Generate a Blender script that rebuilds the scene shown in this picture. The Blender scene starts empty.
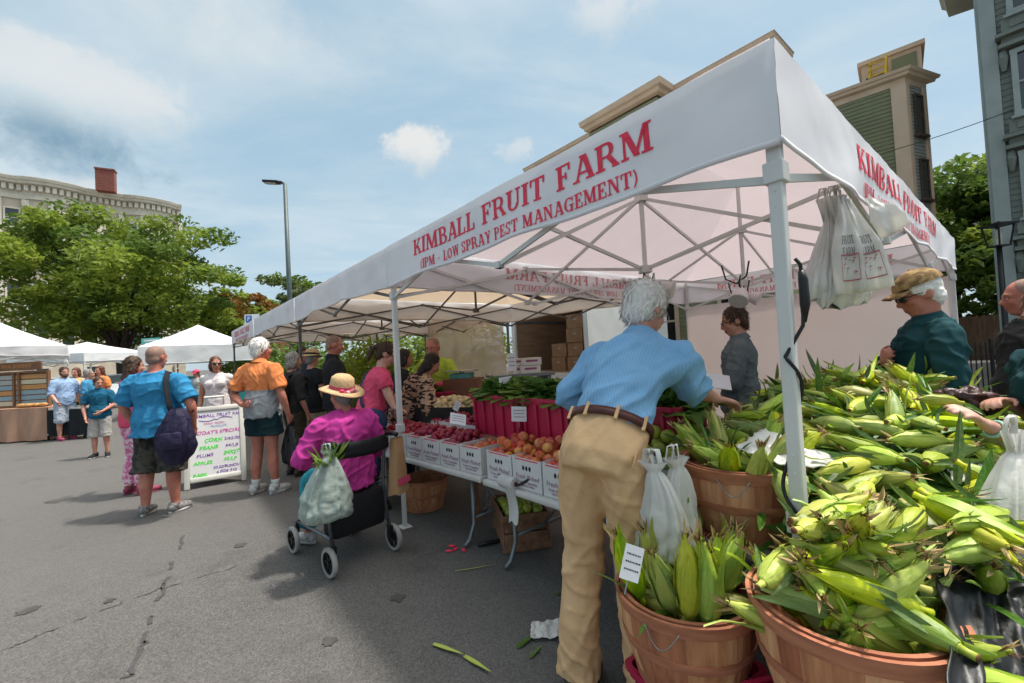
import bpy, bmesh, math, random
from mathutils import Vector as V, Matrix as MX, noise
random.seed(7)
R = math.radians
scene = bpy.context.scene
COL = scene.collection

# ------------------------------------------------------------------ camera
CAM_H = 1.466; FOC = 428.6; PITCH = 0.0241; ROLL = 0.0544
_cp, _sp, _cr, _sr = math.cos(PITCH), math.sin(PITCH), math.cos(ROLL), math.sin(ROLL)
_F = V((0, _cp, _sp)); _U0 = V((0, -_sp, _cp)); _R0 = V((1, 0, 0))
_R = _R0 * _cr - _U0 * _sr; _U = _R0 * _sr + _U0 * _cr
EYE = V((0, 0, CAM_H))
def ray(x, y): return _F + _R * ((x - 512) / FOC) - _U * ((y - 341.5) / FOC)
def at(x, y, Y):                      # the point of that sight line at distance Y in front
    r = ray(x, y); return EYE + r * (Y / r.y)
def gnd(x, y, z=0.0):                 # the point of that sight line at height z
    r = ray(x, y); return EYE + r * ((z - CAM_H) / r.z)
def onplane(x, y, p, n):
    r = ray(x, y); return EYE + r * ((p - EYE).dot(n) / r.dot(n))
cd = bpy.data.cameras.new('camera'); co = bpy.data.objects.new('camera', cd); COL.objects.link(co)
cd.sensor_width = 36; cd.lens = FOC / 1024 * 36; cd.clip_start = 0.05; cd.clip_end = 2000
m = MX.Identity(4)
for i in range(3): m[i][0] = _R[i]; m[i][1] = _U[i]; m[i][2] = -_F[i]; m[i][3] = EYE[i]
co.matrix_world = m
scene.camera = co

# ------------------------------------------------------------------ tags
def tag(o, label=None, cat=None, group=None, kind=None):
    if label: o['label'] = label
    if cat: o['category'] = cat
    if group: o['group'] = group
    if kind: o['kind'] = kind
    return o
MAT_OF = {}
def root_matrix(o):
    while o.parent is not None: o = o.parent
    return MX.Translation(o.location) @ o.rotation_euler.to_matrix().to_4x4()
def empty(name, loc, label=None, cat=None, group=None, rz=0.0):
    o = bpy.data.objects.new(name, None); COL.objects.link(o)
    o.empty_display_size = .1
    o.location = loc; o.rotation_euler = (0, 0, rz)
    return tag(o, label, cat, group)
def copy_tree(o, parent=None, label=None, group=None):
    c = o.copy(); COL.objects.link(c); c.parent = parent
    if label: c['label'] = label
    if group: c['group'] = group
    for ch in list(o.children): copy_tree(ch, c)
    return c

# ------------------------------------------------------------------ materials
def _n(nt, t, **k):
    n = nt.nodes.new(t)
    for a, b in k.items(): setattr(n, a, b)
    return n
def mat(name, c1, c2=None, scale=8.0, rough=.7, bump=.0, bscale=None, rnd=0.0, trans=0.0, spec=.35,
        stretch=(1, 1, 1), metal=0.0, detail=4, sss=0.0, alpha=1.0, bdist=.01, lo=.35, hi=.65, tint=None, coord='Object'):
    """Procedural surface: two tones mixed by noise in object space, noise bump, optional per-object variation and translucency."""
    mt = bpy.data.materials.new(name); mt.use_nodes = True
    nt = mt.node_tree; b = nt.nodes['Principled BSDF']; L = nt.links.new
    c2 = c2 or tuple(max(0, x * .75) for x in c1)
    tc = _n(nt, 'ShaderNodeTexCoord'); mp = _n(nt, 'ShaderNodeMapping')
    mp.inputs['Scale'].default_value = stretch
    L(tc.outputs[coord], mp.inputs['Vector'])
    nz = _n(nt, 'ShaderNodeTexNoise'); nz.inputs['Scale'].default_value = scale; nz.inputs['Detail'].default_value = detail
    L(mp.outputs[0], nz.inputs['Vector'])
    rp = _n(nt, 'ShaderNodeValToRGB'); rp.color_ramp.elements[0].position = lo; rp.color_ramp.elements[1].position = hi
    rp.color_ramp.elements[0].color = (*c2, 1); rp.color_ramp.elements[1].color = (*c1, 1)
    L(nz.outputs['Fac'], rp.inputs['Fac'])
    out = rp.outputs['Color']
    if rnd:
        oi = _n(nt, 'ShaderNodeObjectInfo'); hs = _n(nt, 'ShaderNodeHueSaturation')
        for sock, amp, off in (('Hue', rnd * .12, .5), ('Value', rnd * 1.2, 1.0), ('Saturation', rnd * .5, 1.0)):
            ma = _n(nt, 'ShaderNodeMath', operation='MULTIPLY_ADD')
            mm = _n(nt, 'ShaderNodeMath', operation='FRACT'); m2 = _n(nt, 'ShaderNodeMath', operation='MULTIPLY')
            L(oi.outputs['Random'], m2.inputs[0]); m2.inputs[1].default_value = {'Hue': 1.0, 'Value': 7.13, 'Saturation': 3.37}[sock]
            L(m2.outputs[0], mm.inputs[0]); L(mm.outputs[0], ma.inputs[0])
            ma.inputs[1].default_value = amp; ma.inputs[2].default_value = off - amp / 2
            L(ma.outputs[0], hs.inputs[sock])
        L(out, hs.inputs['Color']); out = hs.outputs['Color']
    L(out, b.inputs['Base Color'])
    b.inputs['Roughness'].default_value = rough; b.inputs['Metallic'].default_value = metal
    b.inputs['Specular IOR Level'].default_value = spec
    if sss:
        b.inputs['Subsurface Weight'].default_value = sss; b.inputs['Subsurface Radius'].default_value = (.012, .005, .003)
        b.inputs['Subsurface Scale'].default_value = 1.0
    if bump:
        nb = _n(nt, 'ShaderNodeTexNoise'); nb.inputs['Scale'].default_value = bscale or scale * 3; nb.inputs['Detail'].default_value = 5
        L(mp.outputs[0], nb.inputs['Vector'])
        bp = _n(nt, 'ShaderNodeBump'); bp.inputs['Strength'].default_value = bump; bp.inputs['Distance'].default_value = bdist
        L(nb.outputs['Fac'], bp.inputs['Height']); L(bp.outputs[0], b.inputs['Normal'])
    surf = b.outputs[0]
    om = nt.nodes['Material Output']
    if trans:
        tr = _n(nt, 'ShaderNodeBsdfTranslucent'); mx = _n(nt, 'ShaderNodeMixShader'); mx.inputs[0].default_value = trans
        if tint: tr.inputs[0].default_value = (*tint, 1)
        else: L(out, tr.inputs[0])
        L(surf, mx.inputs[1]); L(tr.outputs[0], mx.inputs[2]); surf = mx.outputs[0]
    if alpha < 1:
        tp = _n(nt, 'ShaderNodeBsdfTransparent'); mx = _n(nt, 'ShaderNodeMixShader'); mx.inputs[0].default_value = alpha
        L(tp.outputs[0], mx.inputs[1]); L(surf, mx.inputs[2]); surf = mx.outputs[0]
    L(surf, om.inputs['Surface'])
    return mt

# ------------------------------------------------------------------ mesh builder
class MB:
    def __init__(s): s.v = []; s.f = []; s.m = []; s.cur = 0
    def add(s, vs, fs, mi=None):
        o = len(s.v); s.v.extend(V(p) for p in vs)
        for f in fs: s.f.append(tuple(i + o for i in f)); s.m.append(s.cur if mi is None else mi)
    def box(s, c, d, rz=0, rot=None, mi=None):
        x, y, z = d[0] / 2, d[1] / 2, d[2] / 2
        mt = rot or MX.Rotation(rz, 3, 'Z')
        c = V(c)
        vs = [c + mt @ V((a * x, b * y, e * z)) for e in (-1, 1) for b in (-1, 1) for a in (-1, 1)]
        s.add(vs, [(0, 2, 3, 1), (4, 5, 7, 6), (0, 1, 5, 4), (2, 6, 7, 3), (0, 4, 6, 2), (1, 3, 7, 5)], mi)
    def bbox(s, c, d, rz=0, rot=None, b=.004, mi=None):
        """box with chamfered edges"""
        mt = rot or MX.Rotation(rz, 3, 'Z'); c = V(c)
        h = [q / 2 for q in d]; b = min(b, min(h) * .8)
        bm = bmesh.new(); bmesh.ops.create_cube(bm, size=1)
        for q in bm.verts: q.co = V((q.co.x * d[0], q.co.y * d[1], q.co.z * d[2]))
        bmesh.ops.bevel(bm, geom=bm.edges[:], offset=b, segments=2, affect='EDGES', profile=.5)
        bm.verts.index_update()
        s.add([c + mt @ q.co for q in bm.verts], [[q.index for q in f.verts] for f in bm.faces], mi); bm.free()
    def beam(s, p0, p1, w, d=None, up=(0, 0, 1), mi=None):
        p0, p1 = V(p0), V(p1); d = d or w
        t = (p1 - p0); l = t.length; t.normalize(); u = V(up)
        if abs(t.dot(u)) > .98: u = V((0, 1, 0))
        x = t.cross(u).normalized(); y = x.cross(t)
        s.box((p0 + p1) / 2, (w, l, d), rot=MX((x, t, y)).transposed(), mi=mi)
    def tube(s, pts, r, seg=10, cap=True, up=None, closed=False, mi=None):
        """pts: centre line; r: radius, list of radii or list of (rx, ry); up: direction of the ry axis"""
        pts = [V(p) for p in pts]; n = len(pts)
        if not isinstance(r, list): r = [r] * n
        r = [(q, q) if not isinstance(q, (list, tuple)) else q for q in r]
        vs = []; X = None
        for i, p in enumerate(pts):
            if closed: t = pts[(i + 1) % n] - pts[i - 1]
            else: t = pts[min(i + 1, n - 1)] - pts[max(i - 1, 0)]
            t = t.normalized() if t.length > 1e-9 else V((0, 0, 1))
            if up is not None:
                u = V(up[i]) if isinstance(up, list) else V(up)
                x = u.cross(t)
                if x.length < 1e-4: x = V((1, 0, 0)).cross(t)
                x.normalize()
            else:
                if X is None:
                    x = t.orthogonal().normalized()
                else:
                    x = X - t * X.dot(t); x = x.normalized() if x.length > 1e-6 else t.orthogonal().normalized()
            X = x; y = t.cross(x)
            for k in range(seg):
                a = 2 * math.pi * k / seg
                vs.append(p + x * (math.cos(a) * r[i][0]) + y * (math.sin(a) * r[i][1]))
        fs = []
        for i in range(n if closed else n - 1):
            j = (i + 1) % n
            for k in range(seg):
                q = (k + 1) % seg
                fs.append((i * seg + k, i * seg + q, j * seg + q, j * seg + k))
        if cap and not closed:
            fs.append(tuple(range(seg - 1, -1, -1))); fs.append(tuple((n - 1) * seg + k for k in range(seg)))
        s.add(vs, fs, mi)
    def lathe(s, prof, c=(0, 0, 0), seg=24, cap=True, axis=None, mi=None):
        c = V(c); vs = []; n = len(prof)
        q = V((0, 0, 1)).rotation_difference(V(axis)).to_matrix() if axis is not None else MX.Identity(3)
        for r_, z in prof:
            for k in range(seg):
                a = 2 * math.pi * k / seg; vs.append(c + q @ V((r_ * math.cos(a), r_ * math.sin(a), z)))
        fs = [(i * seg + k, i * seg + (k + 1) % seg, (i + 1) * seg + (k + 1) % seg, (i + 1) * seg + k) for i in range(n - 1) for k in range(seg)]
        if cap: fs.append(tuple(range(seg - 1, -1, -1))); fs.append(tuple((n - 1) * seg + k for k in range(seg)))
        s.add(vs, fs, mi)
    def ball(s, c, r, seg=14, rings=9, rot=None, mi=None):
        if not isinstance(r, (list, tuple)): r = (r, r, r)
        c = V(c); rot = rot or MX.Identity(3); vs = [c + rot @ V((0, 0, -r[2]))]
        for i in range(1, rings):
            a = -math.pi / 2 + math.pi * i / rings
            for k in range(seg):
                b = 2 * math.pi * k / seg
                vs.append(c + rot @ V((r[0] * math.cos(a) * math.cos(b), r[1] * math.cos(a) * math.sin(b), r[2] * math.sin(a))))
        vs.append(c + rot @ V((0, 0, r[2]))); e = len(vs) - 1
        fs = [(0, 1 + (k + 1) % seg, 1 + k) for k in range(seg)]
        for i in range(rings - 2):
            for k in range(seg):
                a0 = 1 + i * seg; fs.append((a0 + k, a0 + (k + 1) % seg, a0 + seg + (k + 1) % seg, a0 + seg + k))
        a0 = 1 + (rings - 2) * seg
        fs += [(a0 + k, a0 + (k + 1) % seg, e) for k in range(seg)]
        s.add(vs, fs, mi)
    def quad(s, a, b, c, d, mi=None): s.add([a, b, c, d], [(0, 1, 2, 3)], mi)
    def grid(s, fn, nu, nv, mi=None):
        vs = [fn(i / nu, j / nv) for j in range(nv + 1) for i in range(nu + 1)]
        fs = [(j * (nu + 1) + i, j * (nu + 1) + i + 1, (j + 1) * (nu + 1) + i + 1, (j + 1) * (nu + 1) + i) for j in range(nv) for i in range(nu)]
        s.add(vs, fs, mi)
    def slab(s, fn, nu, nv, nrm, th, mi=None):
        """grid with thickness th along nrm (closed shell)"""
        n = V(nrm) * th; o = len(s.v); W = nu + 1
        top = [V(fn(i / nu, j / nv)) for j in range(nv + 1) for i in range(nu + 1)]
        bot = [p - n for p in top]; N = len(top)
        fs = [(j * W + i, j * W + i + 1, (j + 1) * W + i + 1, (j + 1) * W + i) for j in range(nv) for i in range(nu)]
        fs += [tuple(N + q for q in reversed(f)) for f in fs[:]]
        rim = [i for i in range(W)] + [j * W + nu for j in range(1, nv + 1)] + [nv * W + i for i in range(nu - 1, -1, -1)] + [j * W for j in range(nv - 1, 0, -1)]
        for k in range(len(rim)):
            a, b = rim[k], rim[(k + 1) % len(rim)]; fs.append((b, a, N + a, N + b))
        s.add(top + bot, fs, mi)
    def mesh(s, name, mats=(), smooth=False, inv=None):
        me = bpy.data.meshes.new(name)
        me.from_pydata([inv @ p for p in s.v] if inv else s.v, [], s.f)
        for q in (mats if isinstance(mats, (list, tuple)) else [mats]): me.materials.append(q)
        me.polygons.foreach_set('material_index', s.m)
        if smooth: me.polygons.foreach_set('use_smooth', [True] * len(s.f))
        me.update(); return me
    def build(s, name, mats, parent=None, smooth=False, world=False):
        inv = root_matrix(parent).inverted() if (world and parent is not None) else None
        o = bpy.data.objects.new(name, s.mesh(name, mats, smooth, inv)); COL.objects.link(o)
        if parent is not None: o.parent = parent
        if smooth == 'auto':
            me = o.data
            try:
                me.set_sharp_from_angle(angle=R(40))
            except Exception: pass
        return o

def flipfix(me):
    bm = bmesh.new(); bm.from_mesh(me); bmesh.ops.recalc_face_normals(bm, faces=bm.faces[:]); bm.to_mesh(me); bm.free()
def remeshed(mb, voxel, smooth=3, fac=.5, disp=None, subs=0):
    """one continuous skin round all the closed shapes in mb"""
    me = mb.mesh('tmp'); flipfix(me)
    o = bpy.data.objects.new('tmp', me); COL.objects.link(o)
    md = o.modifiers.new('r', 'REMESH'); md.mode = 'VOXEL'; md.voxel_size = voxel; md.adaptivity = 0
    if smooth:
        sm = o.modifiers.new('s', 'SMOOTH'); sm.factor = fac; sm.iterations = smooth
    dg = bpy.context.evaluated_depsgraph_get(); dg.update()
    out = bpy.data.meshes.new_from_object(o.evaluated_get(dg))
    bpy.data.objects.remove(o); bpy.data.meshes.remove(me)
    if disp:
        co_ = [0.0] * (len(out.vertices) * 3); out.vertices.foreach_get('co', co_)
        no_ = [q.vector.copy() for q in out.vertex_normals]
        for i in range(len(out.vertices)):
            p = V(co_[3 * i:3 * i + 3]); d = disp(p, no_[i]); q = p + (d if isinstance(d, V) else no_[i] * d)
            co_[3 * i:3 * i + 3] = q
        out.vertices.foreach_set('co', co_)
    out.materials.clear()
    out.polygons.foreach_set('use_smooth', [True] * len(out.polygons)); out.update()
    return out
def link(name, me, mats, parent=None):
    for q in (mats if isinstance(mats, (list, tuple)) else [mats]): me.materials.append(q)
    me.name = name
    o = bpy.data.objects.new(name, me); COL.objects.link(o)
    if parent is not None: o.parent = parent
    return o
def fbm(p, s=1.0, o=3):
    return noise.fractal(V(p) * s, 1.0, 2.0, o)
def ridge(p):
    return 1 - abs(noise.noise(V(p))) * 2
def lerp(a, b, t): return a + (b - a) * t
def interp(tbl, t):
    """tbl: sorted [(t, value or tuple)]"""
    if t <= tbl[0][0]: return tbl[0][1]
    for (a, va), (b, vb) in zip(tbl, tbl[1:]):
        if t <= b:
            k = (t - a) / (b - a); k = k * k * (3 - 2 * k)
            return tuple(lerp(x, y, k) for x, y in zip(va, vb)) if isinstance(va, tuple) else lerp(va, vb, k)
    return tbl[-1][1]
# ------------------------------------------------------------------ people
def skin_mat(name, c, dark=None):
    return mat(name, c, dark or (c[0] * .82, c[1] * .66, c[2] * .62), scale=9, rough=.5, bump=.12, bscale=120, bdist=.002, sss=.12, spec=.3)
SKIN = {'fair': skin_mat('skin_fair', (.58, .31, .23)), 'red': skin_mat('skin_ruddy', (.52, .22, .16)), 'tan': skin_mat('skin_tanned', (.48, .25, .16)),
        'pale': skin_mat('skin_pale', (.62, .37, .29))}
LIP = mat('lips', (.42, .13, .11), rough=.45)
BROW = mat('brow', (.16, .10, .07), rough=.8)
EYE_W = mat('eye_white', (.75, .72, .70), rough=.2); EYE_D = mat('eye_iris', (.05, .03, .02), rough=.15)
def hair_mat(name, c, c2): return mat(name, c, c2, scale=30, rough=.6, bump=.35, bscale=60, stretch=(3, 3, .5), bdist=.004)
HAIR = {'white': hair_mat('white_hair', (.86, .83, .79), (.76, .73, .69)), 'grey': hair_mat('grey_hair', (.36, .34, .32), (.14, .13, .12)),
        'brown': hair_mat('brown_hair', (.09, .045, .025), (.03, .015, .01)), 'dark': hair_mat('dark_hair', (.035, .022, .016), (.01, .008, .006)),
        'auburn': hair_mat('auburn_hair', (.16, .06, .03), (.06, .022, .012)), 'stubble': mat('cropped_hair', (.20, .13, .10), (.30, .17, .13), scale=60, rough=.7)}
def cloth(name, c, c2=None, **k):
    k.setdefault('rough', .85); k.setdefault('bump', .35); k.setdefault('bscale', 260); k.setdefault('bdist', .002); k.setdefault('spec', .15)
    return mat(name, c, c2 or tuple(x * .86 for x in c), scale=k.pop('scale', 5), **k)

def hand(mb, w, d, n, which, s=1.0, curl=.5, spread=1.0, seg=8):
    d = V(d).normalized(); n = V(n); n = (n - d * n.dot(d)).normalized()
    l = d.cross(n) * (1 if which == 'R' else -1)              # towards the thumb
    w = V(w)
    mb.tube([w - d * .02 * s, w + d * .015 * s, w + d * .05 * s, w + d * .088 * s, w + d * .097 * s],
            [(.024 * s, .019 * s), (.031 * s, .018 * s), (.041 * s, .016 * s), (.041 * s, .012 * s), (.036 * s, .008 * s)], seg=12, up=n)
    L4 = (.072, .080, .075, .058)
    for i in range(4):
        o = (.030 - i * .0205) * s
        fan = (1.5 - i) * .075 * spread
        p = w + d * (.088 - (.012 if i == 3 else .002 * abs(i - 1))) * s + l * o
        dd = (d + l * fan).normalized(); pts = [p - dd * .02 * s, p]; a = 0
        for j, fr in enumerate((.45, .3, .25)):
            a += curl * (.55, .95, .7)[j] + i * .03 * curl
            p = p + (dd * math.cos(a) + n * math.sin(a)) * L4[i] * fr * s; pts.append(p)
        mb.tube(pts, [.0085 * s, .0098 * s, .0092 * s, .0085 * s, .0062 * s], seg=seg)
    p = w + d * .022 * s + l * .026 * s
    t1 = (d * .62 + l * .72 + n * .25).normalized(); t2 = (d * .86 + l * .35 + n * (.25 + .5 * curl)).normalized(); t3 = (d * .9 - l * .05 + n * (.3 + .7 * curl)).normalized()
    mb.tube([p - t1 * .02 * s, p + t1 * .035 * s, p + t1 * .035 * s + t2 * .032 * s, p + t1 * .035 * s + t2 * .032 * s + t3 * .024 * s],
            [.015 * s, .0125 * s, .0105 * s, .0075 * s], seg=seg)

def skeleton(sp):
    """joints in metres for a body 1.75 m tall, facing +Y, right side +X"""
    J = {'pel': V((0, 0, .95)), 'chest': V((0, -.005, 1.29)), 'neck': V((0, -.02, 1.465)), 'head': V((0, .015, 1.625))}
    for s, k in ((1, 'R'), (-1, 'L')):
        J['hip' + k] = V((s * .088, 0, .915)); J['kn' + k] = V((s * .10, .015, .49)); J['an' + k] = V((s * .105, -.02, .075))
        J['sh' + k] = V((s * .176, -.02, 1.395)); J['el' + k] = V((s * .235, -.03, 1.105)); J['wr' + k] = V((s * .25, .05, .865))
    J.update({k: V(v) for k, v in sp.get('joints', {}).items()})
    lean = V(sp.get('lean', (0, 0, 0)))
    if lean.length:
        for k, f in (('chest', .6), ('neck', 1), ('head', 1.15), ('shR', .92), ('shL', .92), ('elR', .9), ('elL', .9), ('wrR', .9), ('wrL', .9)):
            if k not in sp.get('joints', {}): J[k] = J[k] + lean * f
    return J

def torso(mb, J, off, sp, lo=None, top=True, belly=0.0, seg=20, lowx=0.0):
    w = sp.get('wide', 1.0); d = sp.get('deep', 1.0); b = sp.get('belly', 0) + belly
    up = (J['chest'] - J['pel']); upn = up.normalized()
    lat0 = (J['hipR'] - J['hipL']).normalized(); lat1 = (J['shR'] - J['shL']).normalized()
    nk = J['neck'] - J['chest']
    rows = [(J['pel'] - upn * .11, .130, .095, 0, 0), (J['pel'] - upn * .06, .160, .118, 0, 0), (J['pel'], .165, .120, .1, b * .35), (J['pel'] + up * .3, .152, .110, .35, b),
            (J['pel'] + up * .58, .148, .108, .6, b * .8), (J['chest'], .166, .117, .9, b * .2), (J['chest'] + nk * .38, .172, .112, 1, 0), (J['chest'] + nk * .66, .150, .092, 1, 0),
            (J['chest'] + nk * .88, .10, .072, 1, 0), (J['neck'] + nk * .06, .064, .06, 1, 0)]
    fem = sp.get('bust', 0)
    if lo is not None:
        rows = [r_ for r_ in rows if r_[0].z > lo]
        if rows[0][0].z - lo > .01:
            k = rows[0]; q = V(k[0]); q.z = lo; rows.insert(0, (q, k[1] * 1.0, k[2] * 1.0, k[3], k[4] * .8))
    pts, rr, ups = [], [], []
    zw = J['pel'].lerp(J['chest'], .45).z
    for p, a, c, t, bl in rows:
        ex = lowx if p.z < zw else 0.0
        lat = lat0.lerp(lat1, t).normalized(); fwd = upn.cross(lat).normalized()
        pts.append(p + fwd * bl * .6); rr.append((a * w + off + ex, c * d + off + ex + bl * .5)); ups.append(fwd)
    mb.tube(pts, rr, seg=seg, up=ups)
    lat = lat1; fwd = upn.cross(lat).normalized()
    if fem:
        for s in (-1, 1): mb.ball(J['chest'] + lat * s * .075 + fwd * (.075 * d + off * .5) + upn * .01, (.07 + off * .5, .065 + off * .5, .07 + off * .5))
    for k, s in (('R', 1), ('L', -1)):
        sh = J['sh' + k]
        a = J['chest'] + nk * .78 + lat * s * .03
        mb.tube([a, a.lerp(sh, .6), sh], [.052 + off, .050 + off, .048 + off], seg=12)
        mb.tube([J['chest'] + lat * s * .09 * w, sh + V((0, 0, -.02))], [.075 + off, .050 + off], seg=12)
        mb.ball(sh, .053 + off, seg=12, rings=8)

def arm(mb, J, k, off, fr=1.0, flare=0.0, fat=1.0, start=0.0):
    sh, el, wr = J['sh' + k], J['el' + k], J['wr' + k]
    l1, l2 = (el - sh).length, (wr - el).length; T = l1 + l2
    prof = [(0, .056), (.15, .053), (.3, .047), (.46, .040), (.52, .040), (.62, .041), (.75, .036), (.9, .028), (1, .025)]
    n = 16; pts, rr = [], []
    for i in range(n + 1):
        t = fr * i / n; x = t * T
        p = sh.lerp(el, x / l1) if x < l1 else el.lerp(wr, (x - l1) / l2)
        pts.append(p); rr.append(interp(prof, t) * fat + off + flare * (t / max(fr, .01)))
    for _ in range(2):                                        # round the elbow
        pts = [pts[0]] + [pts[i] * .5 + (pts[i - 1] + pts[i + 1]) * .25 for i in range(1, n)] + [pts[-1]]
    mb.tube(pts, rr, seg=14)

def leg(mb, J, k, off, zend=None, minr=0.0, fat=1.0, flare=0.0):
    hp, kn, an = J['hip' + k], J['kn' + k], J['an' + k]
    l1, l2 = (kn - hp).length, (an - kn).length; T = l1 + l2
    fwd = V((0, 1, 0))
    prof = [(0, .088), (.12, .087), (.3, .075), (.45, .058), (.52, .054), (.62, .057), (.72, .054), (.85, .041), (.95, .034), (1, .036)]
    n = 20; pts, rr = [], []; fr = 1.0 if zend is None else zend
    for i in range(n + 1):
        t = fr * i / n; x = t * T
        p = hp.lerp(kn, x / l1) if x < l1 else kn.lerp(an, (x - l1) / l2)
        if .55 < t < .85: p = p - fwd * .012
        pts.append(p); rr.append(max(interp(prof, t) * fat + off, minr) + flare * t)
    for _ in range(2): pts = [pts[0]] + [pts[i] * .5 + (pts[i - 1] + pts[i + 1]) * .25 for i in range(1, n)] + [pts[-1]]
    mb.tube(pts, rr, seg=16)

def head_frame(J, sp):
    y, p, r = sp.get('head', (0, -7, 0))
    return MX.Translation(J['head']) @ MX.Rotation(R(y), 4, 'Z') @ MX.Rotation(R(p), 4, 'X') @ MX.Rotation(R(r), 4, 'Y')

def head_shapes(mb, H, fine=True):
    q = H.to_3x3(); T = lambda *a: H @ V(a)
    B = lambda c, r, **k: mb.ball(T(*c), r, rot=q @ k.pop('rot', MX.Identity(3)), **k)
    B((0, -.012, .025), (.075, .096, .098), seg=20, rings=14); B((0, .028, -.028), (.060, .064, .085), seg=16, rings=10)
    B((0, .046, -.088), (.040, .040, .030)); B((0, .060, .030), (.052, .030, .030)); B((0, .070, -.040), (.036, .026, .036))
    mb.tube([T(0, .082, .028), T(0, .100, -.002), T(0, .110, -.024)], [.008, .010, .014]); B((0, .108, -.026), (.016, .014, .011))
    for s in (-1, 1):
        B((s * .031, .074, .0205), (.019, .013, .0065)); B((s * .031, .073, -.001), (.018, .012, .005))
        B((s * .034, .060, -.022), (.026, .026, .024)); mb.tube([T(s * .012, .088, .028), T(s * .038, .083, .030), T(s * .056, .066, .024)], [.008, .009, .008])
        B((s * .076, -.012, -.004), (.009, .024, .033), rot=MX.Rotation(s * .25, 3, 'Z') @ MX.Rotation(-.2, 3, 'X'))
    mb.tube([T(-.022, .082, -.060), T(0, .094, -.058), T(.022, .082, -.060)], [.005, .0085, .005]); mb.tube([T(-.018, .082, -.070), T(0, .092, -.070), T(.018, .082, -.070)], [.005, .0085, .005])

def hair_shapes(mb, H, kind):
    q = H.to_3x3(); T = lambda *a: H @ V(a)
    B = lambda c, r: mb.ball(T(*c), r, rot=q, seg=18, rings=12)
    if kind in ('short', 'full', 'bob', 'pony', 'long', 'bun'):
        g = .006 if kind == 'full' else 0
        B((0, -.022, .040), (.083 + g, .097 + g, .096 + g)); B((0, -.055, -.022), (.072 + g, .052 + g, .072))
        for s in (-1, 1): B((s * .064, -.012, .030), (.019 + g, .042, .045))
    if kind in ('bob', 'long'):
        for s in (-1, 1): B((s * .062, -.030, -.035), (.030, .052, .085))
        B((0, -.062, -.050), (.078, .045, .085))
    if kind == 'long':
        B((0, -.062, -.14), (.085, .045, .11))
    if kind == 'pony':
        B((0, -.118, .045), (.028, .030, .030)); mb.tube([T(0, -.13, .045), T(0, -.155, .01), T(0, -.15, -.07), T(0, -.135, -.13)], [.018, .028, .022, .008])
    if kind == 'bun': B((0, -.118, .05), (.042, .038, .042))
    if kind == 'fringe':
        B((0, -.066, -.005), (.070, .042, .050))
        for s in (-1, 1): B((s * .064, -.030, .004), (.017, .042, .036))
    if kind == 'crop':
        B((0, -.020, .034), (.0785, .0935, .0925)); B((0, -.052, -.020), (.069, .050, .064))

def strands(me, H, n, ln=.035, w=.0022, lift=.35, seed=1):
    rnd = random.Random(seed); mb = MB(); q = H.to_3x3(); up = q @ V((0, 0, 1)); back = q @ V((0, -1, 0))
    vs = me.vertices; nm = [x.vector for x in me.vertex_normals]
    for _ in range(n):
        i = rnd.randrange(len(vs)); p = vs[i].co; nn = V(nm[i])
        flow = (-up + back * .4 + V((rnd.uniform(-.5, .5), rnd.uniform(-.5, .5), rnd.uniform(-.3, .3))))
        t = (flow - nn * flow.dot(nn)).normalized(); sd = t.cross(nn).normalized() * w; l = ln * rnd.uniform(.5, 1.2)
        a = p - nn * .003; b = p + t * l * .5 + nn * l * lift * .6; c = p + t * l + nn * l * lift * rnd.uniform(.2, 1)
        mb.add([a - sd, a + sd, b - sd * .8, b + sd * .8, c], [(0, 1, 3, 2), (2, 3, 4)])
    return mb

def shoe_mesh(J, k, yaw, big=1.0, sole=.025):
    an = J['an' + k]; f = MX.Rotation(R(yaw), 3, 'Z'); mb = MB(); g = V((an.x, an.y, an.z - .075))
    P = lambda y, z: g + f @ V((0, y, z))
    up = V((0, 0, 1))
    mb.tube([P(-.075, .045), P(-.06, .05), P(0, .052), P(.06, .045), P(.11, .042), P(.155, .040), P(.178, .036)],
            [(.02 * big, .02), (.036 * big, .042), (.040 * big, .048), (.043 * big, .042), (.047 * big, .036), (.040 * big, .028), (.018 * big, .016)], seg=14, up=up, mi=0)
    mb.tube([P(-.02, .05), P(-.02, .105)], [.045, .046], seg=12, mi=0)
    if sole:
        out = []
        for i in range(20):
            a = 2 * math.pi * i / 20; x = math.sin(a); y = math.cos(a)
            wx = (.047 if y > 0 else .038) * big; out.append(V((x * wx * (1 - .15 * abs(y)), .055 + y * .135, 0)))
        n = len(out)
        vs = [g + f @ (p + V((0, 0, z))) for z in (.001, sole) for p in out]
        mb.add(vs, [tuple(range(n - 1, -1, -1)), tuple(range(n, 2 * n))] + [(i, (i + 1) % n, n + (i + 1) % n, n + i) for i in range(n)], 1)
    return mb

def wrinkle(A, s=1.0, seed=0.0, stretch=(1, 1, .55)):
    o = V((seed, seed * .7, seed * 1.3))
    def fn(p, n):
        q = V((p.x * stretch[0], p.y * stretch[1], p.z * stretch[2]))
        w = V((noise.noise(q * 4 * s + o), noise.noise(q * 4 * s + o + V((9, 9, 9))), 0)) * .12
        a = noise.noise((q + w) * 8 * s + o); b = noise.noise((q + w) * 17 * s + o * 2); c = noise.noise(V((p.x * 6 + p.z * 5, p.y * 7, p.z * 9 - p.x * 4)) * s + o)
        return A * 1.15 * (max(0, 1 - abs(a) * 4.2) ** 1.2 * .9 + max(0, 1 - abs(c) * 4.5) ** 1.2 * .7 + max(0, 1 - abs(b) * 3.4) * .4 - .45)
    return fn

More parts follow.
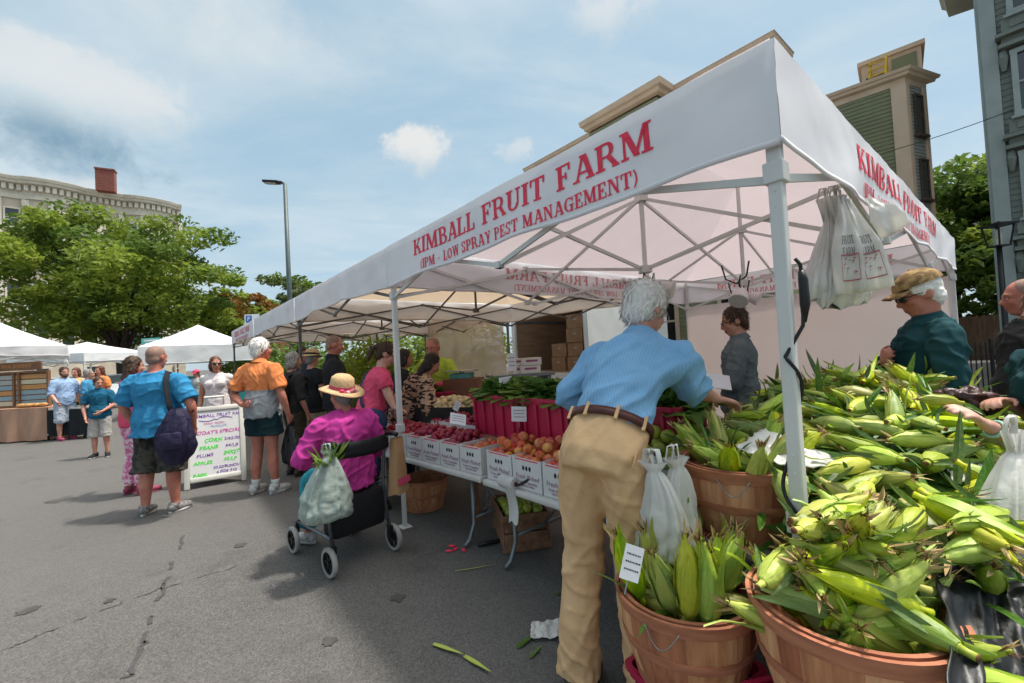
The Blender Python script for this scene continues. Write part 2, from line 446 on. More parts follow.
def person(label, loc, rz, H=1.75, sp=None, vox=.011, category='person'):
    sp = sp or {}
    root = empty('person', loc, label, category, sp.get('group'), rz)
    J = skeleton(sp); S = H / 1.75
    skin = SKIN[sp.get('skin', 'fair')]
    HF = head_frame(J, sp)
    def fin(name, me, mats, par=None):
        me.transform(MX.Scale(S, 4)); return link(name, me, mats, par or root)
    # ---- the body: one continuous skin
    mb = MB(); torso(mb, J, 0, sp)
    mb.tube([J['neck'] - (J['chest'] - J['neck']).normalized() * -.03, J['neck'], HF @ V((0, -.018, -.06)), HF @ V((0, -.012, -.01))], [.062, .055, .052, .05], seg=14)
    head_shapes(mb, HF)
    fat = sp.get('limb', 1.0)
    for k in 'RL':
        arm(mb, J, k, 0, fat=fat); leg(mb, J, k, 0, fat=fat)
        hs = sp.get('hand' + k)
        d = (J['wr' + k] - J['el' + k]).normalized()
        if hs is None: hs = (d, (-1 if k == 'R' else 1, .15, 0), .55)
        hand(mb, J['wr' + k], hs[0] or d, hs[1], k, curl=hs[2])
        an = J['an' + k]; f = MX.Rotation(R(sp.get('foot' + k, 0)), 3, 'Z')
        mb.tube([an + V((0, 0, .02)), an + f @ V((0, .0, -.04)), an + f @ V((0, .09, -.055)), an + f @ V((0, .16, -.062))], [.034, .032, .030, .018], seg=10)
    me = remeshed(mb, vox, 3, .45)
    inv = HF.inverted(); mi = [0] * len(me.polygons)
    for f in me.polygons:
        p = inv @ f.center
        if abs(p.x) < .024 and .078 < p.y < .12 and -.076 < p.z < -.053: mi[f.index] = 1
        elif .05 < p.y and .016 < abs(p.x) < .052 and .026 < p.z < .038: mi[f.index] = 2
    for q in (skin, LIP, BROW if sp.get('hair', ('short', 'brown'))[1] != 'white' else HAIR['grey']): me.materials.append(q)
    me.polygons.foreach_set('material_index', mi)
    me.transform(MX.Scale(S, 4)); link('body', me, [], root)
    if not sp.get('noeyes'):
        for s in (-1, 1):
            e = MB(); q = HF.to_3x3(); e.ball(HF @ V((s * .031, .0745, .010)), .0115, seg=10, rings=7); e.ball(HF @ V((s * .031, .0815, .010)), (.0058, .0052, .0058), rot=q, seg=8, rings=6, mi=1)
            fin('eye', e.mesh('eye', [], True), [EYE_W, EYE_D])
    # ---- hair
    hk = sp.get('hair', ('short', 'brown'))
    if hk:
        hb = MB(); hair_shapes(hb, HF, hk[0])
        rough = .006 if hk[0] == 'full' else .009
        hm = remeshed(hb, max(.006, vox * .8), 2, .4, disp=lambda p, n: rough * (noise.noise(p * 34) * .7 + noise.noise(p * 80) * .5)) if hk[0] != 'crop' else remeshed(hb, .009, 2, .4)
        if hk[0] != 'crop':
            st = strands(hm, HF, sp.get('strands', 160), sp.get('strand_len', .035), .0011 if vox < .009 else .0025)
            lk = strands(hm, HF, sp.get('locks', 340 if vox < .0095 else 120), .050, .0042, .22, seed=5); o_ = len(st.v); st.v += lk.v; st.f += [tuple(i + o_ for i in f) for f in lk.f]; st.m += lk.m
            hm.transform(MX.Scale(S, 4)); o = link('hair', hm, HAIR[hk[1]], root)
            fin('strands', st.mesh('hair', [], True), HAIR[hk[1]], o)
        else: fin('hair', hm, HAIR[hk[1]])
    if sp.get('beard'):
        bb = MB(); q = HF.to_3x3()
        bb.ball(HF @ V((0, .048, -.088)), (.048, .046, .036), rot=q); bb.tube([HF @ V((-.066, .0, -.03)), HF @ V((-.052, .04, -.075)), HF @ V((0, .082, -.098)), HF @ V((.052, .04, -.075)), HF @ V((.066, .0, -.03))], [.012, .018, .016, .018, .012])
        fin('beard', remeshed(bb, .009, 1, .4), HAIR[sp['beard']])
    # ---- clothes
    t = sp.get('top')
    if t:
        tb = MB(); torso(tb, J, t.get('off', .014), sp, lo=t.get('hem', .88), lowx=t.get('lowx', .020))
        if t.get('flare'):
            z0 = t.get('hem', .88); p = V(J['pel']); p.z = z0
            tb.tube([p, p.lerp(J['chest'], .5)], [(.168 * sp.get('wide', 1) + t['flare'], .125 * sp.get('deep', 1) + t['flare'] + sp.get('belly', 0) * .4), (.15 * sp.get('wide', 1) + .01, .11 * sp.get('deep', 1) + .01)], seg=20, up=(0, 1, 0))
        sl = t.get('sleeve', .42)
        if sl:
            for k in 'RL': arm(tb, J, k, .012, fr=sl, flare=t.get('cuff', .012 if sl < .6 else .004), fat=fat * t.get('arm', 1.08))
        tm = remeshed(tb, max(vox, t.get('vox', 0)), t.get('smooth', 4), .5, disp=wrinkle(t.get('w', .007), t.get('ws', 1.0), t.get('seed', 1.7)))
        if t.get('stripe'):
            mi = [0] * len(tm.polygons)
            for f in tm.polygons:
                c = f.center
                for z0, z1, idx in t['stripe']:
                    if z0 < c.z < z1: mi[f.index] = idx
            for q in t['mats']: tm.materials.append(q)
            tm.polygons.foreach_set('material_index', mi); tm.transform(MX.Scale(S, 4)); link(t.get('name', 'shirt'), tm, [], root)
        else: fin(t.get('name', 'shirt'), tm, t['mat'])
        if t.get('collar'):
            cb = MB(); n_ = J['neck']; a = (J['head'] - J['neck']).normalized(); c = n_ + a * .022
            cb.tube([c - a * .03, c + a * .012, c + a * .03], [(.078, .076), (.068, .066), (.064, .062)], seg=18, cap=False, up=(0, 1, 0)); cb.tube([c + a * .03, c + a * .01, c - a * .02], [(.066, .064), (.076, .075), (.086, .088)], seg=18, cap=False, up=(0, 1, 0))
            fin('collar', cb.mesh('collar', [], True), t['mat'] if 'mat' in t else t['mats'][0])
    b = sp.get('bottom')
    if b:
        bb = MB(); top = J['pel'] + (J['chest'] - J['pel']).normalized() * b.get('rise', .055)
        lat = (J['hipR'] - J['hipL']).normalized(); upn = (J['chest'] - J['pel']).normalized(); fwd = upn.cross(lat)
        w = sp.get('wide', 1); d = sp.get('deep', 1); bel = sp.get('belly', 0)
        bb.tube([J['pel'] - upn * .12, J['pel'] - upn * .06, J['pel'], top], [(.145 * w, .105 * d), (.168 * w + .012, .126 * d + .012), (.168 * w + .012, .124 * d + .012 + bel * .1), (.156 * w + .012, .114 * d + .012 + bel * .2)], seg=22, up=[fwd] * 4)
        for k in 'RL': leg(bb, J, k, .014, zend=b.get('len', .97), minr=b.get('minr', .062), fat=b.get('fat', 1.03), flare=b.get('flare', 0))
        if b.get('skirt'): bb.tube([J['pel'] + upn * .05, V((0, 0, b['skirt']))], [(.17, .13), (.22, .2)], seg=20, up=(0, 1, 0))
        bm_ = remeshed(bb, max(vox, b.get('vox', 0)), 4, .5, disp=b.get('disp') or wrinkle(b.get('w', .008), b.get('ws', .9), b.get('seed', 4.1), (1, 1, .7)))
        fin(b.get('name', 'trousers'), bm_, b['mat'])
    s = sp.get('shoe')
    if s:
        for k in 'RL': fin('shoe', shoe_mesh(J, k, sp.get('foot' + k, 0), s.get('big', 1.05), s.get('sole', .025)).mesh('shoe', [], True), [s['mat'], s.get('solemat', s['mat'])])
    if sp.get('sock'):
        for k in 'RL':
            kb = MB(); a, kn = J['an' + k], J['kn' + k]; kb.tube([a - V((0, 0, .03)), a.lerp(kn, .12), a.lerp(kn, sp.get('sock_h', .22))], [.045, .041, .047], seg=14)
            fin('sock', kb.mesh('sock', [], True), sp['sock'])
    root['_S'] = S
    return root, J, HF, fin
def wp(root, p):
    """local joint (1.75 m body) -> world"""
    return root_matrix(root) @ (V(p) * root['_S'])
SKY_STR=.094; SUN_STR=2.8; SUN_ANG=4.0; EXPOSURE=.68
SKY_HAZE=(3.1,4.5,5.3); SKY_VEIL=(4.7,5.35,5.65); CLOUD_TOP=(5.6,5.6,5.5); CLOUD_LOW=(3.9,4.6,5.0); CLOUD_DARK=(1.0,1.95,2.8); SUN_FILL_GLOW=(32,31,29)
CLOUDS=[(80,88,.22,.065,.0,.8,(4,1,2),6,.6,'lit'),(45,140,.26,.06,-.1,1.0,(1,2,3),5,.8,'dark'),(30,190,.20,.04,.1,.9,(2,7,3),6,.5,'lit'),(415,148,.125,.062,.15,.8,(7,2,9),9,.9,'lit'),(510,152,.07,.028,.1,.8,(1,8,4),11,.5,'lit'),(600,15,.20,.06,.1,1.0,(5,5,1),5,.6,'lit'),(230,30,.4,.11,.0,1.3,(8,5,1),3,.55,'lit')]
# ------------------------------------------------------------------ light, sky
SUN_D = V((.38, .06, 1)).normalized()                   # towards the sun
el = math.asin(SUN_D.z); az = math.atan2(SUN_D.x, SUN_D.y)
w = bpy.data.worlds.new('World'); scene.world = w; w.use_nodes = True
nt = w.node_tree; L = nt.links.new; bg = nt.nodes['Background']
sky = _n(nt, 'ShaderNodeTexSky', sky_type='NISHITA', sun_disc=False, sun_elevation=el, sun_rotation=az, air_density=1.0, dust_density=1.6, ozone_density=1.2)
tc = _n(nt, 'ShaderNodeTexCoord')
sep = _n(nt, 'ShaderNodeSeparateXYZ'); L(tc.outputs['Generated'], sep.inputs[0])
def math_(op, a, b=None, c=None, clamp=False):
    q = _n(nt, 'ShaderNodeMath', operation=op, use_clamp=clamp)
    for i, x in enumerate((a, b, c)):
        if x is None: continue
        if isinstance(x, (int, float)): q.inputs[i].default_value = x
        else: L(x, q.inputs[i])
    return q.outputs[0]
zc = math_('MAXIMUM', sep.outputs['Z'], .03)
zz = math_('ADD', zc, .12)
cmb = _n(nt, 'ShaderNodeCombineXYZ'); L(math_('DIVIDE', sep.outputs['X'], zz), cmb.inputs[0]); L(math_('DIVIDE', sep.outputs['Y'], zz), cmb.inputs[1])
def noise_(vec, scale, detail, rough=.55, dist=0.0, off=(0, 0, 0), st=(1, 1, 1)):
    mp = _n(nt, 'ShaderNodeMapping'); mp.inputs['Location'].default_value = off; mp.inputs['Scale'].default_value = st; L(vec, mp.inputs['Vector'])
    q = _n(nt, 'ShaderNodeTexNoise'); q.inputs['Scale'].default_value = scale; q.inputs['Detail'].default_value = detail
    q.inputs['Roughness'].default_value = rough; q.inputs['Distortion'].default_value = dist; L(mp.outputs[0], q.inputs['Vector']); return q.outputs['Fac']
def ramp_(f, lo, hi):
    q = _n(nt, 'ShaderNodeMapRange'); q.interpolation_type = 'SMOOTHSTEP'; q.inputs['From Min'].default_value = lo; q.inputs['From Max'].default_value = hi; L(f, q.inputs['Value']); return q.outputs[0]
def mixc(f, a, b):
    q = _n(nt, 'ShaderNodeMix', data_type='RGBA')
    if isinstance(f, float): q.inputs[0].default_value = f
    else: L(f, q.inputs[0])
    for i, x in ((6, a), (7, b)):
        if isinstance(x, tuple): q.inputs[i].default_value = (*x, 1)
        else: L(x, q.inputs[i])
    return q.outputs[2]
# a high thin veil, streaky
veil = ramp_(noise_(cmb.outputs[0], .9, 6, .58, .6, (3.1, 1.4, 0), (1, 1.7, 1)), .28, .78)
fine = ramp_(noise_(cmb.outputs[0], 3.2, 6, .6, .4, (.3, 5.4, 0), (1, 1.4, 1)), .35, .8)
veil = math_('ADD', math_('MULTIPLY', veil, .72), math_('MULTIPLY', fine, .16), clamp=True)
col = mixc(.68, sky.outputs[0], SKY_HAZE)
col = mixc(veil, col, SKY_VEIL)
# cumulus banks: each a soft patch of the sky filled with broken noise
def puff(px, py, rx, ry, lo, hi, seed, scale, amt, edge=.55):
    d = ray(px, py).normalized(); az_, el_ = math.atan2(d.x, d.y), math.asin(d.z)
    A = math_('ARCTAN2', sep.outputs['X'], sep.outputs['Y']); E_ = math_('ARCSINE', sep.outputs['Z'])
    a = math_('DIVIDE', math_('SUBTRACT', A, az_), rx); e = math_('DIVIDE', math_('SUBTRACT', E_, el_), ry)
    rr = math_('SQRT', math_('ADD', math_('MULTIPLY', a, a), math_('MULTIPLY', e, e)))
    n1 = noise_(tc.outputs['Generated'], scale, 8, .6, .25, seed)
    n2 = noise_(tc.outputs['Generated'], scale * 3.1, 8, .62, .3, (seed[1], seed[2], seed[0]))
    g = math_('ADD', math_('MULTIPLY', math_('SUBTRACT', n1, .5), 2.6), math_('MULTIPLY', math_('SUBTRACT', n2, .5), 1.5))
    f = math_('SUBTRACT', math_('ADD', g, .75), math_('MULTIPLY', math_('MULTIPLY', rr, rr), .8))
    return math_('MULTIPLY', ramp_(f, lo, hi), amt), math_('ADD', e, math_('MULTIPLY', g, .35))
for px, py, rx, ry, lo, hi, seed, sc, amt, kind in CLOUDS:
    f, e = puff(px, py, rx, ry, lo, hi, seed, sc, amt)
    body = mixc(ramp_(e, -.75, .25), CLOUD_LOW, CLOUD_TOP)
    if kind == 'dark': body = mixc(ramp_(e, .1, 1.4), CLOUD_DARK, CLOUD_LOW)
    col = mixc(f, col, body)
# bright glow round the sun, added out of view to lift the diffuse light
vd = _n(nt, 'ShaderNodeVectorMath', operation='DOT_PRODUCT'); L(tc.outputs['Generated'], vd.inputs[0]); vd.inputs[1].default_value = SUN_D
col = mixc(math_('MULTIPLY', ramp_(vd.outputs['Value'], .76, .99), .9), col, SUN_FILL_GLOW)
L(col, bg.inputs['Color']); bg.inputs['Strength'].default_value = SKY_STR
ld = bpy.data.lights.new('sun', 'SUN'); ld.energy = SUN_STR; ld.angle = R(SUN_ANG); ld.color = (1, .95, .87)
lo_ = bpy.data.objects.new('sun', ld); COL.objects.link(lo_)
lo_.rotation_euler = (-SUN_D).to_track_quat('-Z', 'Y').to_euler()
scene.view_settings.view_transform = 'Standard'; scene.view_settings.look = 'None'; scene.view_settings.gamma = 1; scene.view_settings.use_curve_mapping = False
scene.view_settings.exposure = EXPOSURE
scene.cycles.max_bounces = 7; scene.cycles.diffuse_bounces = 4; scene.cycles.transparent_max_bounces = 12
scene.cycles.use_adaptive_sampling = True; scene.cycles.adaptive_threshold = .02
scene.cycles.use_denoising = True

# ------------------------------------------------------------------ ground
def asphalt():
    mt = bpy.data.materials.new('asphalt'); mt.use_nodes = True; n = mt.node_tree; b = n.nodes['Principled BSDF']; K = n.links.new
    t = _n(n, 'ShaderNodeTexCoord')
    def nz(s, d, off=0.0, r=.55):
        mp = _n(n, 'ShaderNodeMapping'); mp.inputs['Location'].default_value = (off, off * .7, 0); K(t.outputs['Object'], mp.inputs[0])
        q = _n(n, 'ShaderNodeTexNoise'); q.inputs['Scale'].default_value = s; q.inputs['Detail'].default_value = d; q.inputs['Roughness'].default_value = r; K(mp.outputs[0], q.inputs['Vector']); return q.outputs['Fac']
    def rmp(f, p, c):
        q = _n(n, 'ShaderNodeValToRGB'); e = q.color_ramp.elements
        e[0].position, e[1].position = p[0], p[-1]; e[0].color = (*c[0], 1); e[1].color = (*c[-1], 1)
        K(f, q.inputs[0]); return q.outputs[0]
    def mix(f, a, c, bt='MIX'):
        q = _n(n, 'ShaderNodeMix', data_type='RGBA', blend_type=bt)
        if isinstance(f, float): q.inputs[0].default_value = f
        else: K(f, q.inputs[0])
        for i, x in ((6, a), (7, c)):
            if isinstance(x, tuple): q.inputs[i].default_value = (*x, 1)
            else: K(x, q.inputs[i])
        return q.outputs[2]
    g = lambda v: (v * 1.04, v * .985, v * .93)
    base = rmp(nz(.55, 6, 3), (.3, .7), (g(.072), g(.104)))
    base = mix(.55, base, rmp(nz(6, 5, 8), (.3, .72), (g(.068), g(.108))))
    # aggregate: pale and dark chips
    vo = _n(n, 'ShaderNodeTexVoronoi'); vo.inputs['Scale'].default_value = 150; K(t.outputs['Object'], vo.inputs['Vector'])
    chip = rmp(vo.outputs['Color'], (.15, .95), (g(.035), g(.23)))
    base = mix(.42, base, chip)
    vp = _n(n, 'ShaderNodeTexVoronoi'); vp.inputs['Scale'].default_value = 42; K(t.outputs['Object'], vp.inputs['Vector'])
    pale = rmp(vp.outputs['Distance'], (.06, .13), ((1, 1, 1), (0, 0, 0)))
    sel = rmp(nz(30, 2, 5), (.56, .60), ((0, 0, 0), (1, 1, 1)))
    base = mix(mix(1.0, pale, sel, 'MULTIPLY'), base, g(.34))
    big = rmp(nz(.16, 3, 40), (.40, .62), ((0, 0, 0), (.45, .45, .45))); base = mix(big, base, g(.118))
    st = rmp(nz(1.7, 7, 21, .7), (.56, .74), ((0, 0, 0), (.65, .65, .65)))
    base = mix(st, base, (.052, .047, .044))
    K(base, b.inputs['Base Color']); b.inputs['Roughness'].default_value = .88; b.inputs['Specular IOR Level'].default_value = .25
    bp = _n(n, 'ShaderNodeBump'); bp.inputs['Strength'].default_value = .55; bp.inputs['Distance'].default_value = .006
    K(nz(110, 4, 2, .7), bp.inputs['Height']); K(bp.outputs[0], b.inputs['Normal'])
    return mt
ASPH = asphalt()
mb = MB()
ext = [-400, -120, -40, -15, -6, 0, 6, 15, 40, 120, 400]
vs = [(x, y, 0) for y in ext for x in ext]; n_ = len(ext)
mb.add(vs, [(j * n_ + i, j * n_ + i + 1, (j + 1) * n_ + i + 1, (j + 1) * n_ + i) for j in range(n_ - 1) for i in range(n_ - 1)])
tag(mb.build('parking_lot', ASPH), kind='structure')
TAR = mat('tar_seal', (.056, .053, .050), (.072, .069, .066), scale=30, rough=.6, bump=.3)
def sealed_crack(name, pix, wd, seed, gaps):
    rnd = random.Random(seed); pts = []
    P_ = [gnd(*q) for q in pix]
    for a, b in zip(P_, P_[1:]):
        for i in range(14): pts.append(a.lerp(b, i / 14) + V((rnd.gauss(0, .012), rnd.gauss(0, .012), 0)))
    m = MB()
    for i, (a, b) in enumerate(zip(pts, pts[1:])):
        if noise.noise(V((i * .23, seed, 0))) < gaps: continue
        t = (b - a).normalized(); s = V((-t.y, t.x, 0)); w0 = wd * (.6 + .8 * abs(noise.noise(V((i * .4, seed + 5, 0))))); w1 = wd * (.6 + .8 * abs(noise.noise(V(((i + 1) * .4, seed + 5, 0)))))
        m.add([a - s * w0 + V((0, 0, .004)), a + s * w0 + V((0, 0, .004)), b + s * w1 + V((0, 0, .004)), b - s * w1 + V((0, 0, .004))], [(0, 3, 2, 1)])
    tag(m.build(name, TAR), kind='structure')
sealed_crack('pavement_crack', [(183, 536), (168, 580), (150, 620), (128, 683)], .015, 3, -.02)
sealed_crack('pavement_crack', [(0, 652), (60, 628), (130, 600), (190, 580), (240, 566)], .0045, 9, -.12)

# ------------------------------------------------------------------ leaves and trees
def leafmat(name, c, c2, tr=.35):
    m = mat(name, c, c2, scale=.55, rough=.55, trans=tr, spec=.3, detail=3, lo=.38, hi=.62)
    return m
BARK = mat('bark', (.075, .055, .042), (.03, .023, .018), scale=6, stretch=(4, 4, .7), rough=.95, bump=.8, bscale=9, bdist=.05)
LEAF_A = leafmat('leaf_green', (.27, .33, .045), (.18, .26, .034), .50); LEAF_B = leafmat('leaf_dark', (.13, .20, .032), (.085, .145, .024), .45)
LEAF_C = leafmat('leaf_pale', (.130, .160, .045), (.070, .105, .030)); LEAF_D = leafmat('leaf_turning', (.26, .105, .022), (.11, .105, .02))
def spray(mb, c, rad, n, size, rnd, mi=0, flat=.55, droop=.25):
    for _ in range(n):
        while True:
            o = V((rnd.uniform(-1, 1), rnd.uniform(-1, 1), rnd.uniform(-1, 1)))
            if .25 < o.length < 1: break
        p = c + V((o.x * rad, o.y * rad, o.z * rad * flat - droop * rad * (o.x * o.x + o.y * o.y) * .6))
        s = size * rnd.uniform(.55, 1.3)
        a = V((rnd.gauss(0, 1), rnd.gauss(0, 1), rnd.gauss(0, .6))).normalized(); b = a.cross(V((rnd.gauss(0, 1), rnd.gauss(0, 1), .8))).normalized()
        a *= s; b *= s * .42; k = V((0, 0, -s * .25))
        mb.add([p - a, p + b, p + a + k, p - b], [(0, 1, 2, 3)], mi)
def tree(name, label, base, height, rad, seed, mats, nclump=90, nleaf=150, size=.26, trunk=.32, fork=.28, group=None, crown_lo=.25, flat=.5, mix2=.15, clump=.2):
    rnd = random.Random(seed); base = V(base)
    root = empty(name, base, label, 'tree', group)
    tb = MB(); cr = MB()
    z1 = height * fork; bend = V((rnd.uniform(-.3, .3), rnd.uniform(-.3, .3), 0))
    top = V((0, 0, z1)) + bend
    tb.tube([V((0, 0, -.05)), V((0, 0, .25)), top * .5 + V((.05, 0, 0)), top], [trunk * 1.45, trunk * 1.05, trunk * .92, trunk * .85], seg=12)
    tips = []
    nl = 7
    for i in range(nl):
        a = 2 * math.pi * (i + rnd.random() * .6) / nl; u = rnd.uniform(.35, 1)
        end = V((math.cos(a) * rad * u * .8, math.sin(a) * rad * u * .8, height * (.95 - .38 * u * rnd.uniform(.6, 1.1))))
        mid = top.lerp(end, .5) + V((0, 0, height * .05)) + V((rnd.uniform(-.4, .4), rnd.uniform(-.4, .4), 0))
        tb.tube([top - V((0, 0, .3)), top.lerp(mid, .5), mid, mid.lerp(end, .55), end], [trunk * .6, trunk * .42, trunk * .27, trunk * .16, trunk * .05], seg=8)
        for j in range(4):
            q = [top.lerp(mid, .6), mid, mid.lerp(end, .4), end][j]; a2 = rnd.uniform(0, 6.28)
            e2 = q + V((math.cos(a2), math.sin(a2), rnd.uniform(-.1, .6))) * rad * rnd.uniform(.25, .45)
            tb.tube([q, q.lerp(e2, .5) + V((0, 0, .2)), e2], [trunk * .2, trunk * .11, trunk * .03], seg=6); tips.append(e2)
        tips.append(end)
    lo = height * crown_lo
    for i in range(nclump):
        if i < len(tips): c = tips[i] + V((rnd.gauss(0, .3), rnd.gauss(0, .3), .15))
        else:
            while True:
                o = V((rnd.uniform(-1, 1), rnd.uniform(-1, 1), rnd.uniform(-1, 1)))
                if .35 < o.length < 1: break
            zc_ = (lo + height) / 2
            c = V((o.x * rad, o.y * rad, zc_ + o.z * (height - lo) / 2)); c += V((noise.noise(c * .3), noise.noise(c * .3 + V((5, 5, 5))), 0)) * rad * .25
        r_ = rad * clump * rnd.uniform(.6, 1.25)
        spray(cr, c, r_, int(nleaf * rnd.uniform(.6, 1.3)), size, rnd, 1 if rnd.random() < mix2 and len(mats) > 1 else 0, flat)
    tb.build('trunk', BARK, root, True); cr.build('crown', mats, root)
    return root
# ------------------------------------------------------------------ market frame: corner N of the near tent, D along the row, S into the row
N0 = V((.898, 1.384, 0)); TH = .6907
D = V((-math.sin(TH), math.cos(TH), 0)); S_ = V((math.cos(TH), math.sin(TH), 0)); Z = V((0, 0, 1))
def uv(u, v, z=0.0): return N0 + D * u + S_ * v + Z * z
RZ_D = TH                                                # turns local +Y onto D, local +X onto S

# ------------------------------------------------------------------ buildings
OLIVE = mat('olive_clapboard', (.235, .235, .135), (.205, .205, .118), scale=1.5, rough=.75, bump=.2, bscale=30)
GREYC = mat('grey_clapboard', (.36, .37, .33), (.31, .32, .29), scale=1.5, rough=.75, bump=.2, bscale=30)
TAN = mat('tan_trim', (.66, .49, .35), (.58, .43, .31), scale=2, rough=.6)
SAGE = mat('sage_paint', (.20, .225, .20), (.165, .19, .17), scale=1.2, rough=.65, bump=.15, bscale=25)
SAGE_L = mat('pale_sage_trim', (.33, .37, .36), (.28, .32, .31), scale=2, rough=.6); MAROON = mat('maroon_trim', (.16, .05, .05), rough=.6)
CREAM = mat('cream_stone', (.62, .54, .43), (.50, .43, .34), scale=.8, rough=.85, bump=.3, bscale=8); CREAM_L = mat('cream_trim', (.76, .70, .58), (.66, .60, .49), scale=1.5, rough=.75)
BRICK = bpy.data.materials.new('red_brick'); BRICK.use_nodes = True
def brickmat(mt, a, b, mo, sc):
    n = mt.node_tree; p = n.nodes['Principled BSDF']; t = _n(n, 'ShaderNodeTexCoord'); k = _n(n, 'ShaderNodeTexBrick'); k.inputs['Scale'].default_value = sc
    k.inputs['Color1'].default_value = (*a, 1); k.inputs['Color2'].default_value = (*b, 1); k.inputs['Mortar'].default_value = (*mo, 1)
    mp = _n(n, 'ShaderNodeMapping'); mp.inputs['Rotation'].default_value = (R(90), 0, 0)
    n.links.new(t.outputs['Object'], mp.inputs[0]); n.links.new(mp.outputs[0], k.inputs['Vector']); n.links.new(k.outputs['Color'], p.inputs['Base Color']); p.inputs['Roughness'].default_value = .9
brickmat(BRICK, (.25, .055, .04), (.17, .04, .032), (.24, .15, .12), 1.3)
GLASS = mat('window_glass', (.035, .045, .05), (.02, .026, .03), scale=.7, rough=.06, spec=.9); DARKW = mat('dark_pane', (.02, .022, .024), rough=.12, spec=.6)
WHITE_T = mat('white_sash', (.55, .55, .52), rough=.5); ROOFM = mat('flat_roof', (.12, .11, .10), rough=.9); BROWN_T = mat('brown_sash', (.10, .065, .045), rough=.6)

def clapboards(mb, p0, p1, z0, z1, out, h=.13, mi=0):
    """lapped boards as one sheet on the wall face p0-p1 (out = outward normal)"""
    n = int((z1 - z0) / h); vs = []; fs = []
    for i in range(n + 1):
        z = z0 + i * (z1 - z0) / n
        for o in ((.028, .006) if i < n else (.006,)):
            o_ = o if (o == .006 or i < n) else .006
        a = len(vs)
        if i < n:
            zt = z0 + (i + 1) * (z1 - z0) / n
            vs += [p0 + out * .03 + Z * z, p1 + out * .03 + Z * z, p1 + out * .008 + Z * zt, p0 + out * .008 + Z * zt, p0 + out * .008 + Z * z, p1 + out * .008 + Z * z]
            fs += [(a, a + 1, a + 2, a + 3), (a + 4, a + 5, a + 1, a)]
    mb.add(vs, fs, mi)
def window(root, c, right, out, w, h, sash, pane, frame=.09, bars=True, sill=True, depth=.09):
    f = MB(); q = lambda a, z, o: c + right * a + Z * z + out * o
    rot = MX((right, out, Z)).transposed()
    for a in (-1, 1): f.box(q(a * (w / 2 + frame / 2), 0, depth / 2), (frame, depth, h), rot=rot)
    f.box(q(0, h / 2 + frame / 2, depth / 2 + .003), (w + 2 * frame + .02, depth + .006, frame), rot=rot); f.box(q(0, -h / 2 - frame / 2, depth / 2 + .003), (w + 2 * frame + .02, depth + .006, frame), rot=rot)
    if bars: f.box(q(0, 0, depth * .42), (w, depth * .5, .06), rot=rot); 
    o = f.build('window', sash, root, world=True)
    p = MB(); p.box(q(0, 0, .03), (w, .02, h), rot=rot); p.build('pane', pane, o, world=True)
    if sill: s = MB(); s.box(q(0, -h / 2 - frame - .04, depth / 2 + .04), (w + 2 * frame + .12, depth + .10, .07), rot=rot); s.build('sill', sash, o, world=True)
    return o
def cornice(mb, pts, z, prof, closed=False, mi=0):
    """profile [(out, z)] swept along the wall-top line pts (outward to the left of travel reversed by caller)"""
    n = len(pts); rows = []
    for i, p in enumerate(pts):
        a = (pts[i] - pts[i - 1]).normalized() if i > 0 else (pts[1] - pts[0]).normalized()
        b = (pts[i + 1] - pts[i]).normalized() if i < n - 1 else a
        na = V((a.y, -a.x, 0)); nb = V((b.y, -b.x, 0)); m_ = (na + nb).normalized(); k = 1 / max(.4, m_.dot(na))
        rows.append([p + m_ * (o * k) + Z * (z + zz_) for o, zz_ in prof])
    vs = [q for r_ in rows for q in r_]; w_ = len(prof)
    fs = [(i * w_ + j, (i + 1) * w_ + j, (i + 1) * w_ + (j + 1) % w_, i * w_ + (j + 1) % w_) for i in range(n - 1) for j in range(w_)]
    fs += [tuple(range(w_)), tuple((n - 1) * w_ + j for j in range(w_ - 1, -1, -1))]
    mb.add(vs, fs, mi)

# olive building behind the tents: long face along D
VA = 10.5; pA = uv(0, VA); nA = S_
a1 = onplane(762, 34, pA, nA); a0 = onplane(535, 153, pA, nA); HA = (a1.z + a0.z) / 2 - .46
b1 = onplane(656, 82, pA - S_ * .9, nA); b0 = onplane(588, 112, pA - S_ * .9, nA)
oa = empty('apartment_house', V((a1.x, a1.y, 0)), 'olive clapboard building with deep tan cornice rising behind the fruit tents', 'building')
P0 = V((a0.x, a0.y, 0)); P1 = V((a1.x, a1.y, 0)); out = -S_
wall = MB(); clapboards(wall, P1, P0, 0, HA - .45, out)
for a, b in ((P1, P1 + S_ * 8), (P0 + S_ * 8, P0)): wall.quad(a, b, b + Z * (HA - .5), a + Z * (HA - .5))
wall.build('wall', OLIVE, oa, world=True)
rf = MB(); rf.add([P0 + Z * (HA - .1), P1 + Z * (HA - .1), P1 + S_ * 8 + Z * (HA - .1), P0 + S_ * 8 + Z * (HA - .1)], [(0, 1, 2, 3)]); ro = rf.build('roof', ROOFM, oa, world=True)
cn = MB(); PROF = [(0, -.50), (.05, -.50), (.06, -.26), (.28, -.22), (.30, -.14), (.36, -.11), (.38, -.02), (.40, 0), (0, 0)]
cornice(cn, [P1 + S_ * .5, P1, P0, P0 + S_ * 1][::-1] if False else [P0 + S_ * 1, P0, P1, P1 + S_ * 1], HA, PROF)
B0, B1 = V((b0.x, b0.y, 0)), V((b1.x, b1.y, 0)); hb = HA + .02
cornice(cn, [B0 + S_ * .9, B0 + S_ * .02, B1 + S_ * .02, B1 + S_ * .9], hb, [(0, -.34), (.12, -.30), (.14, -.2), (.22, -.16), (.25, 0), (0, 0)])
cn.quad(*[B0 + Z * (hb - .01), B1 + Z * (hb - .01), B1 + S_ * .9 + Z * (hb - .01), B0 + S_ * .9 + Z * (hb - .01)])
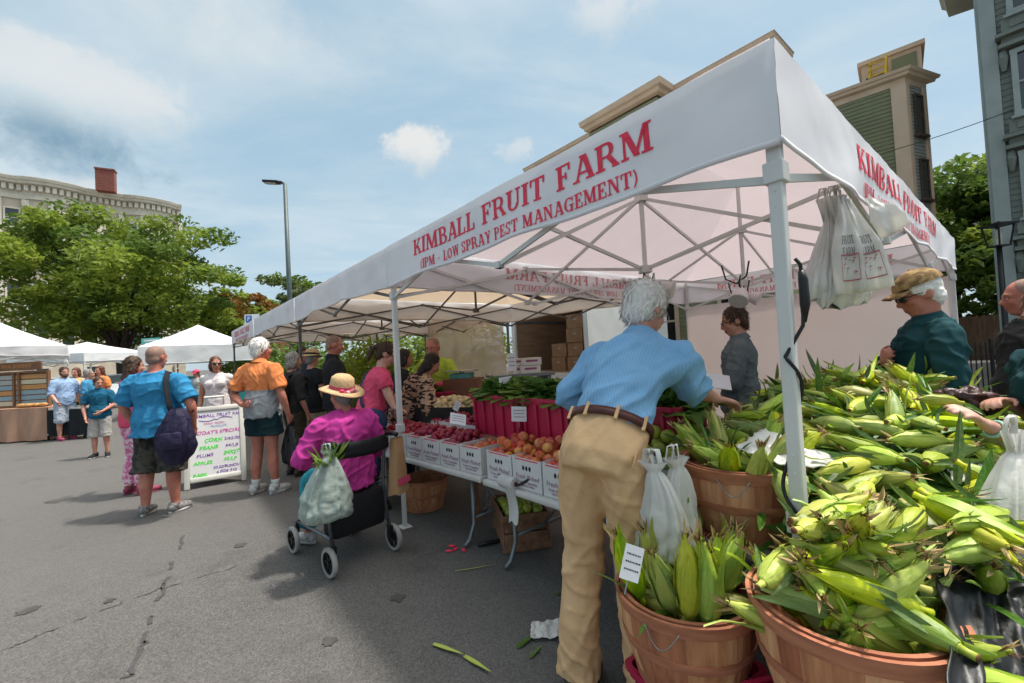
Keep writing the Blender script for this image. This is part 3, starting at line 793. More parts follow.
for i in range(9):
    p = P0.lerp(P1, (i + .5) / 9) + out * .15 + Z * (HA - .34); cn.box(p, (.12, .18, .16), rz=TH + R(90))
cn.build('cornice', TAN, oa, world=True)
bay = MB(); q = [B0 + S_ * .9, B0, B1, B1 + S_ * .9]
for a, b in zip(q, q[1:]): bay.quad(a + Z * 3.2, b + Z * 3.2, b + Z * (hb - .4), a + Z * (hb - .4))
bay.add([x + Z * 3.2 for x in q], [(0, 1, 2, 3)]); bay.build('bay', OLIVE, oa, world=True)
wc = onplane(664, 322, pA, nA)
window(oa, V((wc.x, wc.y, wc.z)) + out * .02, D * -1, out, .85, 1.35, TAN, DARKW)
for px, dz in ((560, 0), (664, 3.0), (560, 3.0), (740, 3.0), (740, 0)):
    w_ = onplane(px, 322, pA, nA); window(oa, V((w_.x, w_.y, wc.z + dz)) + out * .02, D * -1, out, .85, 1.35, TAN, DARKW)

# tower: olive face and grey end
VB = 17.0; pB = uv(0, VB); Dt = V((-.74, .67, 0)).normalized(); St = V((Dt.y, -Dt.x, 0)); Et = V((.93, .37, 0)).normalized(); Ne = V((Et.y, -Et.x, 0))
c0 = onplane(903, 71, pB, S_); HB = c0.z; C0 = V((c0.x, c0.y, 0))
tb_ = empty('apartment_tower', C0, 'tall narrow olive and grey clapboard building with tan corner boards', 'building')
c1 = C0 + Dt * 9; e1 = onplane(940, 300, C0, Ne); ln = (V((e1.x, e1.y, 0)) - C0).dot(Et); E1 = C0 + Et * ln
wm = MB(); clapboards(wm, C0, c1, 0, HB - .38, -St); wm.quad(E1, E1 + Dt * 9, E1 + Dt * 9 + Z * (HB - .3), E1 + Z * (HB - .3)); wm.quad(c1, E1 + Dt * 9, E1 + Dt * 9 + Z * (HB - .3), c1 + Z * (HB - .3)); wm.build('wall', OLIVE, tb_, world=True)
we = MB(); clapboards(we, C0, E1, 0, HB - .38, Ne, h=.11); we.build('end_wall', GREYC, tb_, world=True)
tr = MB(); rot = MX((Dt, St, Z)).transposed(); rotE = MX((Et, -Ne, Z)).transposed()
tr.box(C0 + Dt * .15 - St * .035 + Z * (HB / 2 - .2), (.36, .06, HB - .4), rot=rot); tr.box(C0 + Et * .06 + Ne * .04 + Z * (HB / 2 - .2), (.14, .06, HB - .41), rot=rotE); tr.build('corner_board', TAN, tb_, world=True)
tr = MB(); tr.box(E1 - Et * .08 + Ne * .04 + Z * (HB / 2 - .2), (.18, .06, HB - .4), rot=rotE); tr.build('corner_board', TAN, tb_, world=True)
cn = MB(); cornice(cn, [c1, C0, E1, E1 + Dt * 2], HB, [(0, -.42), (.04, -.42), (.05, -.24), (.18, -.20), (.20, -.12), (.25, -.09), (.28, 0), (0, 0)]); cn.build('cornice', TAN, tb_, world=True)
rf = MB(); rf.add([C0 + Z * (HB - .05), E1 + Z * (HB - .05), E1 + Dt * 9 + Z * (HB - .05), c1 + Z * (HB - .05)], [(0, 1, 2, 3)]); rf.build('roof', ROOFM, tb_, world=True)
for px, py, hh in ((917, 116, 1.2), (923, 180, 1.2), (929, 244, 1.2)):
    g = onplane(px, py, C0, Ne); window(tb_, g + Ne * .03, Et, Ne, .34, hh, BROWN_T, DARKW, frame=.06, depth=.06)
# penthouse
pb2 = C0 + St * .9; g0 = onplane(862, 80, pb2, St); g1 = onplane(922, 60, pb2, St); gt = onplane(921, 44, pb2, St)
G0, G1 = V((g0.x, g0.y, 0)), V((g1.x, g1.y, 0)); hp = gt.z
pm = MB(); x = (G0 - G1).length
ctr = (G0 + G1) / 2 + St * 1.0; pm.box(ctr + Z * (HB + (hp - HB) / 2), (x, 2.0, hp - HB), rot=rot); pm.box(ctr + Z * (hp + .04), (x + .2, 2.2, .14), rot=rot)
po = pm.build('penthouse', TAN, tb_, world=True)
pn = MB(); pn.box(G1.lerp(G0, .28) - St * .03 + Z * (HB + (hp - HB) * .52), (x * .4, .05, (hp - HB) * .62), rot=rot); pn.build('panel', OLIVE, po, world=True)
pn = MB(); pn.box(G1.lerp(G0, .76) - St * .03 + Z * (HB + (hp - HB) * .35), (x * .34, .05, (hp - HB) * .35), rot=rot); pn.build('pane', DARKW, po, world=True)
YEL = mat('yellow_paint', (.62, .42, .03), rough=.5)
la = MB(); l0 = C0 + Dt * .45 + St * .30
for k in (0, .42):
    la.beam(l0 + D * k + Z * (HB - .1), l0 + D * (k - .05) + S_ * .3 + Z * (HB + 1.0), .05)
    la.beam(l0 + D * k + S_ * .8 + Z * (HB - .1), l0 + D * (k - .05) + S_ * .3 + Z * (HB + .95), .05)
for i in range(4): la.beam(l0 + S_ * .07 * i + Z * (HB + .12 + .24 * i), l0 + D * .42 + S_ * .07 * i + Z * (HB + .12 + .24 * i), .04)
tag(la.build('ladder', YEL), 'yellow roof ladder standing at the corner edge of the narrow tower', 'ladder')

rot = MX((D, S_, Z)).transposed()
# sage building on the right
pC = uv(0, 16.5); f0 = onplane(998, 250, pC, S_); F0 = V((f0.x, f0.y, 0)); F1 = F0 - D * 11; HC = 12.4
sc_ = empty('victorian_house', F0, 'tall grey green Victorian house with bracketed bay trim at the picture edge', 'building')
wl = MB(); clapboards(wl, F1, F0, 0, HC - .8, -S_, h=.16); wl.quad(F0, F0 + S_ * 9, F0 + S_ * 9 + Z * (HC - .5), F0 + Z * (HC - .5)); wl.build('wall', SAGE, sc_, world=True)
tr = MB(); tr.box(F0 - D * .14 - S_ * .05 + Z * (HC / 2 - .3), (.30, .10, HC - .6), rot=rot); tr.box(F0 + D * .04 + S_ * .12 + Z * (HC / 2 - .3), (.08, .30, HC - .6), rot=rot); tr.build('corner_board', SAGE_L, sc_, world=True)
cn = MB(); cornice(cn, [F0 + S_ * 3, F0, F1], HC, [(0, -.9), (.08, -.9), (.12, -.45), (.75, -.36), (.8, -.1), (.9, 0), (0, 0)]); cn.build('cornice', SAGE, sc_, world=True)
for lev in range(4):
    z0 = 1.3 + lev * 2.75
    for j in range(3):
        c = F0 - D * (.98 + j * 1.9) - S_ * .06 + Z * (z0 + 1.15); window(sc_, c, -D, -S_, .72, 1.55, SAGE_L, GLASS, frame=.12, depth=.12)
        t_ = MB()
        t_.box(c + Z * 1.04 - S_ * .10, (1.36, .30, .10), rot=rot); t_.box(c + Z * 1.18 - S_ * .05, (1.24, .14, .2), rot=rot); t_.box(c + Z * 1.32 - S_ * .14, (1.44, .36, .09), rot=rot)
        t_.build('window_hood', SAGE, sc_, world=True)
        t_ = MB(); t_.box(c - Z * 1.13 - S_ * .03, (1.2, .12, .36), rot=rot); t_.box(c - Z * 1.13 - S_ * .10, (.9, .04, .2), rot=rot); t_.build('sill_panel', SAGE, sc_, world=True)
        for s in (-1, 1):
            k = MB(); k.tube([c + D * s * .60 - S_ * .03 + Z * .95, c + D * s * .60 - S_ * .10 + Z * .75, c + D * s * .60 - S_ * .03 + Z * .42], [.07, .10, .05], seg=8); k.box(c + D * s * .60 - S_ * .10 + Z * .78, (.16, .10, .07), rot=rot, mi=1)
            k.build('bracket', [SAGE, MAROON], sc_, world=True)
# cream building far left
Q0 = at(-130, 384, 41); Q1 = at(186, 370, 59); Q0.z = Q1.z = 0
dr = (Q1 - Q0).normalized(); nr = V((dr.y, -dr.x, 0)); LN = (Q1 - Q0).length
HL = 1.466 + (371 - 205) / FOC * 58.5
lb = empty('stone_building', Q1, 'large cream stone building with bowed bays and heavy cornice behind the big tree', 'building')
def bowp(t): return max(0, math.sin((t * LN - 1) / 9.0 * 2 * math.pi)) ** .5 * .8
fp = [Q0 + dr * (LN * i / 60) + nr * bowp(i / 60) for i in range(61)]
wl = MB()
for a, b in zip(fp, fp[1:]): wl.quad(a, b, b + Z * (HL - .6), a + Z * (HL - .6))
wl.quad(Q1, Q1 - nr * 14, Q1 - nr * 14 + Z * HL, Q1 + Z * HL); wl.build('wall', CREAM, lb, world=True)
cn = MB(); cornice(cn, fp, HL, [(0, -2.3), (.14, -2.3), (.18, -2.0), (.10, -1.95), (.10, -.8), (.75, -.66), (.78, -.42), (.95, -.34), (1.05, -.05), (1.05, 0), (0, 0)])
for zc_, pr_ in ((4.1, [(0, -.25), (.2, -.25), (.25, 0), (0, 0)]), (9.2, [(0, -.2), (.14, -.2), (.18, 0), (0, 0)])):
    sc2 = MB(); cornice(sc2, fp, zc_, pr_); sc2.build('string_course', CREAM_L, lb, world=True)
for i in range(0, 44):
    t = (i + .5) / 44; p = Q0 + dr * (LN * t) + nr * (bowp(t) + .22) + Z * (HL - 1.1); cn.box(p, (.34, .62, .62), rz=math.atan2(dr.y, dr.x))
cn.build('cornice', CREAM_L, lb, world=True)
for i in range(nw_ := int(LN / 1.9)):
    t = (i + 1) / nw_; k_ = MB(); k_.box(Q0 + dr * (LN * t) + nr * (bowp(t) + .06) + Z * (HL / 2 + 1.2), (.55, .22, HL - 7.2), rz=math.atan2(dr.y, dr.x)); k_.build('pilaster', CREAM_L, lb, world=True)
rf = MB(); rf.add([p + Z * (HL - .02) for p in (fp[0], fp[-1], fp[-1] - nr * 14, fp[0] - nr * 14)], [(0, 1, 2, 3)]); rf.build('roof', ROOFM, lb, world=True)
nw = int(LN / 1.9)
for k in range(nw):
    t = (k + .5) / nw; tn = .004; nn = (Q0 + dr * (LN * (t + tn)) + nr * bowp(t + tn) - (Q0 + dr * (LN * (t - tn)) + nr * bowp(t - tn))).normalized(); o_ = V((nn.y, -nn.x, 0))
    for z, h in ((1.7, 1.5), (6.4, 2.6), (11.2, 2.4), (15.6, 2.3), (19.6, 2.0)):
        if k % 2 == 0 and z < 3: continue
        window(lb, Q0 + dr * (LN * t) + nr * bowp(t) + Z * z + o_ * .02, nn, o_, 1.0, h, CREAM_L, GLASS, frame=.16, depth=.16, sill=False)
hc = at(107, 210, 52); ch = MB(); ch.box((hc.x, hc.y, HL + .9), (1.75, .95, 2.6), rz=.5); ch.box((hc.x, hc.y, HL + 2.28), (1.9, 1.1, .18), rz=.5); co_ = ch.build('chimney', BRICK, lb, world=True)
# small brick house beyond the trees
h0 = at(232, 368, 62); h1 = at(300, 366, 66); h0.z = h1.z = 0; hb_ = empty('brick_house', h0, 'orange brick house with low roof glimpsed among trees past the lamp post', 'building')
dx = (h1 - h0).normalized(); nx_ = V((dx.y, -dx.x, 0)); w_ = MB(); L_ = (h1 - h0).length; HH = 10.2
BRK2 = mat('orange_brick', (.34, .15, .08), (.27, .11, .065), scale=1, rough=.9)
w_.box((h0 + h1) / 2 - nx_ * 4 + Z * (HH / 2), (L_, 8, HH), rz=math.atan2(dx.y, dx.x)); w_.build('wall', BRK2, hb_, world=True)
r_ = MB(); a = math.atan2(dx.y, dx.x); r_.box((h0 + h1) / 2 - nx_ * 4 + Z * (HH + .2), (L_ + 1, 9, .4), rz=a); r_.build('roof', mat('slate', (.11, .10, .10)), hb_, world=True)
for i in range(4):
    for z in (3, 7): window(hb_, h0 + dx * (L_ * (i + .5) / 4) + Z * z, dx, nx_, 1, 1.6, CREAM_L, GLASS, frame=.15)

# ------------------------------------------------------------------ lamp posts, wire, fences
POLE_G = mat('grey_green_paint', (.085, .115, .115), (.07, .095, .095), rough=.45, scale=3); DARK_METAL = mat('dark_metal', (.025, .027, .028), rough=.45, metal=.3); LENS = mat('lamp_lens', (.5, .5, .45), rough=.2)
lp = at(291, 330, 20); lp.z = 0; t0 = at(276, 184, 20)
s = empty('street_lamp', lp, 'tall grey green parking lot lamp post with flat head', 'street lamp')
hz = t0.z; m = MB(); m.tube([(0, 0, 0), (0, 0, .25)], .22, seg=14); m.tube([(0, 0, .2), (0, 0, hz)], [.125, .085], seg=14); m.build('pole', POLE_G, s, True)
m = MB(); m.tube([(0, 0, hz - .05), (-.18, 0, hz + .08), (-.35, 0, hz + .10)], .06, seg=8); m.bbox((-.62, 0, hz + .10), (.74, .36, .11), rot=MX.Rotation(.10, 3, 'Y'), b=.03); hd = m.build('lamp_head', DARK_METAL, s)
m = MB(); m.box((-.66, 0, hz + .035), (.5, .26, .02), rot=MX.Rotation(.10, 3, 'Y')); m.build('lens', LENS, hd)
lp = at(1006, 330, 10.5); lp.z = 0; tp = at(998, 232, 10.5).z
s = empty('lantern_post', lp, 'dark square lantern on a slim post beside the grey green house', 'street lamp')
m = MB(); m.tube([(0, 0, 0), (0, 0, .5), (0, 0, tp - .35)], [.09, .06, .05], seg=10); m.build('pole', DARK_METAL, s, True)
m = MB(); b_ = tp - .35
for x in (-1, 1):
    for y in (-1, 1): m.beam((x * .13, y * .13, b_), (x * .19, y * .19, b_ + .5), .025)
m.box((0, 0, b_), (.3, .3, .03)); m.box((0, 0, b_ + .52), (.5, .5, .05)); m.tube([(0, 0, b_ + .53), (0, 0, b_ + .62)], [.18, .02], seg=8); m.build('lantern', DARK_METAL, s)
m = MB(); m.tube([(0, 0, b_ + .02), (0, 0, b_ + .4)], [.07, .09], seg=10); m.build('lamp_glass', LENS, s)
wpt = [at(760, 180, 11.5).lerp(at(1100, 72, 11.5), i / 16) - Z * (.35 * (1 - (i / 8 - 1) ** 2)) for i in range(17)]
m = MB(); m.tube(wpt, .010, seg=6); tag(m.build('overhead_wire', DARK_METAL), 'thin overhead wire crossing in front of the tower and sage house', 'wire')
WOODF = mat('fence_boards', (.17, .10, .06), (.10, .06, .04), scale=3, stretch=(6, 6, .5), rough=.9)
fa, fb = at(900, 345, 21), at(1060, 345, 17); fa.z = fb.z = 0
s = empty('board_fence', fa, 'brown board fence under the tree between the two houses', 'fence'); m = MB(); n_ = 70
for i in range(n_): m.box(fa.lerp(fb, (i + .5) / n_) + Z * .95, ((fb - fa).length / n_ * .93, .03, 1.9 + .05 * (i % 3)), rz=math.atan2(fb.y - fa.y, fb.x - fa.x))
m.build('boards', WOODF, s, world=True); m = MB()
for z in (.4, 1.5): m.beam(fa + Z * z + V((.05, .06, 0)), fb + Z * z + V((.05, .06, 0)), .05, .09)
m.build('rail', WOODF, s, world=True)
fa, fb = at(930, 350, 9.5), at(1100, 340, 8.0); fa.z = fb.z = 0
s = empty('iron_fence', fa, 'low black iron railing behind the man in the camouflage cap', 'fence'); m = MB(); n_ = 30
for i in range(n_ + 1): m.beam(fa.lerp(fb, i / n_), fa.lerp(fb, i / n_) + Z * (1.12 if i % 6 else 1.2), .016 if i % 6 else .045)
m.build('balusters', DARK_METAL, s, world=True); m = MB()
for z in (.15, .86, 1.05): m.beam(fa + Z * z, fb + Z * z, .03, .02)
m.build('rail', DARK_METAL, s, world=True)

# ------------------------------------------------------------------ trees
tb0 = at(128, 372, 33); tb0.z = 0
tree('shade_tree', 'broad leafy green tree in front of the cream stone building', tb0 + V((-.5, 0, 0)), 14.0, 8.0, 11, [LEAF_A, LEAF_B], nclump=165, nleaf=210, size=.24, trunk=.36, fork=.20, crown_lo=.27, flat=.5, mix2=.22, clump=.20)
tb1 = at(236, 372, 40); tb1.z = 0
tree('maple_tree', 'smaller green tree with orange turning leaves left of the lamp post', tb1, 9.6, 4.3, 5, [LEAF_A, LEAF_D], nclump=60, nleaf=130, size=.30, trunk=.2, mix2=.24, crown_lo=.12, clump=.26)
tb2 = at(304, 368, 48); tb2.z = 0
tree('birch_tree', 'thin pale leaved tree seen past the lamp post', tb2, 12.9, 4.6, 8, [LEAF_C, LEAF_B], nclump=46, nleaf=70, size=.30, trunk=.18, mix2=.2, clump=.22)
tb3 = at(962, 340, 24); tb3.z = 0
tree('oak_tree', 'tall green tree standing between the narrow tower and the sage house', tb3, 10.9, 4.6, 21, [LEAF_B, LEAF_A], nclump=110, nleaf=210, size=.24, trunk=.25, crown_lo=.10, mix2=.4, clump=.24)
tb4 = at(1030, 340, 21); tb4.z = 0
tree('lilac_tree', 'low dark leafy tree over the board fence behind the lantern', tb4, 6.8, 3.6, 22, [LEAF_B, LEAF_A], nclump=70, nleaf=170, size=.22, trunk=.18, crown_lo=.12, mix2=.35, clump=.26)
def bush(label, c, r_, h, seed, mats):
    rnd = random.Random(seed); s = empty('bush', c, label, 'bush'); m = MB(); st = MB()
    for i in range(26):
        o = V((rnd.uniform(-r_, r_), rnd.uniform(-r_, r_) * .7, rnd.uniform(.25, h * .9))); spray(m, o, r_ * .4, 420, .10, rnd, 0, .8)
        if i < 8: st.tube([(o.x * .2, o.y * .2, 0), o], [.02, .008], seg=5)
    m.build('foliage', mats, s); st.build('stem', BARK, s)
c = at(415, 360, 14); c.z = 0; bush('green bush seen under the tent row behind the shoppers', c, 2.6, 2.6, 3, [LEAF_A])
c = at(295, 364, 17); c.z = 0; bush('dark bush past the farthest tent behind the crowd', c, 2.2, 2.2, 4, [LEAF_B])
# ------------------------------------------------------------------ slab-serif lettering built from strokes
def _g():
    T, t, s = .19, .095, .085
    r = lambda *a: ('r',) + a
    st = lambda x, sx=.09: [r(x, 0, x + T, 1), r(x - sx, 0, x + T + sx, s), r(x - sx, 1 - s, x + T + sx, 1)]
    G = {}
    G['I'] = (.37, st(.09)); G['L'] = (.70, st(.09) + [r(.28, 0, .66, s), r(.57, 0, .66, .34)])
    G['F'] = (.70, st(.09) + [r(.28, 1 - s, .66, 1), r(.57, .70, .66, 1), r(.28, .46, .48, .46 + s), r(.42, .36, .50, .64)])
    G['E'] = (.74, G['F'][1] + [r(.28, 0, .70, s), r(.61, 0, .70, .32)])
    G['T'] = (.78, [r(.295, 0, .485, 1), r(.2, 0, .58, s), r(.02, 1 - s, .76, 1), r(.02, .68, .11, 1), r(.67, .68, .76, 1)])
    G['K'] = (.88, st(.09) + [('d', .27, .40, .62, .97, .11), ('d', .36, .56, .66, .03, .20), r(.50, 1 - s, .80, 1), r(.53, 0, .88, s)])
    G['M'] = (1.10, [r(.11, 0, .205, 1), r(.02, 0, .30, s), r(.02, 1 - s, .24, 1), ('d', .11, 1, .47, .02, .2), ('d', .47, .02, .82, 1, .105), r(.80, 0, .99, 1), r(.71, 0, 1.08, s), r(.82, 1 - s, 1.08, 1)])
    G['N'] = (.90, [r(.11, 0, .205, 1), r(.02, 0, .30, s), r(.02, 1 - s, .24, 1), ('d', .11, 1, .66, .0, .2), r(.68, 0, .775, 1), r(.59, 1 - s, .87, 1)])
    G['A'] = (.92, [('d', .12, 0, .42, 1, .10), ('d', .42, 1, .70, 0, .2), r(.25, .27, .66, .36), r(.0, 0, .30, s), r(.56, 0, .92, s), r(.34, 1 - s, .52, 1)])
    G['B'] = (.75, st(.09) + [('a', .44, .745, .27, .255, -90, 90, .17, s), ('a', .46, .26, .30, .26, -90, 90, .18, s), r(.28, 1 - s, .45, 1), r(.28, .48, .46, .48 + s), r(.28, 0, .47, s)])
    G['P'] = (.76, st(.09) + [('a', .44, .715, .28, .285, -90, 90, .17, s), r(.28, 1 - s, .45, 1), r(.28, .43, .45, .43 + s)])
    G['R'] = (.88, G['P'][1] + [('d', .42, .46, .68, .02, .2), r(.62, 0, .88, s)])
    G['U'] = (.86, [r(.09, .3, .28, 1), r(.0, 1 - s, .37, 1), r(.63, .3, .725, 1), r(.54, 1 - s, .82, 1), ('a', .4075, .32, .3175, .32, 180, 360, .15, .10)])
    G['O'] = (.90, [('a', .44, .5, .42, .5, 0, 360, .19, s)])
    G['S'] = (.72, [('a', .35, .74, .28, .26, 20, 270, .15, s), ('a', .35, .26, .29, .26, -160, 90, .16, s), r(.56, .66, .64, 1), r(.05, 0, .13, .34)])
    G['G'] = (.90, [('a', .44, .5, .42, .5, 40, 330, .19, s), r(.60, .0, .78, .42), r(.48, .40, .88, .40 + s), r(.72, .66, .80, 1)])
    G['W'] = (1.26, [('d', .10, 1, .36, 0, .18), ('d', .36, 0, .62, 1, .10), ('d', .60, 1, .86, 0, .18), ('d', .86, 0, 1.08, 1, .10), r(.0, 1 - s, .34, 1), r(.48, 1 - s, .78, 1), r(.96, 1 - s, 1.22, 1)])
    G['Y'] = (.84, [r(.33, 0, .52, .46), r(.23, 0, .62, s), ('d', .10, 1, .40, .40, .19), ('d', .46, .40, .68, 1, .10), r(.0, 1 - s, .36, 1), r(.54, 1 - s, .84, 1)])
    G['('] = (.40, [('a', .42, .45, .32, .60, 110, 250, .11, .09)]); G[')'] = (.40, [('a', -.02, .45, .32, .60, -70, 70, .11, .09)])
    G['-'] = (.42, [r(.06, .38, .36, .48)]); G[' '] = (.42, [])
    return G
GLYPH = _g()
def text_polys(txt, sp=.05):
    """flat quads (lists of 2D points) of a line of capitals 1 unit high, and its width"""
    x0 = 0; out = []
    for ch in txt:
        wd, prims = GLYPH[ch]
        for p in prims:
            if p[0] == 'r':
                _, a, b, c, d_ = p; out.append([(x0 + a, b), (x0 + c, b), (x0 + c, d_), (x0 + a, d_)])
            elif p[0] == 'd':
                _, a, b, c, d_, w_ = p
                k = 4
                for i in range(k):
                    xa, ya, xb, yb = lerp(a, c, i / k), lerp(b, d_, i / k), lerp(a, c, (i + 1) / k), lerp(b, d_, (i + 1) / k)
                    q = [(x0 + xa, ya), (x0 + xa + w_, ya), (x0 + xb + w_, yb), (x0 + xb, yb)]; out.append(q if yb > ya else q[::-1])
            else:
                _, cx, cy, rx, ry, a0, a1, tx, ty = p; n = max(6, int(abs(a1 - a0) / 20))
                for i in range(n):
                    u, v_ = R(lerp(a0, a1, i / n)), R(lerp(a0, a1, (i + 1) / n)); q = []
                    q.append((x0 + cx + rx * math.cos(u), cy + ry * math.sin(u))); q.append((x0 + cx + rx * math.cos(v_), cy + ry * math.sin(v_)))
                    q.append((x0 + cx + (rx - tx) * math.cos(v_), cy + (ry - ty) * math.sin(v_))); q.append((x0 + cx + (rx - tx) * math.cos(u), cy + (ry - ty) * math.sin(u))); out.append(q)
        x0 += wd + sp
    return out, x0 - sp
def lettering(mb, lines, surf, off=.004, word=None):
    """lines: [(text, x centre, baseline, height, width)]; surf(x, y, o) -> point o in front of the cloth"""
    for txt, xc, yb, h, wd in lines:
        P, w_ = text_polys(txt); k = wd / w_
        if word is not None:
            ws = txt.split(' '); pre = ' '.join(ws[:word]); x0 = text_polys(pre + ' ')[1] + .05 if word else 0; n0 = len(text_polys(pre)[0]) if word else 0; P = P[n0:n0 + len(text_polys(ws[word])[0])]
        for i, q in enumerate(P):
            o = off + (i % 7) * .00025
            mb.add([surf(xc + (x - w_ / 2) * k, yb + y * h, o) for x, y in q], [tuple(range(len(q)))])

# ------------------------------------------------------------------ tents
CANV = mat('white_canvas', (.84, .84, .85), (.79, .79, .81), scale=2.5, rough=.8, trans=.27, tint=(.80, .66, .68), bump=.25, bscale=500, bdist=.001, spec=.15)
CANV_V = mat('white_valance_canvas', (.79, .79, .82), (.74, .74, .78), scale=2.5, rough=.8, trans=.12, bump=.25, bscale=500, bdist=.001, spec=.15)
CANV_T = mat('aged_canvas', (.80, .78, .75), (.72, .69, .65), scale=2.5, rough=.8, trans=.30, tint=(.80, .60, .42), bump=.25, bscale=500, bdist=.001, spec=.15)
CANV_W = mat('bright_canvas', (.80, .80, .80), (.75, .75, .76), scale=2, rough=.75, trans=.2, spec=.2)
CANV_S = mat('side_wall_canvas', (.80, .74, .72), (.74, .68, .66), scale=1.5, rough=.8, trans=.25, tint=(.75, .60, .55), spec=.15)
ALU = mat('grey_powder_coat', (.60, .605, .59), (.54, .545, .53), scale=3, rough=.38, metal=.0, spec=.5)
ALU_D = mat('black_frame', (.10, .095, .09), rough=.45); NYLON = mat('nylon_joint', (.22, .22, .22), rough=.5)
INK = mat('red_print', (.80, .045, .095), (.68, .035, .08), scale=30, rough=.7); INK_B = mat('faded_red_print', (.68, .30, .30), (.62, .24, .25), scale=8, rough=.8)
BLACK = mat('black_plastic', (.014, .014, .015), rough=.35); BLACKR = mat('black_cord', (.018, .018, .018), rough=.6)

NODE = [0]
def make_tent(name, label, O, d, s, a, b, hv, ht, hp, canvas, frame, group, txt=None, seed=1, pw=.043, peaks=(.31, .69), legs='1111', val='1111', ped=None, alen=None, hem=.012, nodes=True, wave=.010):
    """O: near right corner; d: along the front; s: into the tent"""
    root = empty(name, O, label, 'canopy tent', group)
    c = [O, O + d * a, O + d * a + s * b, O + s * b]                 # front right, front left, back left, back right
    def side(i): p, q = c[i], c[(i + 1) % 4]; t = (q - p).normalized(); return p, q, t, V((-t.y, t.x, 0))
    ctr = (c[0] + c[2]) / 2
    # roof
    rp = [O + d * a / 2 + s * (b * k) + Z * hp for k in peaks] if len(peaks) > 1 else [O + d * a / 2 + s * b / 2 + Z * hp]
    m = MB(); e = [q + Z * (ht + .01) for q in c]
    def panel(p00, p10, p01, p11):
        def fn(u, v_):
            q = p00.lerp(p10, u).lerp(p01.lerp(p11, u), v_)
            return q - Z * (.055 * math.sin(math.pi * v_) * (1 - .3 * abs(2 * u - 1)) ) + Z * noise.noise(q * 2.2 + V((seed, 0, 0))) * .012
        m.grid(fn, 14, 10)
    f, l = rp[0], rp[-1]
    panel(e[0], e[1], f, f); panel(e[1], e[2], f, l); panel(e[2], e[3], l, l); panel(e[3], e[0], l, f)
    m.build('roof', canvas, root, True, True)
    # valances
    for i in range(4):
        if val[i] == '0': continue
        p, q, t, o_ = side(i); o_ = (o_ if (p - ctr).dot(o_) > 0 else -o_); ln = (q - p).length
        def surf(x, z, off=0.0, p=p, t=t, o_=o_, ln=ln, i=i):
            k = (ht - z) / (ht - hv) * min(1, max(0, x / .3), max(0, (ln - x) / .3))
            wv = wave * k * (math.sin(x * 5.1 + seed + i) + .6 * math.sin(x * 11.3 + i)) + .007 * noise.noise(V((x * 2.2 + z * 3, z * 4, i + seed))) + .0035 * max(0, 1 - abs(noise.noise(V((x * 3.1 - z * 2.5, z * 3, i + seed + 7)))) * 4)
            return p + t * x + o_ * (.014 + wv + off) + Z * z
        m = MB(); nx = 96
        def vf(u, v_, ln=ln, surf=surf, i=i):
            z = lerp(ht + .004, hv + hem * math.sin(math.pi * u) + .006 * math.sin(u * ln * 6 + i), v_); return surf(lerp(-.016, ln + .016, u), z)
        m.grid(vf, nx, 12); vo = m.build('valance', CANV_V if canvas in (CANV, CANV_T) else canvas, root, True, True)
        hm = MB(); hm.tube([surf(lerp(-.016, ln + .016, k / nx), hv + hem * math.sin(math.pi * k / nx) + .006 * math.sin(k / nx * ln * 6 + i) + .012) for k in range(nx + 1)], (.004, .012), seg=6, up=(0, 0, 1)); hm.build('hem', canvas, vo, True, True)
        if txt and txt[i] != '0':
            h = ht - hv
            flip = (t.cross(Z)).dot(o_) < 0        # reading direction seen from outside
            def sf(x, z, off, surf=surf, ln=ln, flip=flip): return surf(ln - x if flip else x, z, off)
            if i == 0: x0, x1, y0, y1 = ln * .172, ln * .859, ln * .207, ln * .833
            elif i == 2: x0, x1, y0, y1 = ln * .16, ln * .84, ln * .20, ln * .80
            elif i == 3: x0, x1, y0, y1 = ln * .20, ln * .715, ln * .215, ln * .63
            else: x0, x1, y0, y1 = ln * .27, ln * .74, ln * .29, ln * .72
            lines = [('KIMBALL FRUIT FARM', (x0 + x1) / 2, hv + h * .48, h * .345, x1 - x0), ('(IPM - LOW SPRAY PEST MANAGEMENT)', (y0 + y1) / 2, hv + h * .135, h * .205, y1 - y0)]
            for l_ in lines:
                for wd_ in range(len(l_[0].split(' '))):
                    mm = MB(); lettering(mm, [l_], sf, .003, wd_); mm.build('lettering', INK, vo, world=True)
                    mm = MB(); lettering(mm, [l_], lambda x, z, off, sf=sf: sf(x, z, -off), .003, wd_); mm.build('show_through', INK_B, vo, world=True)
    # legs
    for i in range(4):
        if legs[i] == '0': continue
        k = MB(); q = c[i] + (ctr - c[i]).normalized() * .035; rot = MX((d, s, Z)).transposed()
        k.bbox(q + Z * (ht / 2 + .25), (pw, pw, ht - .52), rot=rot, b=.006); k.bbox(q + Z * .42, (pw * .8, pw * .8, .84), rot=rot, b=.005); k.bbox(q + Z * .01, (.11, .09, .012), rot=rot)
        k.cur = 1; k.bbox(q + Z * (ht - .085), (pw * 1.08, pw * 1.08, .08), rot=rot); k.bbox(q + Z * (ht - .42), (pw * 1.45, pw * 1.45, .07), rot=rot); k.bbox(q + Z * .86, (pw * 1.5, pw * 1.4, .07), rot=rot)
        for zz in (1.02, 1.08, 1.32, 1.9, 1.95): k.ball(q + Z * zz - s * pw * .5, (.005, .003, .005), seg=6, rings=4)
        k.build('leg', [frame, NYLON if frame is ALU_D else ALU], root, world=True)
    # scissor trusses
    zt, zb = ht - .06, ht - .44; bw, bd = .014, .027
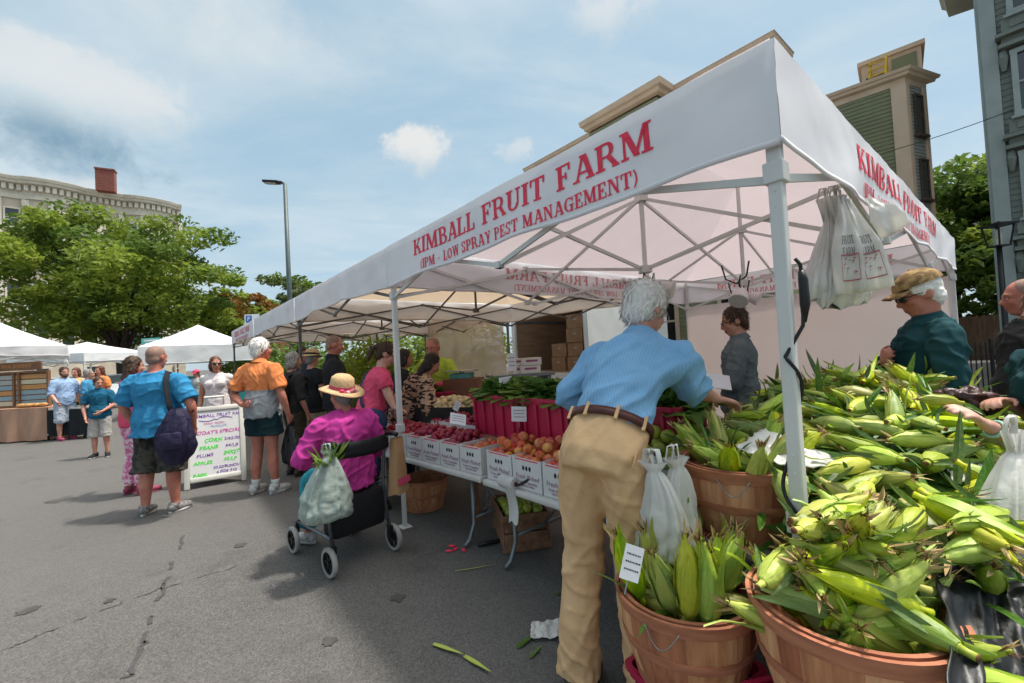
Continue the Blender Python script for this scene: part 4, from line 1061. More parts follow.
    def truss(p, q, n, zts=None, zbs=None, nm='truss'):
        k = MB(); t = (q - p).normalized(); sd = V((-t.y, t.x, 0)) * .009
        zts = zts or [zt] * (n + 1); zbs = zbs or [zb] * (n + 1)
        for i in range(n):
            A, B_ = p.lerp(q, i / n), p.lerp(q, (i + 1) / n)
            k.beam(A + Z * zts[i] + sd, B_ + Z * zbs[i + 1] + sd, bw, bd); k.beam(A + Z * zbs[i] - sd, B_ + Z * zts[i + 1] - sd, bw, bd)
            h0_, h1_ = zts[i] - zbs[i], zts[i + 1] - zbs[i + 1]; tt_ = h0_ / (h0_ + h1_); k.ball(A.lerp(B_, tt_) + Z * lerp(zts[i], zbs[i + 1], tt_), .016, seg=8, rings=5)
        for i in range(n + 1):
            A = p.lerp(q, i / n)
            for zz in (zts[i], zbs[i]): NODE[0] += 1; sz = .041 + .0013 * (NODE[0] % 7); k.bbox(A + Z * (zz + .0004 * (NODE[0] % 7)), (sz, sz, sz * .92), rot=MX((t, V((-t.y, t.x, 0)), Z)).transposed(), mi=1)
        k.build(nm, [frame, NYLON if frame is ALU_D else ALU], root, world=True)

    ci = [q + (ctr - q).normalized() * .035 for q in c]
    nf, ns = 2, max(2, round(b / 1.7))
    for i in range(4): truss(ci[i], ci[(i + 1) % 4], nf if i % 2 == 0 else ns)
    for k in peaks:
        mid = O + d * a / 2 + s * b * k; A, B_ = O + s * b * k, O + d * a + s * b * k
        truss(A + d * .03, B_ - d * .03, 2, [zt, zt + .32, zt], [zb, zb + .10, zb], 'cross_truss')
        kk = MB(); kk.bbox(mid + Z * ((hp + zb + .1) / 2), (.032, .032, hp - zb - .14), b=.004); kk.bbox(mid + Z * (zt + .32), (.09, .09, .06)); kk.bbox(mid + Z * (zb + .10), (.09, .09, .06)); kk.build('peak_post', frame, root, world=True)
    if len(peaks) > 1:
        A, B_ = (O + d * a / 2 + s * b * k for k in peaks); truss(A, B_, 1, [zt + .32] * 2, [zb + .10] * 2, 'ridge_truss'); truss(O + d * a / 2 + s * .03, A, 1, [zt, zt + .32], [zb, zb + .1], 'ridge_truss'); truss(B_, O + d * a / 2 + s * (b - .03), 1, [zt + .32, zt], [zb + .1, zb], 'ridge_truss')
    return root
G_ROW = 'canopy tents of the fruit stand row'
BT = 5.1
make_tent('canopy_tent', 'nearest white canopy tent with red farm lettering and grey scissor frame', uv(0, 0), D, S_, 3.05, BT, 2.086, 2.432, 3.22, CANV, ALU, G_ROW, txt='1111', seed=1)
make_tent('canopy_tent', 'plain white tent joined to the left side of the nearest lettered tent', uv(3.12, .05), D, S_, 3.40, 4.2, 2.086, 2.46, 3.40, CANV_T, ALU_D, G_ROW, seed=2, peaks=(.5,), legs='0101', hem=.05, wave=.016)
make_tent('canopy_tent', 'third plain white tent of the row behind the orange shirted man', uv(6.62, .05), D, S_, 3.5, 4.2, 2.086, 2.46, 3.66, CANV_T, ALU_D, G_ROW, seed=3, peaks=(.5,), legs='0101', hem=.05, wave=.016)
make_tent('canopy_tent', 'farthest tent of the row with small red lettering on its valance', uv(10.3, .05), D, S_, 3.5, 4.2, 2.086, 2.46, 3.78, CANV_T, ALU_D, G_ROW, txt='1000', seed=4, peaks=(.5,), legs='1111', hem=.04, wave=.012)
# back wall of the nearest tent: its own cloth, hung from the rear rail
wl = MB(); zt_ = 2.03
def bw_(u, v_):
    k = noise.noise(V((u * 5, v_ * 1.3, 3))) * .035 + .018 * math.sin(u * 9 + v_ * 4)
    return uv(3.03 * u + .01, BT - .06 + k * (.3 + v_), lerp(zt_, .04, v_))
wl.grid(bw_, 50, 20); tag(wl.build('side_wall', CANV_S, None, True), 'plain off white cloth wall hung across the back of the nearest tent', 'tent wall')
# clear plastic wall further left
PLAS = mat('clear_plastic', (.55, .47, .40), (.45, .38, .31), scale=1.2, rough=.12, spec=.6, alpha=.85)
wl = MB(); wl.grid(lambda u, v_: uv(lerp(6.75, 10.3, u), 4.22 + .05 * noise.noise(V((u * 4, v_ * 2, 6))), lerp(2.44, .05, v_)), 40, 12); tag(wl.build('plastic_wall', PLAS, None, True), 'shiny tan plastic sheet wall behind the vendor in the lime shirt', 'tent wall')

# white canopies across the lot
cl = at(67, 366, 11.4); cl.z = 0
make_tent('canopy_tent', 'plain white peaked canopy over the bread table at the left edge', cl, V((-.7, -.71, 0)).normalized(), V((-.71, .7, 0)).normalized(), 3.3, 3.3, 2.0, 2.28, 3.25, CANV_W, ALU, None, seed=6, peaks=(.5,), legs='1111', hem=.06, wave=.02)
cl = at(254, 365, 15); cl.z = 0
make_tent('canopy_tent', 'low white peaked canopy standing beyond the sandwich board', cl, V((-.8, -.6, 0)), V((-.6, .8, 0)), 3.05, 3.05, 1.66, 2.24, 3.05, CANV_W, ALU, None, seed=7, peaks=(.5,), legs='1111', hem=.03)
cl = at(84, 362, 17); cl.z = 0
make_tent('canopy_tent', 'small far white canopy half hidden behind the left edge canopy', cl, V((-1, .04, 0)).normalized(), V((.06, 1, 0)).normalized(), 3.2, 3.2, 2.0, 2.35, 2.9, CANV_W, ALU, None, seed=8, peaks=(.5,), legs='1111', hem=.03)

# cable wound round the near pole, lamps and bags hanging from the frame
m = MB(); q0 = uv(.025, .035); pts = []
for i in range(70):
    k = i / 69; a = 4.0 + k * 8.6 + .6 * math.sin(k * 9); z = lerp(1.40, .70, k); pts.append(q0 + V((math.cos(a) * .036, math.sin(a) * .036, z)))
pts = [q0 + V((.03, -.03, 1.72)), q0 + V((.045, -.03, 1.70)), q0 + V((.050, -.03, 1.62)), q0 + V((.040, -.03, 1.5))] + pts
m.tube(pts, .006, seg=7); tag(m.build('power_cord', BLACKR, None, True), 'black cord wound round the nearest tent pole', 'cord')
m = MB(); m.tube([q0 + V((.046, -.03, 1.68)), q0 + V((.051, -.03, 1.65)), q0 + V((.052, -.03, 1.57)), q0 + V((.046, -.03, 1.51))], [.009, .014, .015, .006], seg=10); tag(m.build('cord_plug', BLACK, None, True), 'black plug end hanging on the nearest tent pole', 'plug')
WPL = mat('white_lamp_shell', (.66, .62, .61), (.58, .55, .54), rough=.35)
def work_lamp(p, aim, label):
    s = empty('work_lamp', p, label, 'lamp', 'lamps clipped under the nearest tent roof'); aim = V(aim).normalized()
    m = MB(); m.tube([(0, 0, .12), (0, 0, .02)], .008, seg=6); m.tube([V((0, 0, 0)), aim * .04, aim * .05, aim * .15, aim * .155], [.02, .045, .055, .075, .07], seg=16); m.build('shade', WPL, s, 'auto')
    m = MB(); m.tube([V((0, 0, .12)), V((-.02, 0, .05)), V((.0, 0, -.03)), aim * .05 + V((0, 0, .05))], .007, seg=6); m.build('cord', BLACKR, s, True)
lm = uv(1.525, BT * .31, 1.98)
work_lamp(lm, (-.3, -.8, -.35), 'white clip lamp on the front peak post facing the camera side'); work_lamp(lm + V((.09, .06, -.03)), (.8, -.5, -.3), 'white clip lamp on the front peak post facing sideways')
work_lamp(uv(1.0, BT * .42, 1.88), (-.5, -.5, -.7), 'white clip lamp hanging lower right of the front peak post')
work_lamp(uv(1.525, BT * .69, 1.96), (.6, -.6, -.4), 'white clip lamp on the rear peak post')
for i, (u, v_) in enumerate(((1.05, BT * .42), (1.53, BT * .66))):
    m = MB(); A = uv(u + .1, v_, 2.10); B_ = uv(u - .12, v_, 2.10); m.tube([A, A.lerp(B_, .12) - Z * .12, A.lerp(B_, .5) - Z * .17, A.lerp(B_, .88) - Z * .12, B_], .007, seg=6)
    tag(m.build('bungee_cord', BLACKR, None, True), ['black bungee loop under the roof right of the front peak post', 'black bungee loop under the roof at the rear peak post'][i], 'bungee')
# clump of carrier bags hanging at the side valance
BAGM = mat('white_carrier_plastic', (.86, .85, .82), (.76, .75, .72), scale=9, rough=.25, trans=.34, alpha=.9, spec=.5, bump=.6, bscale=22, bdist=.01)
PINK = mat('pink_print', (.55, .13, .18), rough=.6); GREYP = mat('grey_print', (.16, .17, .16), rough=.6)
def carrier(name, label, top, h, w_, th, seed, group=None, rz=0.0, swing=0.0, m_=None, printed=True, knot=.10):
    """thin plastic bag gathered at the top: pleats run down from the gather, the bottom sags and creases"""
    s = empty(name, top, label, 'plastic bag', group, rz); m = MB(); nz_, ns_ = 34, 64; vs = []
    for j in range(nz_ + 1):
        k = j / nz_; g = min(1, max(0, (k - knot) / (1 - knot)))
        rx = lerp(.020, w_ / 2, min(1, g * 1.55) ** .75) if k > knot else lerp(.042, .014, k / knot); ry = lerp(.016, th / 2, min(1, g * 1.25) ** .9) if k > knot else lerp(.020, .012, k / knot)
        if k > .90: e = (k - .90) / .10; rx *= 1 - .22 * e * e; ry *= 1 - .65 * e * e
        for i in range(ns_):
            a = 2 * math.pi * i / ns_; c_, s_ = math.cos(a), math.sin(a); sq = lambda x: math.copysign(abs(x) ** .72, x)
            q = V((sq(c_) * rx, sq(s_) * ry, -h * k)); pl = noise.noise(V((c_ * 4.5, s_ * 4.5, k * .9 + seed))) * (1.0 - .55 * g) + .5 * noise.noise(V((c_ * 10, s_ * 10, k * 1.5 + seed))) * (1 - .4 * g)
            cr = abs(noise.noise(V((c_ * 3 + seed, s_ * 3, k * 6)))) * .30 + .25 * abs(noise.noise(V((c_ * 7, s_ * 7 + seed, k * 11)))); f = .42 * pl - cr * g * .8 + .12
            q.x *= 1 + f * .8; q.y *= 1 + f * 1.5; q.x += swing * k + .02 * math.sin(k * 4 + seed); q.z += h * .05 * noise.noise(V((c_ * 2, s_ * 2, seed))) * g; vs.append(q)
    m.add(vs, [(j * ns_ + i, j * ns_ + (i + 1) % ns_, (j + 1) * ns_ + (i + 1) % ns_, (j + 1) * ns_ + i) for j in range(nz_) for i in range(ns_)] + [tuple(nz_ * ns_ + i for i in range(ns_ - 1, -1, -1))])
    m.build('bag_skin', m_ or BAGM, s, True)
    for e in (-1, 1):
        hd = MB(); hd.tube([(e * .012, 0, -h * knot * .9), (e * .030, .004, .0), (e * .022, .0, .045), (e * .004, -.004, .05), (e * -.012, 0, -h * knot * .8)], (.011, .003), seg=8); hd.build('bag_handle', m_ or BAGM, s, True)
    return s
hb0 = at(834, 197, 1.93)
bagpos = [(0, 0, 0, .17, -.02), (.025, .02, -.01, .16, .03), (-.025, .03, 0, .15, -.04)]
for i, (dx_, dy_, dz_, w_, sw) in enumerate(bagpos):
    carrier('carrier_bag', ['white carrier bag hanging in the middle of the clump on the tent frame', 'white carrier bag hanging on the right side of the clump', 'white carrier bag hanging on the left side of the clump'][i], hb0 + V((dx_, dy_, dz_)) * .9, .50 - .02 * i, w_ * .80, .10, i * 3.3, 'carrier bags hanging from the tent frame', swing=sw, knot=.26)
# flat printed bags fanned out of the clump
def flat_bag(label, p, ang, h, w_, lab=True):
    s = empty('printed_bag', p, label, 'plastic bag', 'carrier bags hanging from the tent frame', R(-33)); m = MB(); rot = MX.Rotation(ang, 3, 'Y')
    f = lambda u, v_, o=0.0: rot @ V(((u - .5) * w_ * (.18 + .82 * min(1, v_ * 1.8) ** 1.3), -.06 * math.sin(v_ * 2.4) - o + .018 * math.sin(u * 9 + v_ * 3) * v_ + .02 * noise.noise(V((u * 3, v_ * 4, h * 9))), -h * v_))
    m.slab(lambda u, v_: f(u, v_), 16, 18, (0, -1, 0), .012); m.build('bag_skin', BAGM, s, True)
    if lab:
        m = MB()
        def sq(u0, u1, v0, v1): m.add([f(lerp(u0, u1, a), lerp(v0, v1, b_), .004) for a, b_ in ((0, 0), (.5, 0), (1, 0), (1, .5), (1, 1), (.5, 1), (0, 1), (0, .5))], [(7, 6, 5, 4, 3, 2, 1, 0)])
        for k in (.30, .86): sq(k - .008, k + .008, .62, .88)
        for k in (.62, .87): sq(.30, .86, k, k + .012)
        rnd = random.Random(4)
        for _ in range(9):
            u0, v0 = rnd.uniform(.33, .75), rnd.uniform(.64, .82); sq(u0, u0 + rnd.uniform(.04, .1), v0, v0 + .008); sq(u0, u0 + .012, v0, v0 + rnd.uniform(.02, .06))
        m.build('map_print', PINK, s); m = MB()
        lettering(m, [('FRUIT', 0, 0, .085, .46), ('FARM', 0, -.12, .085, .40)], lambda x, y, o: f(.56 + x, .52 - y, .004 + o)); m.build('lettering', GREYP, s)
flat_bag('printed white bag with pink map sticking out farthest right of the hanging clump', hb0 + V((.02, -.05, -.03)), -.17, .42, .115)
flat_bag('printed white bag with pink map in front of the hanging clump', hb0 + V((-.01, -.05, -.01)), -.01, .44, .105)
flat_bag('white bag folded forward high on the hanging clump', hb0 + V((.10, -.06, -.03)), -.42, .19, .10, False)
# ------------------------------------------------------------------ materials of the stall
CARTON = mat('white_carton', (.66, .65, .63), (.58, .57, .55), scale=6, rough=.75, bump=.15, bscale=60)
CARD = mat('brown_cardboard', (.30, .175, .095), (.24, .135, .07), scale=5, rough=.85); CARD_D = mat('carton_inside', (.42, .36, .29), rough=.9)
PLASW = mat('table_plastic', (.60, .585, .56), (.52, .50, .47), scale=9, rough=.55, bump=.2, bscale=80); STEEL = mat('grey_table_leg', (.22, .24, .25), rough=.4, metal=.5)
MAG = mat('magenta_plastic', (.46, .016, .065), (.38, .013, .053), scale=6, rough=.42, spec=.45)
WOODC = mat('weathered_crate', (.30, .155, .085), (.17, .085, .05), scale=4, stretch=(.6, 5, 5), rough=.85, bump=.4, bscale=20)
PAPER = mat('white_card', (.72, .72, .74), (.66, .66, .69), scale=3, rough=.6); INKK = mat('black_ink', (.05, .05, .06), rough=.7)
PURP = mat('purple_box_print', (.30, .10, .22), rough=.7)
STAVE = mat('basket_stave', (.60, .27, .125), (.38, .145, .065), scale=7, stretch=(6, 6, .30), rough=.7, bump=.7, bscale=16, bdist=.004, rnd=.12, lo=.3, hi=.7)
STAVE_P = mat('pale_basket_stave', (.70, .37, .19), (.47, .21, .10), scale=7, stretch=(6, 6, .30), rough=.7, bump=.7, bscale=16, bdist=.004, rnd=.12, lo=.3, hi=.7); STAVE_R = mat('red_basket_stave', (.44, .15, .075), (.28, .09, .048), scale=7, stretch=(6, 6, .30), rough=.7, bump=.7, bscale=16, bdist=.004, rnd=.12, lo=.3, hi=.7)
HOOP = mat('basket_hoop', (.52, .21, .11), (.34, .12, .065), scale=4, stretch=(1.5, 1.5, 9), rough=.7, bump=.4, bscale=16, bdist=.003)
WIRE = mat('wire', (.30, .29, .28), rough=.35, metal=.8)

# ------------------------------------------------------------------ bushel basket
def basket(label, p, rz=0.0, rt=.225, rb=.165, h=.29, seed=0, group='wooden bushel baskets', wire=True):
    s = empty('bushel_basket', p, label, 'basket', group, rz); rnd = random.Random(seed); n = 22
    m = MB()
    for i in range(n):                                       # lapped staves
        a0 = 2 * math.pi * (i - .03) / n; a1 = 2 * math.pi * (i + 1.03) / n; o = .0016 * (i % 2) + rnd.uniform(0, .0008); cu = 6
        vs = []
        for j in range(cu + 1):
            k = j / cu; r_ = lerp(rb, rt, k ** .85) + o + .012 * math.sin(math.pi * k)
            for a in (a0, (a0 + a1) / 2, a1):
                rr = r_ + (.003 if a == (a0 + a1) / 2 else 0); vs.append(V((math.cos(a) * rr, math.sin(a) * rr, h * k)))
        for j in range(cu + 1):
            k = j / cu; r_ = lerp(rb, rt, k ** .85) + o + .012 * math.sin(math.pi * k) - .006
            for a in (a0, (a0 + a1) / 2, a1): vs.append(V((math.cos(a) * r_, math.sin(a) * r_, h * k)))
        B_ = 3 * (cu + 1); fs = []
        for j in range(cu):
            for q in (0, 1):
                fs.append((j * 3 + q, j * 3 + q + 1, j * 3 + q + 4, j * 3 + q + 3)); fs.append((B_ + j * 3 + q + 3, B_ + j * 3 + q + 4, B_ + j * 3 + q + 1, B_ + j * 3 + q))
            for q in (0, 2): fs.append((j * 3 + q, j * 3 + q + 3, B_ + j * 3 + q + 3, B_ + j * 3 + q) if q == 0 else (B_ + j * 3 + q, B_ + j * 3 + q + 3, j * 3 + q + 3, j * 3 + q))
        m.add(vs, fs, rnd.choice((0, 0, 1, 1, 2)))
    m.lathe([(0.001, .012), (rb - .004, .012), (rb - .004, .020), (.001, .020)], seg=22, cap=False)
    m.build('staves', [STAVE, STAVE_P, STAVE_R], s)
    for k, w_, th in ((.94, .042, .012), (.52, .030, .006), (.08, .032, .006)):
        z = h * k; r_ = lerp(rb, rt, k ** .85) + .012 * math.sin(math.pi * k) + .004; sl = (rt - rb) / h * w_ / 2
        q = MB(); q.lathe([(r_ - sl - .004, z - w_ / 2), (r_ - sl + th * .6, z - w_ / 2), (r_ + th * .7, z), (r_ + sl + th * .6, z + w_ / 2), (r_ + sl - .004, z + w_ / 2), (r_ - sl - .004, z - w_ / 2)], seg=44, cap=False)
        if k > .9: q.lathe([(rt - .020, z - w_ * .3), (rt - .009, z - w_ * .3), (rt - .005, z + w_ / 2 + .002), (rt - .018, z + w_ / 2 + .002), (rt - .020, z - w_ * .3)], seg=44, cap=False)
        q.build('hoop', HOOP, s, 'auto')
    if wire:
        for sg in (-1, 1):
            q = MB(); pts = [V((sg * (rt + .012), -.055 + .11 * i / 10, h * .93 - .055 * math.sin(math.pi * i / 10))) + V((sg * .02 * math.sin(math.pi * i / 10), 0, 0)) for i in range(11)]; q.tube(pts, .0022, seg=5); q.build('handle', WIRE, s, True)
    return s

# ------------------------------------------------------------------ corn
def cornmat(name, c1, c2, c3):
    mt = bpy.data.materials.new(name); mt.use_nodes = True; n = mt.node_tree; b = n.nodes['Principled BSDF']; K = n.links.new
    t = _n(n, 'ShaderNodeTexCoord'); mp = _n(n, 'ShaderNodeMapping'); mp.inputs['Scale'].default_value = (1, 1, .06); K(t.outputs['Object'], mp.inputs[0])
    a = _n(n, 'ShaderNodeTexNoise'); a.inputs['Scale'].default_value = 130; a.inputs['Detail'].default_value = 4; K(mp.outputs[0], a.inputs['Vector'])
    g = _n(n, 'ShaderNodeTexNoise'); g.inputs['Scale'].default_value = 9; g.inputs['Detail'].default_value = 3; K(t.outputs['Object'], g.inputs['Vector'])
    r1 = _n(n, 'ShaderNodeValToRGB'); r1.color_ramp.elements[0].position = .35; r1.color_ramp.elements[1].position = .65; r1.color_ramp.elements[0].color = (*c2, 1); r1.color_ramp.elements[1].color = (*c1, 1); K(g.outputs['Fac'], r1.inputs[0])
    r2 = _n(n, 'ShaderNodeValToRGB'); r2.color_ramp.elements[0].position = .42; r2.color_ramp.elements[1].position = .66; r2.color_ramp.elements[0].color = (0, 0, 0, 1); r2.color_ramp.elements[1].color = (.5, .5, .5, 1); K(a.outputs['Fac'], r2.inputs[0])
    mx = _n(n, 'ShaderNodeMix', data_type='RGBA'); K(r2.outputs[0], mx.inputs[0]); K(r1.outputs[0], mx.inputs[6]); mx.inputs[7].default_value = (*c3, 1)
    oi = _n(n, 'ShaderNodeObjectInfo'); hs = _n(n, 'ShaderNodeHueSaturation')
    for sock, k1, amp, off in (('Hue', 1.0, .05, .478), ('Value', 7.31, .55, .75), ('Saturation', 3.7, .35, .78)):
        m1 = _n(n, 'ShaderNodeMath', operation='MULTIPLY'); K(oi.outputs['Random'], m1.inputs[0]); m1.inputs[1].default_value = k1
        m2 = _n(n, 'ShaderNodeMath', operation='FRACT'); K(m1.outputs[0], m2.inputs[0]); m3 = _n(n, 'ShaderNodeMath', operation='MULTIPLY_ADD'); K(m2.outputs[0], m3.inputs[0]); m3.inputs[1].default_value = amp; m3.inputs[2].default_value = off; K(m3.outputs[0], hs.inputs[sock])
    K(mx.outputs[2], hs.inputs['Color']); K(hs.outputs[0], b.inputs['Base Color']); b.inputs['Roughness'].default_value = .42; b.inputs['Specular IOR Level'].default_value = .4
    bp = _n(n, 'ShaderNodeBump'); bp.inputs['Strength'].default_value = .5; bp.inputs['Distance'].default_value = .003; K(a.outputs['Fac'], bp.inputs['Height']); K(bp.outputs[0], b.inputs['Normal'])
    tr = _n(n, 'ShaderNodeBsdfTranslucent'); K(hs.outputs[0], tr.inputs[0]); ms = _n(n, 'ShaderNodeMixShader'); ms.inputs[0].default_value = .22; K(b.outputs[0], ms.inputs[1]); K(tr.outputs[0], ms.inputs[2]); K(ms.outputs[0], n.nodes['Material Output'].inputs['Surface'])
    return mt
HUSK = cornmat('corn_husk', (.57, .61, .058), (.40, .49, .038), (.68, .67, .16))
HUSKG = cornmat('green_husk_leaf', (.33, .43, .045), (.20, .32, .030), (.46, .51, .11)); HUSKD = cornmat('husk_blade', (.095, .19, .028), (.052, .12, .018), (.19, .27, .06)); SILK = mat('corn_silk', (.20, .085, .030), (.075, .032, .014), scale=40, rough=.9, rnd=.25); DRYH = mat('dry_husk_tip', (.50, .38, .17), (.34, .20, .08), scale=14, rough=.8)
def blade(m, p, d, n, L_, w_, curl, tw=0.0, mi=0, k=9):
    """strap leaf: starts at p along d, bends towards n"""
    d = d.normalized(); s = d.cross(n).normalized(); vs = []; c = p.copy(); a = 0
    for i in range(k + 1):
        t = i / k; ww = w_ * (math.sin(math.pi * min(1, .16 + t * .84)) ** .7) * (1 - t * .25) if t < 1 else .0005
        dd = d * math.cos(a) + n * math.sin(a); nn = n * math.cos(a) - d * math.sin(a); ss = (s * math.cos(tw * t) + nn * math.sin(tw * t))
        vs += [c - ss * ww / 2 + nn * ww * .18, c - nn * ww * .05, c + ss * ww / 2 + nn * ww * .18]
        c = c + dd * (L_ / k); a += curl / k
    m.add(vs, [(i * 3 + j, i * 3 + j + 1, i * 3 + j + 4, i * 3 + j + 3) for i in range(k) for j in (0, 1)], mi)
def corn_variant(seed):
    """meshes for one ear along +Z, base at the origin: husk, silk, blades"""
    rnd = random.Random(seed); L_ = rnd.uniform(.215, .265); rm = rnd.uniform(.028, .0355); NS, NR = 26, 22; m = MB(); ph = rnd.uniform(0, 6); bx, by = rnd.uniform(-.030, .030), rnd.uniform(-.030, .030)
    pk = rnd.uniform(.28, .42); prof = [(0, .012), (.05, .018), (.14, .027), (pk, .0335), (.60, .029), (.78, .019), (.90, .010), (1.0, .004)]; vs = []
    for j in range(NR + 1):
        t = j / NR; r_ = interp(prof, t) * rm / .031
        for i in range(NS):
            a = 2 * math.pi * i / NS; tw = t * 1.1
            lob = 1 + .10 * (((a + tw + ph) / (2 * math.pi) * 4) % 1.0 - .5) + .06 * noise.noise(V((math.cos(a) * 2, math.sin(a) * 2, t * 3 + seed)))
            vs.append(V((math.cos(a) * r_ * lob + bx * t * t, math.sin(a) * r_ * lob + by * t * t, L_ * t)))
    m.add(vs, [(j * NS + i, j * NS + (i + 1) % NS, (j + 1) * NS + (i + 1) % NS, (j + 1) * NS + i) for j in range(NR) for i in range(NS)])
    m.tube([(0, 0, -.030), (0, 0, -.012), (0, 0, .014)], [.0105, .0095, .014], seg=10); m.tube([(0, 0, -.0325), (0, 0, -.0295)], [.0088, .0102], seg=10, mi=2)
    # outer husk leaves: wrapped round the ear, each with a free edge and a tip that lifts
    nl_ = rnd.randint(4, 6)
    for q in range(nl_):
        out_ = q == nl_ - 1 and rnd.random() < .6; a = ph + q * 2.4 + rnd.uniform(-.4, .4); wid = rnd.uniform(.65, 1.0) if not out_ else rnd.uniform(.4, .6); k1 = rnd.uniform(.78, 1.04) if not out_ else rnd.uniform(.95, 1.3); lift = rnd.uniform(.0, .012) if not out_ else rnd.uniform(.04, .12); gap = .0014 + .0011 * q; tw = rnd.uniform(-.5, .5); vs = []; K = 13
        for j in range(K + 1):
            s_ = j / K; t = s_ * k1; r_ = interp(prof, min(t, 1)) * rm / .031 + gap + lift * max(0, t - .5) ** 1.6 * 1.6; w_ = wid * (1 - .45 * s_) * (max(.02, 1 - max(0, s_ - .55) / .45) ** .8)
            for e in (-1, -.5, 0, .5, 1):
                aa = a + tw * s_ + e * w_; rr = r_ + (.0016 if not out_ else .005) * abs(e) * (.4 + s_) + .0007 * math.cos(e * 6); vs.append(V((math.cos(aa) * rr + bx * t * t, math.sin(aa) * rr + by * t * t, L_ * t + .003)))
        m.add(vs, [(j * 5 + e, j * 5 + e + 1, j * 5 + e + 6, j * 5 + e + 5) for j in range(K) for e in range(4)], 1 if (q % 3 == 1 or out_) else 0)
    me_h = m.mesh('husk', [HUSK, HUSKG, SILK], True)
    m = MB(); tip = V((bx, by, L_ * .97))
    for _ in range(20):
        d = V((rnd.gauss(0, .45), rnd.gauss(0, .45), 1)).normalized(); blade(m, tip + V((rnd.gauss(0, .003), rnd.gauss(0, .003), -.012)), d, d.orthogonal().normalized(), rnd.uniform(.02, .04), .0035, rnd.uniform(-1, 1.6), k=4)
    for _ in range(3):
        d = V((rnd.gauss(0, .3), rnd.gauss(0, .3), 1)).normalized(); blade(m, tip - V((0, 0, .03)), d, d.orthogonal().normalized(), rnd.uniform(.05, .09), .015, rnd.uniform(-.6, .6), mi=1, k=5)
    me_s = m.mesh('silk', [SILK, DRYH])
    m = MB()
    for _ in range(rnd.randint(1, 2)):
        a = rnd.uniform(0, 6.28); o = V((math.cos(a), math.sin(a), 0)); d = (o * rnd.uniform(.25, .9) + V((0, 0, rnd.uniform(.5, 1)))).normalized(); n_ = (o - d * o.dot(d)).normalized()
        blade(m, o * .014 + V((0, 0, rnd.uniform(.0, .03))), d, n_, rnd.uniform(.09, .20), rnd.uniform(.020, .032), rnd.uniform(-.2, 1.9), rnd.uniform(-.8, .8))
    me_b = m.mesh('husk_blades', [HUSKD], False)
    return me_h, me_s, me_b
CORN = [corn_variant(100 + i) for i in range(14)]; N_CORN = 0
def ear(p, axis, roll, label, group, scale=.90, blades=True):
    """one ear of corn: an object with its silk and blades"""
    global N_CORN
    v_ = CORN[N_CORN % len(CORN)]; N_CORN += 1
    o = bpy.data.objects.new('corn_ear', v_[0]); COL.objects.link(o); tag(o, label, 'corn ear', group)
    q = V((0, 0, 1)).rotation_difference(V(axis).normalized()) @ MX.Rotation(roll, 3, 'Z').to_quaternion()
    o.rotation_mode = 'QUATERNION'; o.rotation_quaternion = q; o.scale = (scale,) * 3; o.location = V(p)
    a = bpy.data.objects.new('silk', v_[1]); COL.objects.link(a); a.parent = o
    if blades: a = bpy.data.objects.new('husk_blades', v_[2]); COL.objects.link(a); a.parent = o
    return o

# ------------------------------------------------------------------ folding tables
def fold_table(label, a, b, depth, z, group, inward):
    """a-b: front edge ends; inward: unit vector to the back"""
    a, b = V((a.x, a.y, 0)), V((b.x, b.y, 0)); t = (b - a).normalized(); ln = (b - a).length; c = (a + b) / 2 + inward * depth / 2; rot = MX((t, inward, Z)).transposed()
    s = empty('folding_table', V((c.x, c.y, 0)), label, 'table', group); m = MB(); m.bbox(c + Z * (z - .022), (ln, depth, .044), rot=rot, b=.014); m.build('table_top', PLASW, s, world=True)
    for e in (-1, 1):
        for f in (-1, 1):
            q = c + t * e * (ln / 2 - .22) + inward * f * (depth / 2 - .10); m = MB(); q2 = q + inward * f * .02
            m.tube([q + Z * (z - .045), q + Z * .16, q + Z * .05 + inward * f * .05, q + Z * .018 + inward * f * .10], .016, seg=8); m.build('leg', STEEL, s, True, True)
        q = c + t * e * (ln / 2 - .22); m = MB(); m.tube([q + inward * (depth / 2 - .10) + Z * .20, q - inward * (depth / 2 - .10) + Z * .20], .012, seg=8); m.tube([q + Z * .20, q - t * e * .28 + Z * (z - .06)], .010, seg=8); m.build('brace', STEEL, s, True, True)
    return s
TZ = .57
ta = gnd(401, 457, TZ); tb_e = gnd(481, 478, TZ); tdir = (ta - tb_e); tdir.z = 0; tdir.normalize(); tin = V((tdir.y, -tdir.x, 0))
if tin.dot(S_) < 0: tin = -tin
T1a = tb_e + tdir * .01; T1b = T1a + tdir * 2.1
fold_table('white folding table under the plum cartons left of the near pole', T1a, T1b, .76, TZ, 'white folding tables of the stall', tin)
tc_ = gnd(481, 479, TZ); td_ = gnd(556, 503, TZ); t2dir = (tc_ - td_); t2dir.z = 0; t2dir.normalize(); t2in = V((t2dir.y, -t2dir.x, 0))
if t2in.dot(S_) < 0: t2in = -t2in
T2a = td_ - t2dir * .75; T2b = tc_ - t2dir * .01
fold_table('white folding table under the peach cartons with the bag roll on its edge', T2a, T2b, .76, TZ, 'white folding tables of the stall', t2in)
CT = [(-.42, .75), (.10, 2.05)]; CZ = .68
fold_table('white folding table buried under the corn pile beside the nearest pole', uv(.72, .10), uv(-.42, .10), 1.95, CZ, 'white folding tables of the stall', S_)

